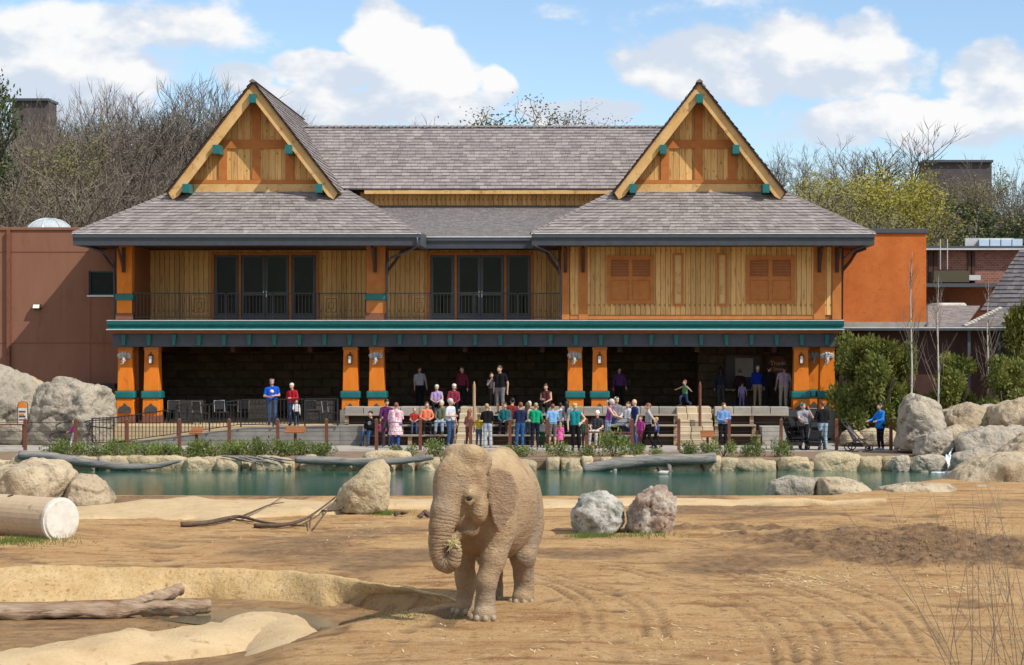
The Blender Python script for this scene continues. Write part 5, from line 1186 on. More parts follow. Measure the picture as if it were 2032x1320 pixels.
# low rock edging behind the walkway at right
for i, (a, b, t, d, lb) in enumerate(((1660,1720,852,885,'low tan rock edging the bush bed behind the left stroller'),(1700,1790,848,884,'low tan rock edging the bush bed behind the woman in blue'))):
    sil = [(a,d),(a+4,t+10),(a+20,t),(b-20,t+2),(b-4,t+10),(b,d)]; rock('edging_rock', lb, sil, 72.6, 1.0, mk('rock'), 4, .05, 1.7, 260+i, .04)
# waterfall
wf = thing('waterfall', 'little white waterfall pouring between the rocks at right', 'waterfall', P(1885,935,64.2))
wm = M('falling_water', (.62,.70,.76), (.82,.87,.90), .25, scale=3, stretch=(8,8,.6), bump=.5, bscale=6)
m_ = MB(); 
for k in range(7):
    a = 1878+k*2.6; m_.tube([P(a,903+(k%3)*2,64.9), P(a-1,910,64.3), P(a-2,922,64.1), P(a-3+k*.3,936,64.05)], [.03,.028,.03,.035], 5)
m_.build('falling_streams', wm, wf)['kind'] = 'stuff'
m_ = MB(); m_.tube([P(1905,862,67.5), P(1896,880,66.4), P(1886,898,65.2), P(1883,904,64.9)], [.025,.03,.03,.03], 6); m_.build('upper_stream', wm, wf, smooth=True)
m_ = MB()
for k in range(16): m_.ball((xp(1850+k*2.8,63.2)+rs_.uniform(-.05,.05), 63.1+rs_.uniform(-.3,.3), -.345), (.1,.08,.02), 0, 7, 4)
m_.build('foam', wm, wf)['kind'] = 'stuff'
# logs
def log(name, label, pts, radii, mat, cat='log', amp=.12, n=14, knots=(), seed=1, parent=None):
    L = smooth_line([tuple(p) for p in pts], 8); rr = [float(np.interp(i/(len(L)-1), np.linspace(0,1,len(radii)), radii)) for i in range(len(L))]
    m_ = MB(); m_.tube(L, rr, n)
    c = Vector(pts[0]); out = []
    for v in m_.v:
        q = noise.fractal(Vector((v.x*2.2+seed, v.y*5, v.z*5)), .8, 2, 4); out.append(v + Vector((0, q*amp*radii[0]*.6, q*amp*radii[0]*1.4)))
    m_.v = out
    for (i, d, l, r) in knots:
        p = Vector(L[i]); m_.tube([p, p+Vector(d)*l*.6, p+Vector(d)*l], [r, r*.7, r*.35], 7)
    if parent: return m_.build(name, mat, parent, smooth=True)
    b = c.copy(); o = link_mesh(name, new_mesh(name, [v-b for v in m_.v], m_.f, mat, smooth=True)); o.location = b; tag(o, label, cat); return o
YL = 63.9
log('driftwood_log','long curved grey log lying along the left part of the far bank',[P(38,903,YL),P(95,906,YL),P(160,916,YL),P(230,925,YL),P(300,926,YL),P(360,914,YL)],[.13,.15,.16,.13,.09,.04],MT['drift'],seed=2,knots=((20,(.2,-.3,1),.25,.06),))
log('driftwood_log','straight dark log bridging the bank behind the tall boulder',[P(586,912,YL),P(660,915,YL),P(740,917,YL),P(800,914,YL),P(860,907,YL)],[.12,.14,.14,.12,.09],MT['drift'],seed=5)
log('driftwood_log','thick grey log with a raised right end right of the elephant',[P(1158,932,YL-.3),P(1210,923,YL-.2),P(1290,914,YL),P(1360,912,YL),P(1420,909,YL+.1)],[.16,.19,.18,.17,.17],MT['drift'],seed=8,knots=((9,(.1,-.4,-.8),.5,.1),(20,(.1,-.3,-1),.5,.11)))
m_ = MB()
for k in range(9):
    a = 440+k*12; m_.tube([P(a,905+k%3,64.0), P(a+25,908+(k*5)%9,63.9), P(a+52,915+(k*3)%8,63.8)], [.03,.035,.015], 5)
o = m_.build('exposed_roots', MT['drift']); tag(o, 'thin tangled roots over the far bank left of the tall boulder', 'roots', kind='stuff')
o = log('fallen_log','long pale weathered log lying in the wading pool at lower left',[gnd(-60,1216,-.3),gnd(80,1214,-.3),gnd(200,1212,-.3),gnd(320,1208,-.3),gnd(418,1204,-.3)],[.10,.125,.12,.125,.10],MT['oldlog'],seed=3,amp=.55)
o = log('fallen_log','short thick pale log leaning across the long one in the wading pool',[gnd(235,1204,-.25),gnd(285,1192,-.18),gnd(330,1180,-.12),gnd(360,1172,-.08)],[.07,.085,.11,.09],MT['oldlog'],seed=6,amp=.6,knots=((12,(-.2,-.6,.6),.14,.05),))
# dead branches on the dirt
def branch(label, specs):
    t_ = thing('dead_branch', label, 'branch', tuple(gnd(*specs[0][0][0][:2])))
    for i, (pts, r0_, r1_) in enumerate(specs):
        q = [gnd(a, b, h) if True else 0 for a, b, h in pts]; q = [Vector((v.x, gnd(a, b+0, 0).y if h else v.y, v.z)) for v, (a, b, h) in zip(q, pts)]
        L = smooth_line([tuple(v) for v in q], 5); m_ = MB(); m_.tube(L, [r0_+(r1_-r0_)*k/(len(L)-1) for k in range(len(L))], 6); m_.build('limb' if i == 0 else 'twig', MT['deadbranch'], t_, smooth=True)
branch('dark forked dead branch lying on the dirt left of the boulder',[([(352,1044,.03),(400,1042,.05),(440,1034,.06),(468,1031,.06),(520,1042,.05),(600,1046,.03)],.06,.02),([(468,1031,.06),(490,1022,.1),(515,1012,.12),(540,1009,.14)],.03,.01),([(440,1034,.06),(470,1036,.04),(500,1038,.02)],.025,.01),([(515,1012,.12),(524,1004,.2),(526,998,.24)],.012,.006)])
branch('dark curved dead branch with twigs just left of the tall boulder',[([(500,1046,.03),(550,1047,.05),(588,1040,.1),(610,1025,.2),(628,1008,.3)],.05,.015),([(598,1034,.14),(606,1042,.06),(612,1050,.02)],.025,.012),([(620,1050,.02),(628,1020,.22),(640,988,.45)],.02,.008),([(632,1018,.05),(650,1020,.08),(668,1016,.15),(660,1002,.3),(662,985,.45)],.025,.01),([(664,1018,.05),(690,1012,.2),(720,1016,.1),(735,1024,.03)],.015,.006)])
# concrete pipe with a white end
pp = thing('drum_pipe', 'beige drum with white end cap and round holes at the left edge', 'drum', tuple(gnd(90,1070)))
A = gnd(-110, 1052); Bq = gnd(118, 1072); ax = (Bq-A); ax.z = 0; ax.normalize(); rad = .43; zc = rad*.92; n = 30
A = Vector((A.x,A.y,zc)); Bq = Vector((Bq.x,Bq.y,zc)); m_ = MB(); m_.tube([A, A.lerp(Bq,.5), Bq], rad, n); m_.build('drum_body', MT['pipe'], pp, smooth=False)
m_ = MB(); m_.tube([Bq-ax*.02, Bq+ax*.05], [rad*1.03, rad*1.03], n); m_.tube([Bq+ax*.05, Bq+ax*.09], [rad*.96, rad*.9], n); m_.build('end_cap', MT['white'], pp)
sd_ = Vector((ax.y,-ax.x,0)); sd_ = sd_ if sd_.y < 0 else -sd_
for t, an_, r_ in ((.55,-.1,.09),(.35,1.35,.06),(.62,1.35,.06),(.15,-.1,.09)):
    c = A.lerp(Bq,t); d = sd_*math.cos(an_)+Vector((0,0,1))*math.sin(an_); m_ = MB(); m_.tube([c+d*(rad-.03), c+d*(rad+.004)], r_, 14); m_.build('drum_hole', MT['rubber'], pp)
    m_ = MB(); 
# grass tufts, dung, clods, straw
def tuft(px, py, n, r, label, hgt=.09):
    g_ = gnd(px, py); rnd = random.Random(int(px)); m_ = MB()
    for i in range(n):
        x = g_.x+rnd.gauss(0,r); y = g_.y+rnd.gauss(0,r*.8); z = gz(x,y); h = hgt*rnd.uniform(.5,1.2); l = rnd.uniform(-.04,.04); w = .008
        m_.add([(x-w,y,z-.01),(x+w,y,z-.01),(x+l,y+rnd.uniform(-.03,.03),z+h)], [(0,1,2)])
    o = m_.build('grass_patch', MT['grass']); tag(o, label, 'grass', kind='stuff')
tuft(1175,1066,420,.28,'green grass at the foot of the speckled boulder'); tuft(1280,1066,160,.3,'green grass under the pink boulder'); tuft(770,1018,350,.22,'green grass at the foot of the tall boulder'); tuft(30,1080,700,.5,'green grass in front of the drum'); tuft(830,1220,260,.4,'thin grass in the elephant shadow',.03); tuft(480,1190,500,.5,'moss and grass by the pool rim',.05)
du = random.Random(21)
for i, (px, py) in enumerate(((788,1026),(800,1024),(832,1028),(848,1027),(843,1022))):
    g_ = gnd(px, py); W, Fc = hull_rock([Vector((du.uniform(-.12,.12), du.uniform(-.1,.1), du.uniform(-.02,.14))) for _ in range(12)], 3, 8, .15, 2.2, i, .02)
    o = link_mesh('dung_ball', np_mesh('dung_ball', W, Fc, MT['deadbranch'])); o.location = (g_.x,g_.y,gz(g_.x,g_.y)+.02); tag(o, 'brown dung ball on the dirt between the tall boulder and the elephant', 'dung', 'dung balls')
m_ = MB(); rnd = random.Random(31)
for i in range(3600):
    if i % 4: g_ = gnd(rnd.gauss(1810,120), min(1150,max(1040,rnd.gauss(1085,24))))
    else: g_ = gnd(rnd.uniform(20,2020), rnd.uniform(1035,1310))
    if g_.x < -3.0 and g_.y < 33.3: continue
    s = rnd.uniform(.006,.02) if i % 4 == 0 else rnd.uniform(.008,.024); z = gz(g_.x,g_.y); a0 = rnd.uniform(0,6); ring = [(g_.x+s*math.cos(a0+k*1.2566)*rnd.uniform(.7,1.2), g_.y+s*math.sin(a0+k*1.2566)*rnd.uniform(.7,1.2), z-.01) for k in range(5)]; top_ = [(g_.x+(q[0]-g_.x)*.55, g_.y+(q[1]-g_.y)*.55, z+s*rnd.uniform(.45,.75)) for q in ring]; m_.add(ring+top_, [(k,(k+1)%5,5+(k+1)%5,5+k) for k in range(5)]+[(5,6,7,8,9)])
o = m_.build('clods', M('dry_clod',(.20,.12,.062),(.31,.195,.10),.95,scale=3)); tag(o, 'small clods of earth scattered over the yard', 'clods', kind='stuff')
m_ = MB()
for i in range(520):
    c = rnd.choice(((1640,1162,90,10),(1600,1150,60,6),(960,1290,400,30),(1400,1260,200,30),(700,1050,120,12),(1900,1172,60,8)))
    px, py = rnd.gauss(c[0],c[2]), rnd.gauss(c[1],c[3])
    if py < 1030: continue
    g_ = gnd(px, py); a = rnd.uniform(0,3.14); l = rnd.uniform(.04,.13); z = gz(g_.x,g_.y)+.008; d = Vector((math.cos(a)*l,math.sin(a)*l,rnd.uniform(-.01,.02))); w = Vector((-d.y,d.x,0)).normalized()*.006
    if g_.x < -3.0 and g_.y < 33.3: continue
    p = Vector((g_.x,g_.y,z)); m_.add([p-w,p+w,p+d+w,p+d-w+Vector((0,0,.004))], [(0,1,2,3)])
o = m_.build('straw', M('straw',(.58,.47,.27),(.68,.58,.36),.8)); tag(o, 'loose straw scattered on the dirt', 'straw', kind='stuff')
# bare twiggy shrub close to the camera, bottom right
t_ = thing('twig_shrub', 'thin bare twigs of a shrub rising before the camera at lower right', 'shrub', tuple(gnd(1990,1345)))
b_ = Vector(t_.location); m_ = MB(); rnd = random.Random(77)
for i in range(26):
    a = rnd.uniform(-.75,.35); L = rnd.uniform(1.2,2.6); s0 = b_+Vector((rnd.uniform(-.6,.5),rnd.uniform(-.3,.3),-.05)); d = Vector((math.sin(a)*.75,rnd.uniform(-.15,.15),math.cos(a))).normalized(); pts = [s0]
    for k in range(5): d = (d+Vector((rnd.gauss(0,.05),0,rnd.gauss(.02,.04)))).normalized(); pts.append(pts[-1]+d*L/5)
    m_.tube(pts, [.0045,.004,.0036,.003,.0024,.0015], 4, cap=False)
    for k in range(5):
        p = pts[rnd.randint(1,4)]; dd = (d+Vector((rnd.gauss(0,.6),rnd.gauss(0,.3),.1))).normalized(); m_.tube([p,p+dd*L*.12,p+dd*L*.22+Vector((0,0,.03))], [.0024,.002,.0012], 3, cap=False)
m_.build('twigs', MT['bark'], t_)['kind'] = 'stuff'
# ------------------------------------------------------------------ smooth bodies from distance fields
class Field:
    def __init__(s, lo, hi, h):
        s.lo = np.array(lo, float); s.h = h; s.n = np.ceil((np.array(hi)-s.lo)/h).astype(int)+1
        s.D = np.full(s.n, 1.0, np.float32); s.H = np.full(s.n, 1.0, np.float32); s.I = np.zeros(s.n, np.int16)
        s.ax = [s.lo[k]+h*np.arange(s.n[k]) for k in range(3)]
    def sub(s, lo, hi, pad):
        sl = []
        for k in range(3):
            a = max(0, int((lo[k]-pad-s.lo[k])/s.h)); b = min(s.n[k], int((hi[k]+pad-s.lo[k])/s.h)+2); sl.append(slice(a, max(a+1,b)))
        sl = tuple(sl); g = np.meshgrid(*[s.ax[k][sl[k]] for k in range(3)], indexing='ij', sparse=True); return sl, g
    def put(s, sl, d, k, i):
        D = s.D[sl]; d = d.astype(np.float32)
        if k > 0:
            h = np.clip(.5+.5*(D-d)/k, 0, 1); s.D[sl] = D*(1-h)+d*h-k*h*(1-h)
        else: s.D[sl] = np.minimum(D, d)
        c = d < s.H[sl]; s.H[sl] = np.where(c, d, s.H[sl]); s.I[sl] = np.where(c, i, s.I[sl])
    def cone(s, a, b, ra, rb, k=.03, i=0, sy=1.):
        a = np.array(a, float); b = np.array(b, float); r = max(ra, rb); sl, (X,Y,Z) = s.sub(np.minimum(a,b)-r, np.maximum(a,b)+r, k+.04)
        e = b-a; l2 = max(1e-9, e@e); t = np.clip(((X-a[0])*e[0]+(Y-a[1])*e[1]+(Z-a[2])*e[2])/l2, 0, 1)
        s.put(sl, np.sqrt((X-a[0]-t*e[0])**2+((Y-a[1]-t*e[1])*sy)**2+(Z-a[2]-t*e[2])**2)-(ra+(rb-ra)*t), k, i)
    def chain(s, pts, rr, k=.03, i=0):
        for q in range(len(pts)-1): s.cone(pts[q], pts[q+1], rr[q], rr[q+1], k, i)
    def ell(s, c, r, k=.03, i=0, rot=None):
        c = np.array(c, float); r = np.array(r, float); m = r.max(); sl, (X,Y,Z) = s.sub(c-m, c+m, k+.04)
        x, y, z = X-c[0], Y-c[1], Z-c[2]
        if rot is not None:
            Mx = np.array(rot); x, y, z = Mx[0,0]*x+Mx[1,0]*y+Mx[2,0]*z, Mx[0,1]*x+Mx[1,1]*y+Mx[2,1]*z, Mx[0,2]*x+Mx[1,2]*y+Mx[2,2]*z
        k0 = np.sqrt((x/r[0])**2+(y/r[1])**2+(z/r[2])**2); k1 = np.sqrt((x/r[0]**2)**2+(y/r[1]**2)**2+(z/r[2]**2)**2)+1e-9
        s.put(sl, k0*(k0-1)/k1, k, i)
    def mesh(s, smooth=2):
        D = s.D; h = s.h; S = D < 0; nx, ny, nz = D.shape; sh = (nx-1, ny-1, nz-1)
        cnt = np.zeros(sh, np.float32); acc = [np.zeros(sh, np.float32) for _ in range(3)]
        for a in range(3):
            o1, o2 = [k for k in range(3) if k != a]
            for b in (0,1):
                for c in (0,1):
                    s0 = [slice(0,-1)]*3; s1 = [slice(0,-1)]*3
                    s1[a] = slice(1,None); 
                    for o, v in ((o1,b),(o2,c)): s0[o] = s1[o] = slice(v, D.shape[o]-1+v)
                    d0, d1 = D[tuple(s0)], D[tuple(s1)]; cr = (d0 < 0) != (d1 < 0); t = np.where(cr, d0/np.where(cr, d0-d1, 1), 0)
                    cnt += cr; acc[a] += np.where(cr, t, 0); acc[o1] += cr*b; acc[o2] += cr*c
        m = cnt > 0; idx = np.full(sh, -1, np.int64); idx[m] = np.arange(m.sum()); I, J, K = np.nonzero(m)
        V = np.stack([s.lo[0]+h*(I+acc[0][m]/cnt[m]), s.lo[1]+h*(J+acc[1][m]/cnt[m]), s.lo[2]+h*(K+acc[2][m]/cnt[m])], -1)
        ids = s.I[I, J, K]; Q = []
        for a in range(3):
            o1, o2 = [(1,2),(2,0),(0,1)][a]
            s0 = [slice(None)]*3; s1 = [slice(None)]*3; s0[a] = slice(0,-1); s1[a] = slice(1,None); A = S[tuple(s0)]; B = S[tuple(s1)]; cr = A != B
            cr = cr.copy(); 
            for o in (o1, o2):
                q = [slice(None)]*3; q[o] = 0; cr[tuple(q)] = False; q[o] = -1; cr[tuple(q)] = False
            p = np.stack(np.nonzero(cr), -1); fl = A[cr]
            def cell(u, v):
                c = p.copy(); c[:,o1] -= u; c[:,o2] -= v; return idx[c[:,0],c[:,1],c[:,2]]
            q = np.stack([cell(1,1), cell(0,1), cell(0,0), cell(1,0)], -1); q[~fl] = q[~fl][:,::-1]; Q.append(q)
        Q = np.concatenate(Q); E = np.concatenate([Q[:,[0,1]],Q[:,[1,2]],Q[:,[2,3]],Q[:,[3,0]]])
        n = len(V); deg = np.bincount(E.ravel(), minlength=n)
        for it in range(smooth):
            W = np.stack([np.bincount(E[:,0], V[E[:,1],k], n)+np.bincount(E[:,1], V[E[:,0],k], n) for k in range(3)], -1)/np.maximum(deg,1)[:,None]; V = V*.4+W*.6
        return V, Q, ids

# ------------------------------------------------------------------ the elephant
def elephant():
    f = Field((-.95,-1.55,-.06), (.95,2.15,2.62), .017)
    K = .12
    # trunk of the body
    f.ell((0,.15,1.52), (.50,.62,.66), K); f.ell((0,.72,1.50), (.615,.85,.80), K); f.ell((0,1.38,1.50), (.53,.52,.72), K)
    f.cone((0,.1,2.02), (0,1.15,2.14), .2, .22, .15)
    f.ell((.27,-.02,1.42), (.25,.42,.55), K); f.ell((-.27,.02,1.42), (.25,.42,.55), K)
    f.ell((.27,1.42,1.2), (.26,.38,.55), K); f.ell((-.27,1.42,1.2), (.26,.38,.55), K)
    # legs: the left fore leg (image right) steps forward
    f.chain([(.30,-.08,1.25),(.26,-.26,.84),(.20,-.40,.54),(.18,-.40,.24),(.19,-.44,.07)], [.24,.175,.145,.132,.16], .07)
    f.chain([(-.30,.0,1.25),(-.29,.08,.82),(-.27,.14,.52),(-.26,.17,.2),(-.26,.14,.07)], [.23,.17,.14,.135,.16], .07)
    f.chain([(.28,1.42,1.15),(.29,1.22,.74),(.27,1.36,.42),(.27,1.38,.2),(.27,1.33,.07)], [.27,.19,.145,.14,.165], .07)
    f.chain([(-.28,1.42,1.15),(-.29,1.36,.74),(-.27,1.55,.42),(-.27,1.58,.2),(-.27,1.53,.07)], [.27,.19,.145,.14,.165], .07)
    for x, y in ((.19,-.47),(-.26,.11),(.27,1.30),(-.27,1.50)): f.cone((x,y,.075), (x,y,.0), .165, .185, .03)
    # neck and head, head turned a little to image left
    f.cone((0,.1,1.62), (-.05,-.35,1.72), .44, .33, .12)
    hy = R(25); ca, sa = math.cos(hy), math.sin(hy); piv = np.array((-.02,-.30,1.70))
    def h(x, y, z): return (piv[0]+ca*x+sa*y, piv[1]-sa*x+ca*y, piv[2]+z)     # head frame: -y is the face, z up, centred at the neck
    HR = [[ca,sa,0],[-sa,ca,0],[0,0,1]]
    def he(c, r, k=.09): f.ell(h(*c), r, k, 0, np.array(HR).T)
    he((0,-.22,.26), (.36,.36,.46), .1)
    he((.145,-.20,.60), (.19,.23,.18), .07); he((-.145,-.20,.60), (.19,.23,.18), .07); he((0,-.05,.52), (.30,.28,.24), .08)     # twin domes
    he((0,-.42,.20), (.29,.22,.40), .1)
    he((.245,-.34,.08), (.12,.17,.15), .07); he((-.245,-.34,.08), (.12,.17,.15), .07)       # brow and cheek bone
    he((.21,-.18,-.12), (.16,.24,.24), .08); he((-.21,-.18,-.12), (.16,.24,.24), .08)
    he((0,-.44,-.05), (.22,.21,.34), .08)                                                  # trunk root
    he((0,-.16,-.42), (.17,.26,.16), .09)                                                  # jaw
    f.chain([h(0,-.28,-.46), h(0,-.46,-.56)], [.11,.06], .05)
    he((.27,-.25,.38), (.08,.12,.12), .07); he((-.27,-.25,.38), (.08,.12,.12), .07)        # temples
    tr = [h(0,-.50,.10), h(0,-.60,-.14), h(-.005,-.66,-.36), h(-.01,-.69,-.56), h(.0,-.70,-.70), h(.05,-.70,-.83), h(.15,-.70,-.88), h(.245,-.69,-.82), h(.285,-.685,-.70), h(.275,-.68,-.58)]
    rr = [.21,.19,.168,.15,.136,.124,.112,.10,.088,.074]
    f.chain(tr[:7], rr[:7], .06, 1); f.chain(tr[6:], rr[6:], .012, 1)
    # ears: thin plates folded back along the neck
    def ear(sg):
        pts = [h(sg*.37,-.08,.40), h(sg*.44,.0,.44), h(sg*.58,.12,.38), h(sg*.68,.17,.15), h(sg*.66,.13,-.06), h(sg*.57,.06,-.27), h(sg*.48,.0,-.44), h(sg*.42,-.03,-.30), h(sg*.38,-.07,-.05), h(sg*.36,-.09,.2)]
        c = h(sg*.48,.01,.10)
        for a, b in zip(pts, pts[1:]+pts[:1]):
            for t in np.arange(0, 1., .09):
                pa = tuple(np.array(c)*t+np.array(a)*(1-t)); pb = tuple(np.array(c)*t+np.array(b)*(1-t)); f.cone(pa, pb, .026, .026, .004, 2)
    ear(1); ear(-1)
    def hit(a, b):
        a, b = np.array(h(*a)), np.array(h(*b))
        for t in np.linspace(0, 1, 300):
            p_ = a+(b-a)*t; i_ = ((p_-f.lo)/f.h).round().astype(int)
            if f.D[tuple(i_)] < 0: return p_
        return b
    eyes = []
    for sg in (1,-1):
        e = hit((sg*.62,-.80,.04), (sg*.12,-.20,.04)); eyes.append(e); o_ = np.array(h(sg*.62,-.80,.04))-np.array(h(sg*.12,-.20,.04)); o_ /= np.linalg.norm(o_); sd_ = np.cross(o_, (0,0,1)); sd_ /= np.linalg.norm(sd_)
        for dz_, r_ in ((.058,.027),(-.05,.022),(-.088,.017),(.10,.018)):
            f.cone(e+sd_*.06+np.array((0,0,dz_*.55)), e+np.array((0,0,dz_))+o_*.012, r_*.8, r_, .012, 3); f.cone(e+np.array((0,0,dz_))+o_*.012, e-sd_*.06+np.array((0,0,dz_*.55)), r_, r_*.8, .012, 3)
    # tail
    f.chain([(0,1.82,1.72),(0,1.96,1.4),(.02,1.98,1.0),(.03,1.97,.7)], [.07,.045,.03,.022], .05)
    V, Q, ids = f.mesh(3)
    # arc length along the trunk and leg heights for the wrinkle rings
    tp = np.array(tr); L = np.concatenate([[0], np.cumsum(np.linalg.norm(np.diff(tp, axis=0), axis=1))]); best = np.full(len(V), 9.); arc = np.zeros(len(V)); w = np.zeros(len(V))
    for k in range(len(tp)-1):
        e = tp[k+1]-tp[k]; t = np.clip(((V-tp[k])@e)/(e@e), 0, 1); d = np.linalg.norm(V-tp[k]-t[:,None]*e, axis=1)-(rr[k]+(rr[k+1]-rr[k])*t)
        c = d < best; best = np.where(c, d, best); arc = np.where(c, L[k]+t*(L[k+1]-L[k]), arc)
    wt_ = np.clip(1-np.abs(best)/.03, 0, 1)*sstep(.22,.4,arc)
    m = M('elephant_skin', (.28,.19,.112), (.375,.26,.152), .88, scale=2.2, detail=7, spec=.25)
    N, Lk, b = nodes_of(m)
    src = b.inputs['Base Color'].links[0].from_socket
    tc = N.new('ShaderNodeTexCoord'); 
    def nz(sc, det, st=(1,1,1)):
        mp = N.new('ShaderNodeMapping'); mp.inputs['Scale'].default_value = st; Lk.new(tc.outputs['Object'], mp.inputs[0]); n = N.new('ShaderNodeTexNoise'); n.inputs['Scale'].default_value = sc; n.inputs['Detail'].default_value = det; n.inputs['Roughness'].default_value = .65; Lk.new(mp.outputs[0], n.inputs['Vector']); return n.outputs['Fac']
    def mr(s_, a, c_, lo=0., hi=1.):
        r = N.new('ShaderNodeMapRange'); r.inputs[1].default_value = a; r.inputs[2].default_value = c_; r.inputs[3].default_value = lo; r.inputs[4].default_value = hi; Lk.new(s_, r.inputs[0]); return r.outputs[0]
    def mt(op, a, c_):
        x = N.new('ShaderNodeMath'); x.operation = op
        for i, v in enumerate((a, c_)):
            if isinstance(v, (int,float)): x.inputs[i].default_value = v
            else: Lk.new(v, x.inputs[i])
        return x.outputs[0]
    def mix(fc, a, c_):
        x = N.new('ShaderNodeMix'); x.data_type = 'RGBA'
        for s_, v in ((6,a),(7,c_)):
            if isinstance(v, tuple): x.inputs[s_].default_value = (*v,1)
            else: Lk.new(v, x.inputs[s_])
        Lk.new(fc, x.inputs[0]); return x.outputs[2]
    col = mix(mr(nz(1.1,6), .5,.66), src, (.27,.215,.165))                # bare grey skin between the dust
    col = mix(mr(nz(9,5), .56,.7,0,.5), col, (.46,.34,.21))
    col = mix(mr(nz(38,3), .6,.72,0,.5), col, (.19,.13,.08))
    gm = N.new('ShaderNodeNewGeometry'); sx_ = N.new('ShaderNodeSeparateXYZ'); Lk.new(gm.outputs['Normal'], sx_.inputs[0])
    dust = mt('MULTIPLY', mr(sx_.outputs['Z'], .1, .9), mr(nz(4,6), .3,.6))
    col = mix(dust, col, (.47,.345,.195))                                  # yellow dust thrown on the back and brow
    col = mix(mr(nz(2.6,6,(1,1,.5)), .52,.68,0,.75), col, (.20,.135,.085))
    ae = N.new('ShaderNodeAttribute'); ae.attribute_name = 'ear'
    col = mix(mt('MULTIPLY', ae.outputs['Fac'], mr(nz(7,5), .35,.6,.35,.9)), col, (.36,.245,.16))
    Lk.new(col, b.inputs['Base Color'])
    at = N.new('ShaderNodeAttribute'); at.attribute_name = 'arc'; aw = N.new('ShaderNodeAttribute'); aw.attribute_name = 'ring'
    ph = mt('ADD', mt('MULTIPLY', at.outputs['Fac'], 2*math.pi/.052), mt('MULTIPLY', nz(5,3), 5.))
    ring = mt('MULTIPLY', mt('POWER', mt('ABSOLUTE', mt('SINE', mt('MULTIPLY', ph, .5), 0), 0), .45), aw.outputs['Fac'])
    vor = N.new('ShaderNodeTexVoronoi'); vor.feature = 'DISTANCE_TO_EDGE'; vor.inputs['Scale'].default_value = 15; mpv = N.new('ShaderNodeMapping'); mpv.inputs['Scale'].default_value = (1,1,1.9); 
    wob = N.new('ShaderNodeVectorMath'); wob.operation = 'ADD'; nv = N.new('ShaderNodeTexNoise'); nv.inputs['Scale'].default_value = 6; Lk.new(tc.outputs['Object'], nv.inputs['Vector']); sc_ = N.new('ShaderNodeVectorMath'); sc_.operation = 'SCALE'; sc_.inputs['Scale'].default_value = .12; Lk.new(nv.outputs['Color'], sc_.inputs[0]); Lk.new(tc.outputs['Object'], wob.inputs[0]); Lk.new(sc_.outputs[0], wob.inputs[1]); Lk.new(wob.outputs[0], mpv.inputs[0]); Lk.new(mpv.outputs[0], vor.inputs['Vector'])
    fold = mt('MULTIPLY', nz(3.2,6,(1,1,3.2)), 1.6)
    hgt = mt('ADD', mt('ADD', mt('MULTIPLY', ring, 1.3), mt('MULTIPLY', mr(vor.outputs['Distance'],0,.10), .16)), mt('ADD', mt('MULTIPLY', nz(30,3,(1,1,1.8)), .13), mt('ADD', fold, mt('MULTIPLY', mt('ABSOLUTE', mt('SUBTRACT', nz(5.5,4,(1.3,1.3,2.6)), .5), 0), 3.2))))
    bp = N.new('ShaderNodeBump'); bp.inputs['Strength'].default_value = 1.; bp.inputs['Distance'].default_value = .022; Lk.new(hgt, bp.inputs['Height']); Lk.new(bp.outputs[0], b.inputs['Normal'])
    root = thing('elephant', 'dusty tan elephant walking towards the camera with hay held in its curled trunk', 'elephant', (0,0,0))
    me = np_mesh('body', V, Q, m)
    for nm, v in (('arc', arc), ('ring', wt_), ('ear', (ids == 2)*1.)):
        a_ = me.attributes.new(nm, 'FLOAT', 'POINT'); a_.data.foreach_set('value', v.astype(np.float32))
    link_mesh('body', me, root)
    em = M('elephant_eye', (.012,.008,.006), None, .15, spec=.6)
    for e in eyes:
        m_ = MB(); m_.ball(tuple(e), .037, 0, 12, 8); m_.build('eye', em, root, smooth=True)
    nm_ = M('toenail', (.36,.28,.19), (.30,.23,.155), .7)
    for x, y in ((.19,-.47),(-.26,.11),(.27,1.30),(-.27,1.50)):
        for k in range(4):
            a = R(-62+41*k); m_ = MB(); m_.ball((x+math.sin(a)*.175, y-math.cos(a)*.175, .05), (.045,.045,.05), 0, 8, 6); m_.build('toenail', nm_, root, smooth=True)
    tip = h(.27,-.68,-.57)
    return root, h
EL, EH = elephant()
g_ = gnd(954, 1217); ELYAW = R(-13)
EL.location = (g_.x, g_.y, gz(g_.x, g_.y)-.01); EL.rotation_euler = (0,0,ELYAW)
bpy.context.view_layer.update()
hw_ = EL.matrix_world @ Vector(EH(.265,-.72,-.56))
hay = thing('hay_tuft', 'tuft of greenish hay gripped in the curled trunk tip of the elephant', 'hay', tuple(hw_)); m_ = MB(); rnd = random.Random(3)
for i in range(70):
    d = Vector((rnd.gauss(0,.6), rnd.gauss(-.3,.5), rnd.gauss(-.1,.7))).normalized()*rnd.uniform(.05,.13); w = d.orthogonal().normalized()*.005; p = hw_+Vector((rnd.gauss(0,.02),rnd.gauss(0,.02),rnd.gauss(0,.03))); m_.add([p-w,p+w,p+d*.6+w,p+d,p+d*.6-w], [(0,1,2,3,4)])
m_.build('stalks', M('hay',(.42,.40,.14),(.55,.48,.22),.8), hay)['kind'] = 'stuff'
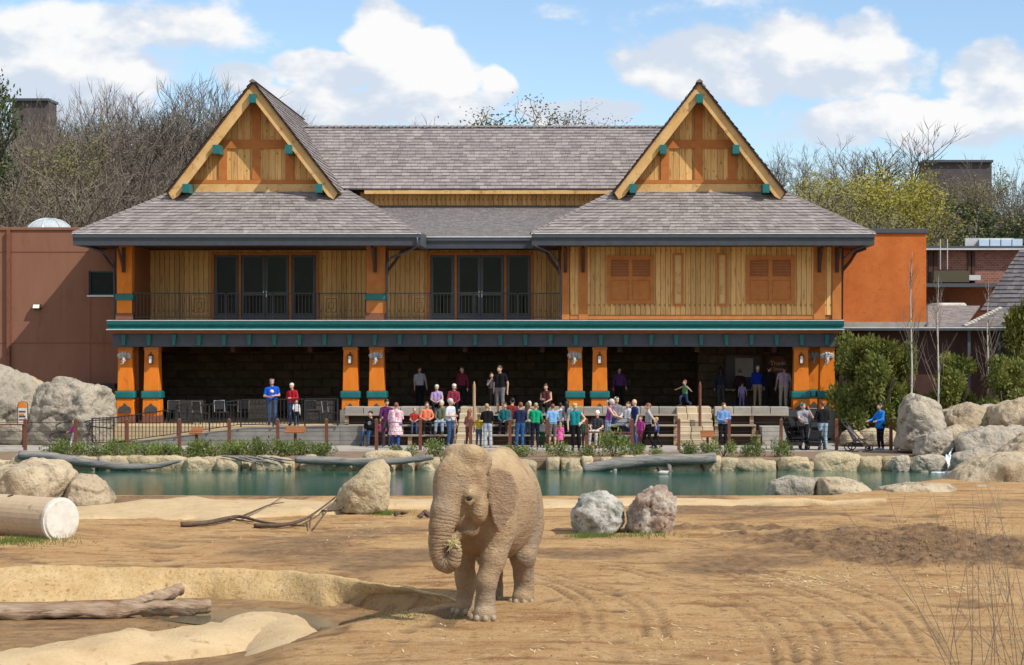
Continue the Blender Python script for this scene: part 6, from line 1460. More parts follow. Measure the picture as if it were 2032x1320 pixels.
# ------------------------------------------------------------------ terraced seating
ROWS = [(863,73.0),(843,73.8),(822,74.6)]
ts = thing('terraced_seating', 'terraced timber bench seating with stone stairs in front of the pavilion', 'seating', (xp(1120,73), 73.0, 0))
zs = [zp(y, Y) for y, Y in ROWS]
SEG = {0:[(722,905),(970,1345),(1418,1510)], 1:[(690,905),(970,1345),(1418,1500)], 2:[(684,905),(970,1345),(1418,1565)]}
plk = {}
for r, (y, Y) in enumerate(ROWS):
    z = zs[r]; zl = 0 if r == 0 else zs[r-1]
    for a, b in SEG[r]:
        x0, x1 = xp(a,Y), xp(b,Y)
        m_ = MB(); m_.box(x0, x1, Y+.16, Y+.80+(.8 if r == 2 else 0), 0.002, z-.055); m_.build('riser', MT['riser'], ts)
        n = max(1, int(round((x1-x0)/1.75))); L = (x1-x0)/n
        for k in range(n):
            for q, (ya, yb) in enumerate(((Y-.14,Y+.10),(Y+.115,Y+.36))):
                key = (round(L,3), q)
                if key not in plk:
                    t_ = MB(); t_.box(0, L-.012, 0, yb-ya, -.052, 0); plk[key] = new_mesh('bench_plank', t_.v, t_.f, MT['bench'])
                link_mesh('bench_plank', plk[key], ts, (x0+k*L+.006, ya, z-_pr.uniform(0,.006)))
        for k in range(n+1):
            xx = min(max(x0+k*L, x0+.08), x1-.08); m_ = MB(); m_.box(xx-.075, xx+.075, Y-.06, Y+.155, zl+.001, z-.054); m_.build('bench_post', MT['post_wood'], ts)
YLg = 75.5; zl_ = zp(807, YLg)
for a, b in ((684,905),(970,1345),(1418,1565)):
    x0, x1 = xp(a,YLg), xp(b,YLg); n = int((x1-x0)/.7); L = (x1-x0)/n
    for k in range(n):
        m_ = MB(); e = _pr.uniform(0,.03); m_.box(x0+k*L+.008, x0+(k+1)*L-.008, YLg-e, YLg+.6, zs[2]-.3, zl_-_pr.uniform(0,.015)); m_.build('ledge_stone', MT['ledge'], ts, bevel=.02)
for a, b in ((906,969),(1346,1417)):
    x0, x1 = xp(a,73.4), xp(b,73.4); ns = 6
    for s in range(ns):
        zt_ = (zl_)*(s+1)/ns; y0 = 72.7+s*.5
        cut = sorted([x0, x0+(x1-x0)*_pr.uniform(.28,.4), x0+(x1-x0)*_pr.uniform(.6,.72), x1])
        for c0, c1 in zip(cut[:-1], cut[1:]):
            m_ = MB(); m_.box(c0+.006, c1-.006, y0-_pr.uniform(0,.03), y0+(.52 if s < ns-1 else 1.2), 0.003, zt_-_pr.uniform(0,.012)); m_.build('step_block', MT['step_stone'], ts, bevel=.025)
m_ = MB(); m_.box(xp(673,73.2), xp(720,73.2), 73.1, 74.3, .003, zp(846,73.1)); m_.build('end_wall', MT['conc_dk'], ts)
m_ = MB(); m_.box(xp(1512,73.0), xp(1560,73.0), 72.9, 74.4, .003, zp(848,72.9)); m_.build('end_wall', MT['ledge'], ts)
for px, y0, Y, lb, mt in ((941,757,74.2,'tall wooden pole beside the left stone stairs','post_wood'),(1389,757,74.0,'tall rusty pole beside the right stone stairs','rust')):
    m_ = MB(); c = Vector((xp(px,Y),Y,.3)); m_.tube([c, Vector((xp(px,Y),Y,zp(y0+8,Y))), Vector((xp(px,Y),Y,zp(y0,Y)))], [.06,.055,.02], 8)
    o = link_mesh('handrail_pole', new_mesh('handrail_pole', [v-c for v in m_.v], m_.f, MT[mt])); o.location = c; tag(o, lb, 'pole')

# ------------------------------------------------------------------ fence, ramp railing, signs
YF = 69.6
fe = thing('cable_fence', 'long fence of rusty steel posts and thin cables along the walkway', 'fence', (xp(900,YF), YF, 0))
FP = [-20,50,150,252,356,455,551,648,747,834,934,1012,1086,1164,1254,1347,1447,1550,1660,1768]
pm_ = MB(); pm_.box(-.055,.055,-.055,.055,0,1.08); pm_.frustum(0,0,1.08,1.16,.13,.13,.03,.03); pme = new_mesh('fence_post', pm_.v, pm_.f, MT['rust'])
for px in FP: link_mesh('fence_post', pme, fe, (xp(px,YF), YF, 0))
for k in range(6):
    m_ = MB(); z = .2+k*.16; m_.tube([(xp(FP[0],YF),YF,z),(xp(FP[-1],YF),YF,z)], .006 if k < 5 else .011, 5); m_.build('cable', MT['black'], fe)
m_ = MB(); m_.bar((xp(-20,YF),YF-.07,.93),(xp(50,YF),YF-.07,.93),.05,.05); m_.build('top_rail', MT['rust'], fe)
m_ = MB(); m_.bar((xp(1164,YF),YF-.07,.66),(xp(1254,YF),YF-.07,.64),.05,.05); m_.build('middle_rail', MT['rust'], fe)
YRl = 72.92
rr_ = thing('ramp_railing', 'black metal railing with thin bars along the ramp and left patio edge', 'railing', (xp(430,YRl), YRl, 0))
railing(rr_, xp(183,YRl), xp(226,YRl), YRl, .0, .03, 1.02, .13, (0,1), 'railing_bay')
railing(rr_, xp(227,YRl), xp(352,YRl), YRl, .03, .36, 1.02, .13, (1,), 'railing_bay')
railing(rr_, xp(353,YRl), xp(478,YRl), YRl, .36, .70, 1.02, .13, (.5,1), 'railing_bay')
railing(rr_, xp(479,YRl), xp(670,YRl), YRl, .70, .74, 1.02, .13, (.33,.66,1), 'railing_bay')
for k, pts in enumerate(([(165,838),(130,838),(113,843),(112,850),(120,856),(140,856)],[(150,859),(112,859),(100,864),(100,870),(110,874),(145,872)],[(225,851),(190,847),(170,843),(168,838),(180,835),(222,832)])):
    m_ = MB(); m_.tube(smooth_line([tuple(P(a,b,YRl-.05)) for a, b in pts], 5), .022, 7); m_.build('handrail_loop', MT['black'], rr_, smooth=True)
def lectern(px, ytop, label, w=.62):
    x = xp(px, YF+.15); zt_ = zp(ytop, YF+.15); t_ = thing('lectern_sign', label, 'sign', (x, YF+.15, 0), 'small lectern signs')
    m_ = MB(); m_.box(x-.045,x+.045,YF+.1,YF+.2,0,zt_-.08); m_.build('post', MT['rust'], t_)
    m_ = MB(); m_.add([(x-w/2,YF-.12,zt_-.12),(x+w/2,YF-.12,zt_-.12),(x+w/2,YF+.4,zt_+.06),(x-w/2,YF+.4,zt_+.06)]+[(x-w/2,YF-.12,zt_-.17),(x+w/2,YF-.12,zt_-.17),(x+w/2,YF+.4,zt_+.01),(x-w/2,YF+.4,zt_+.01)], [(0,1,2,3),(7,6,5,4),(0,4,5,1),(1,5,6,2),(2,6,7,3),(3,7,4,0)]); m_.build('panel', MT['stain_dk'], t_)
lectern(390,852,'small rusty lectern sign at the fence below the patio chairs',.42); lectern(586,850,'small rusty lectern sign at the fence below the couple in blue and red',.7); lectern(1404,858,'small rusty lectern sign at the fence by the right stairs',.5)
t_ = thing('info_sign', 'upright orange and white information sign before the left cliff', 'sign', (xp(45,71.6),71.6,0))
c = P(46,842,71.6); m_ = MB(); m_.box(c.x-.04,c.x+.04,71.6,71.68,0,c.z+.1); m_.build('post', MT['dark_wood'], t_)
def rr_pts(x0, x1, z0, z1, r): return [(x0,z0),(x1,z0),(x1,z1-r),(x1-r*.3,z1-r*.3),(x1-r,z1),(x0+r,z1),(x0+r*.3,z1-r*.3),(x0,z1-r)]
m_ = MB(); m_.prism(rr_pts(c.x-.19,c.x+.19,c.z,c.z+.84,.12), 71.53, 71.585); m_.build('sign_board', MT['dark_wood'], t_)
m_ = MB(); m_.prism(rr_pts(c.x-.16,c.x+.17,c.z+.02,c.z+.82,.1), 71.518, 71.528); m_.build('sign_face', MT['white'], t_)
m_ = MB(); m_.prism(rr_pts(c.x-.155,c.x+.165,c.z+.62,c.z+.815,.1), 71.508, 71.516); m_.build('orange_header', MT['orange'], t_)
for k, (z, w, mt) in enumerate(((.44,.24,'plaque'),(.34,.2,'orange'),(.26,.24,'plaque'),(.14,.18,'copper'))):
    m_ = MB(); m_.box(c.x-.13,c.x-.13+w,71.508,71.516,c.z+z,c.z+z+.06); m_.build('printed_block', MT[mt], t_)

# ------------------------------------------------------------------ patio furniture
def chair(x, y, z, rot, label):
    t_ = thing('patio_chair', label, 'chair', (x,y,z), 'patio chairs'); b = t_.location.copy()
    m_ = MB(); m_.box(b.x-.22,b.x+.22,b.y-.22,b.y+.22,z+.42,z+.46); m_.build('seat', MT['black'], t_, bevel=.01)
    m_ = MB(); m_.tube([(b.x-.22,b.y+.2,z+.44),(b.x-.22,b.y+.26,z+.9),(b.x+.22,b.y+.26,z+.9),(b.x+.22,b.y+.2,z+.44)], .018, 6); m_.build('back_frame', MT['steel'], t_)
    m_ = MB(); m_.box(b.x-.2,b.x+.2,b.y+.23,b.y+.25,z+.55,z+.88); m_.build('backrest', MT['black'], t_)
    for sx in (-1,1):
        for sy in (-1,1):
            m_ = MB(); m_.tube([(b.x+sx*.2,b.y+sy*.2,z+.42),(b.x+sx*.22,b.y+sy*.23,z)], .015, 6); m_.build('leg', MT['black'], t_)
    t_.rotation_euler = (0,0,rot)
def table(x, y, z, label):
    t_ = thing('patio_table', label, 'table', (x,y,z), 'patio tables')
    m_ = MB(); m_.tube([(x,y,z+.70),(x,y,z+.74)], .45, 20); m_.build('table_top', MT['black'], t_); m_ = MB(); m_.tube([(x,y,z+.02),(x,y,z+.70)], .035, 8); m_.build('pedestal', MT['black'], t_); m_ = MB(); m_.tube([(x,y,z),(x,y,z+.03)], .25, 16); m_.build('foot', MT['black'], t_)
for px, Y, rot, lb in ((398,76.3,2.6,'patio chair nearest the second column, catching sunlight on its back'),(440,77.3,.6,'patio chair turned away right of the sunlit one'),(345,77.6,3.3,'patio chair closest to the second column'),(480,78.2,3.6,'patio chair behind the ramp rail left of the man in blue'),(620,77.8,3.0,'patio chair right of the woman in red'),(655,76.6,1.2,'patio chair beside the left pair of middle columns')):
    chair(xp(px,Y), Y, .66, rot, lb)
for px, Y, lb in ((372,77.2,'round dark patio table between the first chairs'),(460,78.0,'round dark patio table left of the man in blue'),(640,77.2,'round dark patio table right of the woman in red')): table(xp(px,Y), Y, .66, lb)
for i, (px, Y, lb) in enumerate(((375,81.5,'grey planter box at the back of the left patio'),(520,81.8,'pale planter box behind the man in blue'),(632,80.5,'wooden crate planter left of the middle columns'))):
    t_ = thing('planter', lb, 'planter', (xp(px,Y),Y,.66)); x = xp(px,Y)
    for k in range(4):
        m_ = MB(); m_.box(x-.6,x+.6,Y,Y+.6,.66+k*.2+.004,.66+k*.2+.195); m_.build('board', MT['bench'], t_, bevel=.008)

# ------------------------------------------------------------------ people
SK = (.55,.33,.23); SK2 = (.62,.40,.29); SK3 = (.36,.20,.13)
BR = (.06,.032,.018); DK = (.012,.009,.008); BL = (.30,.20,.09); GY = (.42,.40,.38); RD = (.16,.055,.025)
JEAN = (.055,.105,.22); LJ = (.28,.38,.50); BK = (.012,.012,.015); KH = (.32,.25,.16)
def person(label, px, fy, H, rot=0, legs='stand', arms=('down','down'), top=BK, bot=JEAN, hair=BR, skin=SK, sleeve='short', trouser='long', hst='short', cap=None, Y=None, z=0., seat=.43, child=False, dress=None, pat=None, wide=1., shoe=(.05,.05,.055), lean=0., emblem=None):
    s = H/1.75; f = Field((-.85*s,-.75*s,-.03), (.85*s,.55*s,1.9*s), .0185 if H > 1.3 else .015)
    pz = .93 if legs != 'sit' else seat/s+.1; dz = pz-.93; hs = 1.22 if child else 1.0
    ly = lambda zz: -lean*max(0, zz-.93)
    rp_ = random.Random(int(px*7)+int(H*100)); sway = rp_.uniform(-.04,.04) if legs != 'sit' else rp_.uniform(-.03,.03); hyaw = rp_.uniform(-.6,.6); tilt = rp_.uniform(-.05,.05)
    def q(p):
        zz = p[2]; return ((p[0]+sway*max(0,zz-.3)+ (tilt*(zz-1.45) if zz > 1.45 else 0))*s, (p[1]+ly(zz))*s, (zz+dz-(.03*abs(p[0])/.2*(1 if sway*p[0] > 0 else 0) if zz > 1.2 else 0))*s)
    def c(a, b, ra, rb, k=.02, i=0): f.cone(q(a), q(b), ra*s, rb*s, k*s, i)
    W = wide
    # torso
    for sg in (-1,1):
        c((sg*.085*W,0,1.36),(sg*.07*W,0,1.12),.098*W,.10*W,.03,1); c((sg*.07*W,0,1.12),(sg*.075*W,.01,.99),.10*W,.112*W,.03,1 if not dress else 1); c((sg*.075*W,.01,.97),(sg*.085*W,.01,.90),.108*W,.10*W,.02,2)
        c((0,.01,1.42),(sg*.165*W,.0,1.405),.07,.062,.03,1)
    c((0,.01,1.42),(0,-.005,1.53),.058,.052,.015,0)
    if dress:
        zh = (.93-dress+dz)*s; c((0,0,1.02),(0,0,.93-dress),.15*W,.15*W+.10*dress/.4,.03,1)
        zz = f.ax[2][None,None,:]; f.D = np.maximum(f.D, (zh-zz).astype(np.float32)); f.H = np.maximum(f.H, (zh-zz).astype(np.float32))
    # head
    hc = (0,-.02,1.635+.03*(hs-1)*10*.3)
    f.ell(q(hc), (.075*s*hs,.095*s*hs,.115*s*hs), .01, 0); f.ell(q((0,-.055,hc[2]-.06*hs)), (.05*s*hs,.05*s*hs,.055*s*hs), .02, 0)
    f.ell(q((0,-.115*hs,hc[2]-.02)), (.016*s,.022*s,.026*s), .01, 0)
    for sg in (-1,1): f.ell(q((sg*.078*hs,0,hc[2]-.01)), (.014*s,.025*s,.034*s), .008, 0)
    if hst != 'bald':
        f.ell(q((0,.0,hc[2]+.034)), (.087*s*hs,.118*s*hs,.104*s*hs), 0, 3)
        # keep the face free
        f.ell(q((0,-.085*hs,hc[2]-.03)), (.06*s*hs,.052*s*hs,.08*s*hs), 0, 0)
    if hst == 'long': c((0,.06,hc[2]),(0,.085,1.33),.085,.06,.03,3); c((.06,.03,hc[2]),(.075,.03,1.42),.04,.03,.02,3); c((-.06,.03,hc[2]),(-.075,.03,1.42),.04,.03,.02,3)
    if hst == 'pony': c((0,.1,hc[2]+.06),(0,.17,hc[2]+.02),.03,.04,.01,3); c((0,.17,hc[2]+.02),(0,.14,1.42),.038,.015,.01,3)
    if hst == 'bun': f.ell(q((0,.07,hc[2]+.12)), (.045*s,.045*s,.045*s), .005, 3)
    if cap:
        f.ell(q((0,.0,hc[2]+.055)), (.093*s*hs,.105*s*hs,.078*s*hs), .0, 5)
        for t in (-.04,0,.04): c((t,-.08,hc[2]+.055),(t*.8,-.175,hc[2]+.04),.012,.010,.01,5)
    # arms
    hands = []
    for sg, md in zip((-1,1), arms):
        sh = (sg*.185*W,.0,1.40); jr = Vector((rp_.uniform(-.03,.04), rp_.uniform(-.05,.03), rp_.uniform(-.03,.03)))
        E, Wr = {'down':((.245,.03,1.13),(.262,-.03,.88)), 'hip':((.38,.07,1.18),(.20,-.06,1.03)), 'front':((.25,-.01,1.13),(.06,-.23,1.12)), 'forward':((.235,-.12,1.14),(.2,-.36,1.08)),
                 'face':((.27,-.14,1.18),(.1,-.20,1.46)), 'out':((.40,.0,1.30),(.62,-.05,1.22)), 'lap':((.25,-.06,1.12),(.1,-.28,1.02)), 'phone':((.25,-.08,1.14),(.07,-.28,1.28)), 'push':((.22,-.2,1.16),(.2,-.45,1.08)), 'back':((.27,.16,1.18),(.26,.22,.95))}[md]
        E = (sg*(E[0]*W**.5+jr.x), E[1]+jr.y, E[2]+jr.z); Wr = (sg*(Wr[0]+jr.x), Wr[1]+jr.y*1.6, Wr[2]+jr.z*1.6); d = Vector(Wr)-Vector(E); d.normalize(); Hd = tuple(Vector(Wr)+d*.065)
        up_i = {'tank':0,'short':1,'long':1}[sleeve]; lo_i = 1 if sleeve == 'long' else 0
        if sleeve == 'short':
            mid = tuple(Vector(sh).lerp(Vector(E),.62)); c(sh,mid,.062,.058,.02,1); c(mid,E,.045,.041,.01,0)
        else: c(sh,E,.056 if sleeve == 'long' else .05,.05 if sleeve == 'long' else .042,.02,up_i)
        c(E,Wr,.048 if lo_i else .04,.038 if lo_i else .028,.01,lo_i); c(Wr,Hd,.027,.034,.01,0); hands.append((q(Wr), q(Hd), sg))
    # legs
    for sg in (-1,1):
        hp = (sg*.09*W,.01,.90)
        if legs == 'stand': kn, an = (sg*.105,-.015,.49), (sg*.115,.03,.085)
        elif legs == 'walk': kn, an = ((sg*.09,-.13,.50),(sg*.09,-.24,.085)) if sg < 0 else ((sg*.09,.03,.48),(sg*.09,.28,.12))
        elif legs == 'run': kn, an = ((sg*.1,-.32,.72),(sg*.1,-.25,.34)) if sg < 0 else ((sg*.1,.1,.5),(sg*.1,.42,.36))
        else: kn, an = (sg*.12,-.43,.93+.02), (sg*.13,-.46,.085-dz)
        ti = 2; ca_ = 2 if trouser == 'long' else 0
        if dress: ti = 0 if trouser == 'bare' else 2
        c(hp,kn,.098,.066,.02,ti if trouser != 'bare' else 0); 
        if trouser == 'short': c(kn,tuple(Vector(kn).lerp(Vector(an),.12)),.07,.07,.0,2)
        if trouser == 'long': c(kn,tuple(Vector(kn).lerp(Vector(an),.35)),.066,.062,.02,2); c(tuple(Vector(kn).lerp(Vector(an),.35)),an,.062,.05,.02,2)
        else: c(kn,tuple(Vector(kn).lerp(Vector(an),.35)),.056,.058,.02,0); c(tuple(Vector(kn).lerp(Vector(an),.35)),an,.058,.036,.02,0)
        c((an[0],an[1]+.02,an[2]-.035),(an[0]*1.08,an[1]-.15,an[2]-.05),.042,.036,.01,4)
    V, Q, ids = f.mesh(1)
    fi = ids[Q]; fm = fi[:,0].copy()
    mats = [M_skin(skin), cloth(top, pat), cloth(bot), M_hair(hair), cloth(shoe), cloth(cap or top)]
    V = [tuple(v) for v in V]; Fl = [tuple(x) for x in Q]; mi = list(fm)
    m_ = MB()
    for wr, hd, sg in hands:
        d = (Vector(hd)-Vector(wr)).normalized(); a = d.cross(Vector((sg,0,.3))).normalized(); n_ = d.cross(a).normalized()
        for k, (o_, l) in enumerate(((-.026,.066),(-.009,.076),(.009,.071),(.025,.056))):
            p0 = Vector(hd)+a*o_*s+d*.012*s; m_.tube([p0, p0+d*l*.55*s-n_*.004*s, p0+d*l*s-n_*.022*s], [.009*s,.0085*s,.006*s], 4, 0)
        p0 = Vector(wr)+d*.03*s-a*.03*s; m_.tube([p0, p0+(d*.6-a*.7).normalized()*.03*s, p0+(d-a*.5).normalized()*.06*s], [.011*s,.0095*s,.007*s], 4, 0)
    for sg in (-1,1): m_.ball(q((sg*.031*hs,-.106*hs,hc[2]+.008)), (.011*s,.008*s,.008*s), 6, 6, 4)
    p = q((0,-.1*hs,hc[2]-.068*hs)); m_.box(p[0]-.022*s,p[0]+.022*s,p[1]-.012*s,p[1]+.01,p[2]-.006*s,p[2]+.006*s,7)
    if emblem:
        cpt = q((0,-.104*W,1.28)); n = 14; m_.prism([(cpt[0]+.075*s*math.cos(2*math.pi*k/n), cpt[2]+.075*s*math.sin(2*math.pi*k/n)) for k in range(n)], cpt[1]-.012, cpt[1]+.03, 8)
    b0 = len(V); V += [tuple(v) for v in m_.v]; Fl += [tuple(i+b0 for i in t) for t in m_.f]; mi += m_.m
    mats += [cloth((.015,.01,.01)), cloth((.32,.12,.10)), cloth(emblem or (.8,.8,.8))]
    me = new_mesh('person', V, Fl, mats, mi, True)
    if Y is None: loc = gnd(px, fy, z)
    else: loc = Vector((xp(px,Y), Y, z))
    o = link_mesh('person', me); o.location = loc; o.rotation_euler = (0,0,R(rot)); tag(o, label, 'person'); return o
_SKM = {}
def M_skin(c):
    if c not in _SKM: _SKM[c] = M('skin', c, tuple(x*.9 for x in c), .55, scale=6, spec=.35)
    return _SKM[c]
def M_hair(c):
    k = ('h',)+tuple(c)
    if k not in _SKM: _SKM[k] = M('hair', c, tuple(x*1.5 for x in c), .5, scale=20, stretch=(3,3,.6), spec=.35)
    return _SKM[k]
Zp = .66
person('man in royal blue T-shirt with white chest emblem and grey cap on the left patio',540,0,1.80,10,arms=('front','front'),top=(.01,.09,.55),bot=JEAN,cap=(.5,.5,.5),Y=75.2,z=Zp,wide=1.15,emblem=(.75,.78,.82))
person('woman in red jacket and white cap beside the man in blue',581,0,1.64,-15,arms=('front','front'),top=(.42,.015,.03),bot=JEAN,sleeve='long',hair=GY,cap=(.7,.7,.68),Y=75.0,z=Zp,hst='short')
person('small child in white standing at the rail in front of the woman in red',588,0,1.0,5,arms=('forward','down'),top=(.62,.62,.6),bot=BK,child=True,Y=74.7,z=Zp,sleeve='long')
person('person in black hoodie and jeans seated at the left end of the lowest bench',735,0,1.70,-20,'sit',('lap','lap'),BK,JEAN,Y=72.9,z=0,seat=zs[0],sleeve='long',hair=DK,emblem=(.5,.5,.5))
person('child in dark pink seated on the lowest bench next to the black hoodie',757,0,1.2,10,'sit',('lap','lap'),(.30,.05,.12),(.08,.03,.05),Y=72.9,z=0,seat=zs[0],sleeve='long',child=True)
person('woman in a long pink and white patterned coat seen from behind',785,889,1.66,170,arms=('front','down'),top=(.62,.28,.36),bot=(.04,.09,.35),sleeve='long',pat=('spots',(.75,.68,.68),22),dress=.42,wide=1.25,hair=RD)
person('person in coral orange top seated on the middle bench',845,0,1.66,10,'sit',('lap','lap'),(.75,.22,.12),BK,Y=73.7,z=zs[0]*1.0-.0,seat=zs[1]-zs[0],sleeve='long',hair=BR)
person('man in green plaid shirt and light jeans seated beside the coral top',877,0,1.76,-10,'sit',('lap','lap'),(.05,.07,.04),LJ,Y=73.7,z=zs[0],seat=zs[1]-zs[0],sleeve='long',pat=('plaid',(.30,.32,.22),9),hst='short',hair=GY)
person('man in pale grey T-shirt and jeans standing at the left stone stairs',894,886,1.78,60,arms=('front','down'),top=(.60,.62,.66),bot=JEAN,hair=GY,wide=1.1,shoe=(.3,.3,.3))
person('woman in purple vest and pale cap seated on the top ledge',867,0,1.62,0,'sit',('lap','lap'),(.42,.30,.55),BK,Y=75.45,z=zs[2]-.15,seat=zl_-zs[2]+.15,cap=(.62,.58,.54),sleeve='short',hair=GY)
person('person in maroon shirt and white cap seated on the top ledge',899,0,1.68,5,'sit',('lap','lap'),(.24,.03,.06),BK,Y=75.45,z=zs[2]-.15,seat=zl_-zs[2]+.15,cap=(.75,.75,.73),sleeve='long',hair=GY)
person('person in white top standing in the shade behind the seats',833,0,1.68,20,top=(.45,.45,.5),bot=BK,Y=79.5,z=1.2)
person('person in dark red standing in the shade behind the maroon shirt',917,0,1.7,-20,top=(.16,.02,.04),bot=BK,Y=78.6,z=1.2,sleeve='long')
person('tall bearded man in black T-shirt and grey shorts standing on the top bench',993,0,1.86,-25,top=BK,bot=(.20,.19,.20),trouser='short',hair=BR,Y=74.75,z=zs[2],wide=1.12)
person('child in dark grey shirt beside the tall man in black',977,0,1.30,10,arms=('face','down'),top=(.07,.07,.09),bot=BK,child=True,Y=75.7,z=zl_-.02,hair=BR)
person('girl in brown and pink with long hair standing at the left stairs',930,887,1.36,150,arms=('down','front'),top=(.34,.16,.12),bot=(.18,.06,.06),hair=RD,hst='long',child=True,sleeve='long')
person('young man in black jacket and light jeans seen from behind left of the navy sweater',968,889,1.62,175,arms=('front','front'),top=BK,bot=(.42,.50,.60),sleeve='long',hair=BL,shoe=(.3,.3,.32))
person('woman in navy sweater and blue jeans seen from behind',1031,890,1.68,185,arms=('forward','front'),top=(.018,.025,.075),bot=(.03,.11,.28),sleeve='long',hair=RD,shoe=(.5,.5,.5))
person('teenager in bright green jacket and black track pants seen from behind',1061,888,1.64,178,arms=('front','forward'),top=(.01,.36,.17),bot=(.012,.014,.03),sleeve='long',hair=BL)
person('small child in white beside the green jacket',1076,887,1.0,160,arms=('forward','front'),top=(.6,.62,.64),bot=(.02,.12,.04),child=True,hair=BL)
person('boy in light blue T-shirt and grey shorts with brown hair',1096,888,1.60,190,arms=('front','down'),top=(.20,.42,.72),bot=(.16,.155,.14),trouser='short',hair=RD)
person('woman in white top standing between the light blue boy and the teal vest',1112,882,1.58,170,arms=('down','front'),top=(.66,.67,.7),bot=(.03,.05,.14),hair=DK,hst='short')
person('little girl in pink dress at the fence',1111,890,.95,175,arms=('down','front'),top=(.85,.12,.40),bot=(.7,.45,.4),trouser='bare',dress=.36,child=True,hair=BL,hst='long')
person('woman in teal tank top, black leggings and yellow cap with hand on hip',1143,896,1.72,12,arms=('down','hip'),top=(.01,.22,.24),bot=BK,sleeve='tank',cap=(.70,.66,.10),hair=BL,wide=1.08,skin=SK2)
person('woman in dark tank top seated on the top ledge left of the third column pair',1085,0,1.66,-15,'sit',('front','lap'),(.10,.03,.03),BK,Y=75.45,z=zs[2]-.15,seat=zl_-zs[2]+.15,sleeve='tank',hair=BR,hst='bun')
person('woman with ponytail in purple top leaning over the wheelchair',1207,884,1.74,75,arms=('push','push'),top=(.26,.08,.30),bot=LJ,sleeve='tank',hair=GY,hst='pony',lean=.18,skin=SK2)
person('bald man in navy shirt and jeans walking right of the stroller',1259,886,1.76,-70,'stand',('down','down'),(.02,.035,.14),JEAN,hst='bald',skin=SK2)
person('child in magenta between the navy man and the woman in black trousers',1271,888,1.15,-30,arms=('down','down'),top=(.45,.04,.28),bot=(.3,.05,.12),child=True,hair=BR)
person('woman in grey T-shirt and black trousers walking left of the right stairs',1286,893,1.68,-80,'walk',('down','back'),(.42,.41,.43),BK,hair=RD,hst='short',skin=SK2)
person('boy in green vest running along the top ledge',1359,0,1.12,-50,'run',('out','out'),(.09,.22,.10),(.03,.05,.11),Y=75.8,z=zl_-.12,sleeve='tank',child=True,hair=RD)
person('man in light blue shirt and black trousers standing before the right seats',1434,890,1.66,15,arms=('front','front'),top=(.16,.30,.58),bot=BK,sleeve='long',hair=RD,hst='short',wide=1.1,skin=SK2)
person('person in dark top and grey skirt queueing at the serving hatch',1431,0,1.66,180,top=(.03,.03,.05),bot=(.06,.06,.07),Y=80.0,z=1.2,hair=DK,hst='long',sleeve='long')
person('person with red hair in black queueing before the hatch',1468,0,1.55,185,top=(.04,.015,.02),bot=BK,Y=80.3,z=1.2,hair=RD,sleeve='long')
person('child in lilac queueing before the hatch',1472,0,1.05,170,top=(.30,.24,.45),bot=(.2,.16,.4),Y=79.2,z=1.2,hair=DK,child=True)
person('person in royal blue jacket and khaki trousers at the serving hatch',1503,0,1.72,170,top=(.01,.03,.32),bot=KH,Y=79.4,z=1.2,hair=GY,sleeve='long',wide=1.1)
person('person all in black under the round sign',1527,0,1.74,160,top=BK,bot=BK,Y=79.2,z=1.2,hair=DK,sleeve='long',wide=1.1)
person('person in mauve T-shirt and pale trousers nearest the last columns',1554,0,1.74,190,top=(.42,.32,.40),bot=(.42,.36,.33),Y=78.4,z=1.2,hair=DK,wide=1.1,skin=SK3)
person('woman with teal cap and long dark hair in grey shirt behind the black stroller',1595,893,1.70,20,arms=('push','face'),top=(.30,.30,.34),bot=BK,cap=(.10,.42,.36),hair=DK,hst='long',skin=SK2,wide=1.1)
person('man in black hoodie and pale jeans seen from behind beside the teal cap',1633,892,1.74,200,arms=('front','front'),top=BK,bot=(.36,.50,.62),sleeve='long',hair=RD,wide=1.08,shoe=(.4,.4,.4))
person('woman in bright blue jacket and black leggings pushing a stroller at right',1747,893,1.68,-62,arms=('forward','forward'),top=(.02,.22,.72),bot=BK,sleeve='long',hair=DK,hst='long',dress=.12,wide=1.12,shoe=(.4,.4,.45))
person('toddler in magenta top and white trousers climbing by the left handrail',147,889,1.0,-60,'walk',('forward','out'),(.62,.02,.40),(.65,.65,.66),sleeve='long',child=True,hair=BL)
person('small child seated in the black stroller',1570,0,.8,10,'sit',('lap','lap'),(.03,.03,.04),BK,Y=70.2,z=.2,seat=.3,child=True,hair=BR)

person('woman in cream sweater squeezed between the navy sweater and the green jacket',1047,884,1.62,165,arms=('front','down'),top=(.50,.44,.34),bot=(.05,.06,.08),sleeve='long',hair=BR,hst='long')
person('man in dark red polo behind the navy sweater',1014,882,1.76,190,arms=('down','front'),top=(.22,.03,.03),bot=KH,hair=DK)
person('girl in yellow T-shirt in front of the stone stairs right of the brown girl',950,888,1.22,160,arms=('front','down'),top=(.62,.46,.05),bot=JEAN,child=True,hair=BL,hst='pony')
person('woman in striped grey top left of the woman in teal',1128,883,1.66,150,arms=('down','phone'),top=(.30,.30,.33),bot=BK,sleeve='long',hair=DK,hst='long')
person('child in dark green beside the black leggings of the woman in teal',1160,889,1.05,-20,arms=('down','down'),top=(.02,.12,.06),bot=(.05,.05,.06),child=True,hair=BR)
person('man in white cap and grey hoodie behind the ponytail woman',1222,880,1.78,20,arms=('front','front'),top=(.20,.20,.22),bot=JEAN,sleeve='long',cap=(.7,.7,.7),hair=BR)
person('woman in white blouse left of the navy man',1246,884,1.64,-30,arms=('forward','forward'),top=(.62,.62,.64),bot=(.05,.06,.12),sleeve='long',hair=BR,hst='long')
person('child in blue jacket walking behind the woman in black trousers',1303,889,1.1,-75,'walk',('down','down'),(.03,.10,.35),BK,sleeve='long',child=True,hair=BL)
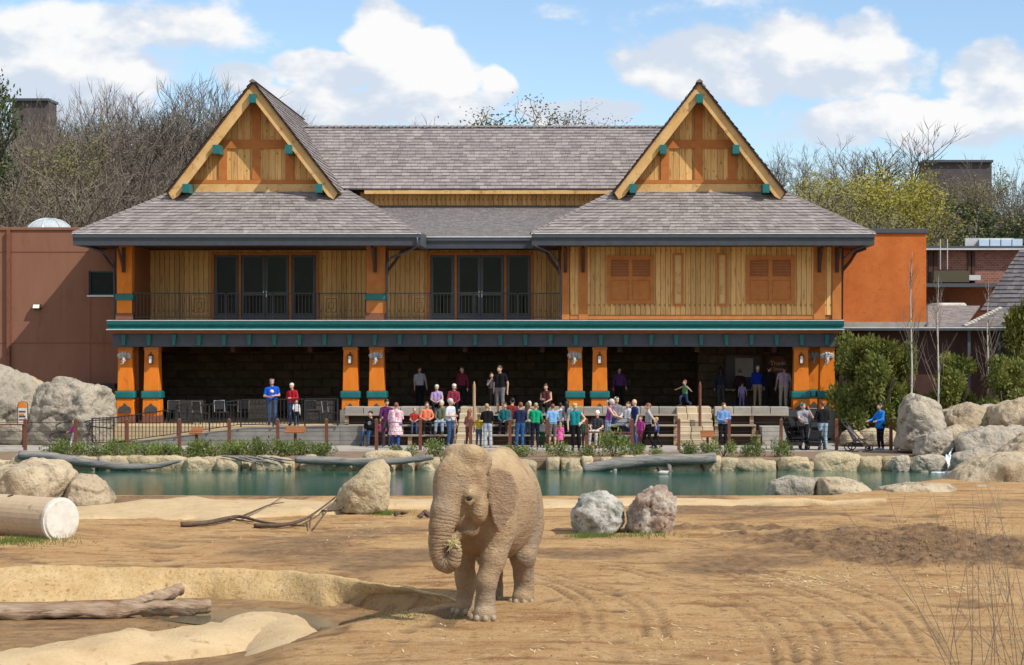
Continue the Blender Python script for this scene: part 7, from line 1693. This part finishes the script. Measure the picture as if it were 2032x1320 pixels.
person('man in black cap leaning on the rail left of the pink coat',766,886,1.76,15,arms=('forward','forward'),top=(.10,.02,.10),bot=(.06,.05,.06),sleeve='long',cap=BK,hair=BR,lean=.12)
person('person in teal hoodie seated on the middle bench right of the stairs',1003,0,1.6,-10,'sit',('lap','lap'),(.02,.15,.17),BK,Y=73.7,z=zs[0],seat=zs[1]-zs[0],sleeve='long',hair=BR)
person('person in black seated on the middle bench behind the navy sweater',1050,0,1.7,10,'sit',('lap','lap'),BK,JEAN,Y=73.7,z=zs[0],seat=zs[1]-zs[0],sleeve='long',hair=GY)
person('woman in dark purple standing in the shade behind the third column pair',1230,0,1.66,10,top=(.10,.03,.14),bot=BK,Y=79.0,z=1.2,sleeve='long',hair=DK)
person('child in red seated on the middle bench left of the coral top',822,0,1.2,5,'sit',('lap','lap'),(.40,.04,.03),JEAN,Y=73.7,z=zs[0],seat=zs[1]-zs[0],child=True,hair=BL)

# ------------------------------------------------------------------ wheels
def wheel(m_, c, r, ax, n=18, w=.03, mi=0):
    ax = Vector(ax).normalized(); a = ax.orthogonal().normalized(); b = ax.cross(a); pts = [Vector(c)+(a*math.cos(2*math.pi*k/n)+b*math.sin(2*math.pi*k/n))*r for k in range(n+1)]; m_.tube(pts, w, 6, mi, False); return m_
def stroller(px, fy, rot, label, col, hood=True, s=1.):
    g_ = gnd(px, fy); t_ = thing('stroller', label, 'stroller', tuple(g_)); b = Vector(g_); o3 = lambda x, y, z: (b.x+x*s, b.y+y*s, b.z+z*s)
    for x, y, r in ((-.25,-.32,.09),(.25,-.32,.09),(-.28,.3,.14),(.28,.3,.14)):
        m_ = MB(); wheel(m_, o3(x,y,r), r*s-.02, (1,0,0), w=.02); m_.tube([o3(x-.03,y,r),o3(x+.03,y,r)], .03, 6); m_.build('wheel', MT['rubber'], t_)
    for x in (-.25,.25):
        m_ = MB(); m_.tube([o3(x,-.32,.1),o3(x,.05,.42),o3(x,.42,.82),o3(x,.55,1.02)], .02, 6); m_.tube([o3(x*1.1,.3,.14),o3(x,.05,.42)], .018, 6); m_.build('frame_side', MT['black'], t_)
    m_ = MB(); m_.tube([o3(-.25,.55,1.02),o3(.25,.55,1.02)], .022, 6); m_.build('handle', MT['rubber'], t_)
    m_ = MB(); m_.add([o3(-.2,-.25,.42),o3(.2,-.25,.42),o3(.2,.1,.36),o3(-.2,.1,.36),o3(-.2,.35,.8),o3(.2,.35,.8)]+[o3(-.2,-.25,.36),o3(.2,-.25,.36),o3(.2,.14,.30),o3(-.2,.14,.30),o3(-.2,.41,.78),o3(.2,.41,.78)], [(0,1,2,3),(3,2,5,4),(7,6,9,8),(8,9,10,11),(0,6,7,1),(1,7,8,2),(2,8,11,5),(0,3,9,6),(3,4,10,9),(4,5,11,10)]); m_.build('seat', cloth(col), t_)
    m_ = MB(); m_.frustum(b.x, b.y+.05*s, b.z+.14*s, b.z+.26*s, .34*s,.4*s,.42*s,.46*s); m_.build('basket', cloth((.06,.05,.05)), t_)
    if hood:
        m_ = MB(); 
        for k in range(7):
            a0, a1 = R(20+k*20), R(40+k*20); yv = lambda a: .12-.36*math.cos(a); zv = lambda a: .62+.40*math.sin(a)
            m_.add([o3(-.24,yv(a0),zv(a0)),o3(.24,yv(a0),zv(a0)),o3(.24,yv(a1),zv(a1)),o3(-.24,yv(a1),zv(a1)),o3(-.24,.12,.6),o3(.24,.12,.6)], [(0,1,2,3),(0,3,4),(1,5,2)])
        m_.build('hood', cloth(col), t_)
    t_.rotation_euler = (0,0,R(rot)); return t_
stroller(1236,884,-30,'grey hooded stroller behind the fence left of the navy man',(.28,.29,.32))
stroller(1578,893,15,'large black stroller in front of the woman with the teal cap',(.02,.02,.022),True,1.15)
stroller(1705,895,70,'folding grey stroller without hood pushed by the woman in blue',(.10,.09,.10),False,1.1)
stroller(1616,893,-20,'second black stroller beside the man in the black hoodie',(.025,.025,.03),False,1.)
# wheelchair with its rider
g_ = gnd(1184, 889); t_ = thing('wheelchair', 'wheelchair with red trim behind the fence below the woman with the ponytail', 'wheelchair', tuple(g_)); b = Vector(g_)
for x in (-.29,.29):
    m_ = MB(); wheel(m_, (b.x+x,b.y+.1,.3), .28, (1,0,0), 22, .016)
    for k in range(6): a = math.pi*k/3; m_.tube([(b.x+x,b.y+.1,.3),(b.x+x,b.y+.1+.28*math.cos(a),.3+.28*math.sin(a))], .004, 3)
    m_.build('wheel', MT['rubber'], t_)
    m_ = MB(); wheel(m_, (b.x+x*.8,b.y-.38,.09), .07, (1,0,0), 12, .018); m_.build('caster', MT['rubber'], t_)
    m_ = MB(); m_.tube([(b.x+x*.85,b.y+.26,.95),(b.x+x*.85,b.y+.22,.48),(b.x+x*.85,b.y-.25,.48),(b.x+x*.85,b.y-.42,.12)], .016, 6); m_.tube([(b.x+x*.85,b.y+.22,.68),(b.x+x*.85,b.y-.15,.68)], .02, 6); m_.build('frame_side', MT['steel'], t_)
    m_ = MB(); m_.box(b.x+x*.5-.07,b.x+x*.5+.07,b.y-.55,b.y-.38,.09,.12); m_.build('footrest', cloth((.45,.02,.03)), t_)
m_ = MB(); m_.box(b.x-.23,b.x+.23,b.y-.22,b.y+.22,.45,.50); m_.build('seat', MT['rubber'], t_, bevel=.01)
m_ = MB(); m_.box(b.x-.23,b.x+.23,b.y+.22,b.y+.25,.5,.92); m_.build('backrest', MT['rubber'], t_)
t_.rotation_euler = (0,0,R(-20))
person('white-haired person in dark top and pale trousers seated in the wheelchair',1184,889,1.66,-20,'sit',('lap','lap'),(.05,.05,.06),(.55,.52,.48),seat=.50,hair=(.7,.7,.68),hst='short',skin=SK2)
# duck on the pond
g_ = gnd(1313, 941, -.35); t_ = thing('duck', 'small duck swimming on the pond below the grey log', 'duck', tuple(g_)); b = Vector(g_); f = Field((-.3,-.15,-.1),(.3,.15,.35),.012)
f.ell((.04,0,.04),(.17,.085,.075),.03,0); f.cone((-.08,0,.07),(-.12,0,.18),.04,.033,.02,1); f.ell((-.14,0,.2),(.045,.035,.035),.01,1); f.cone((-.18,0,.195),(-.22,0,.19),.015,.012,.005,2); f.cone((.16,0,.07),(.24,0,.1),.04,.015,.02,0)
V, Q, ids = f.mesh(2); me = np_mesh('body', V, Q, [cloth((.55,.52,.47)), cloth((.02,.03,.025)), cloth((.4,.3,.05))], ids[Q][:,0]); link_mesh('body', me, t_)
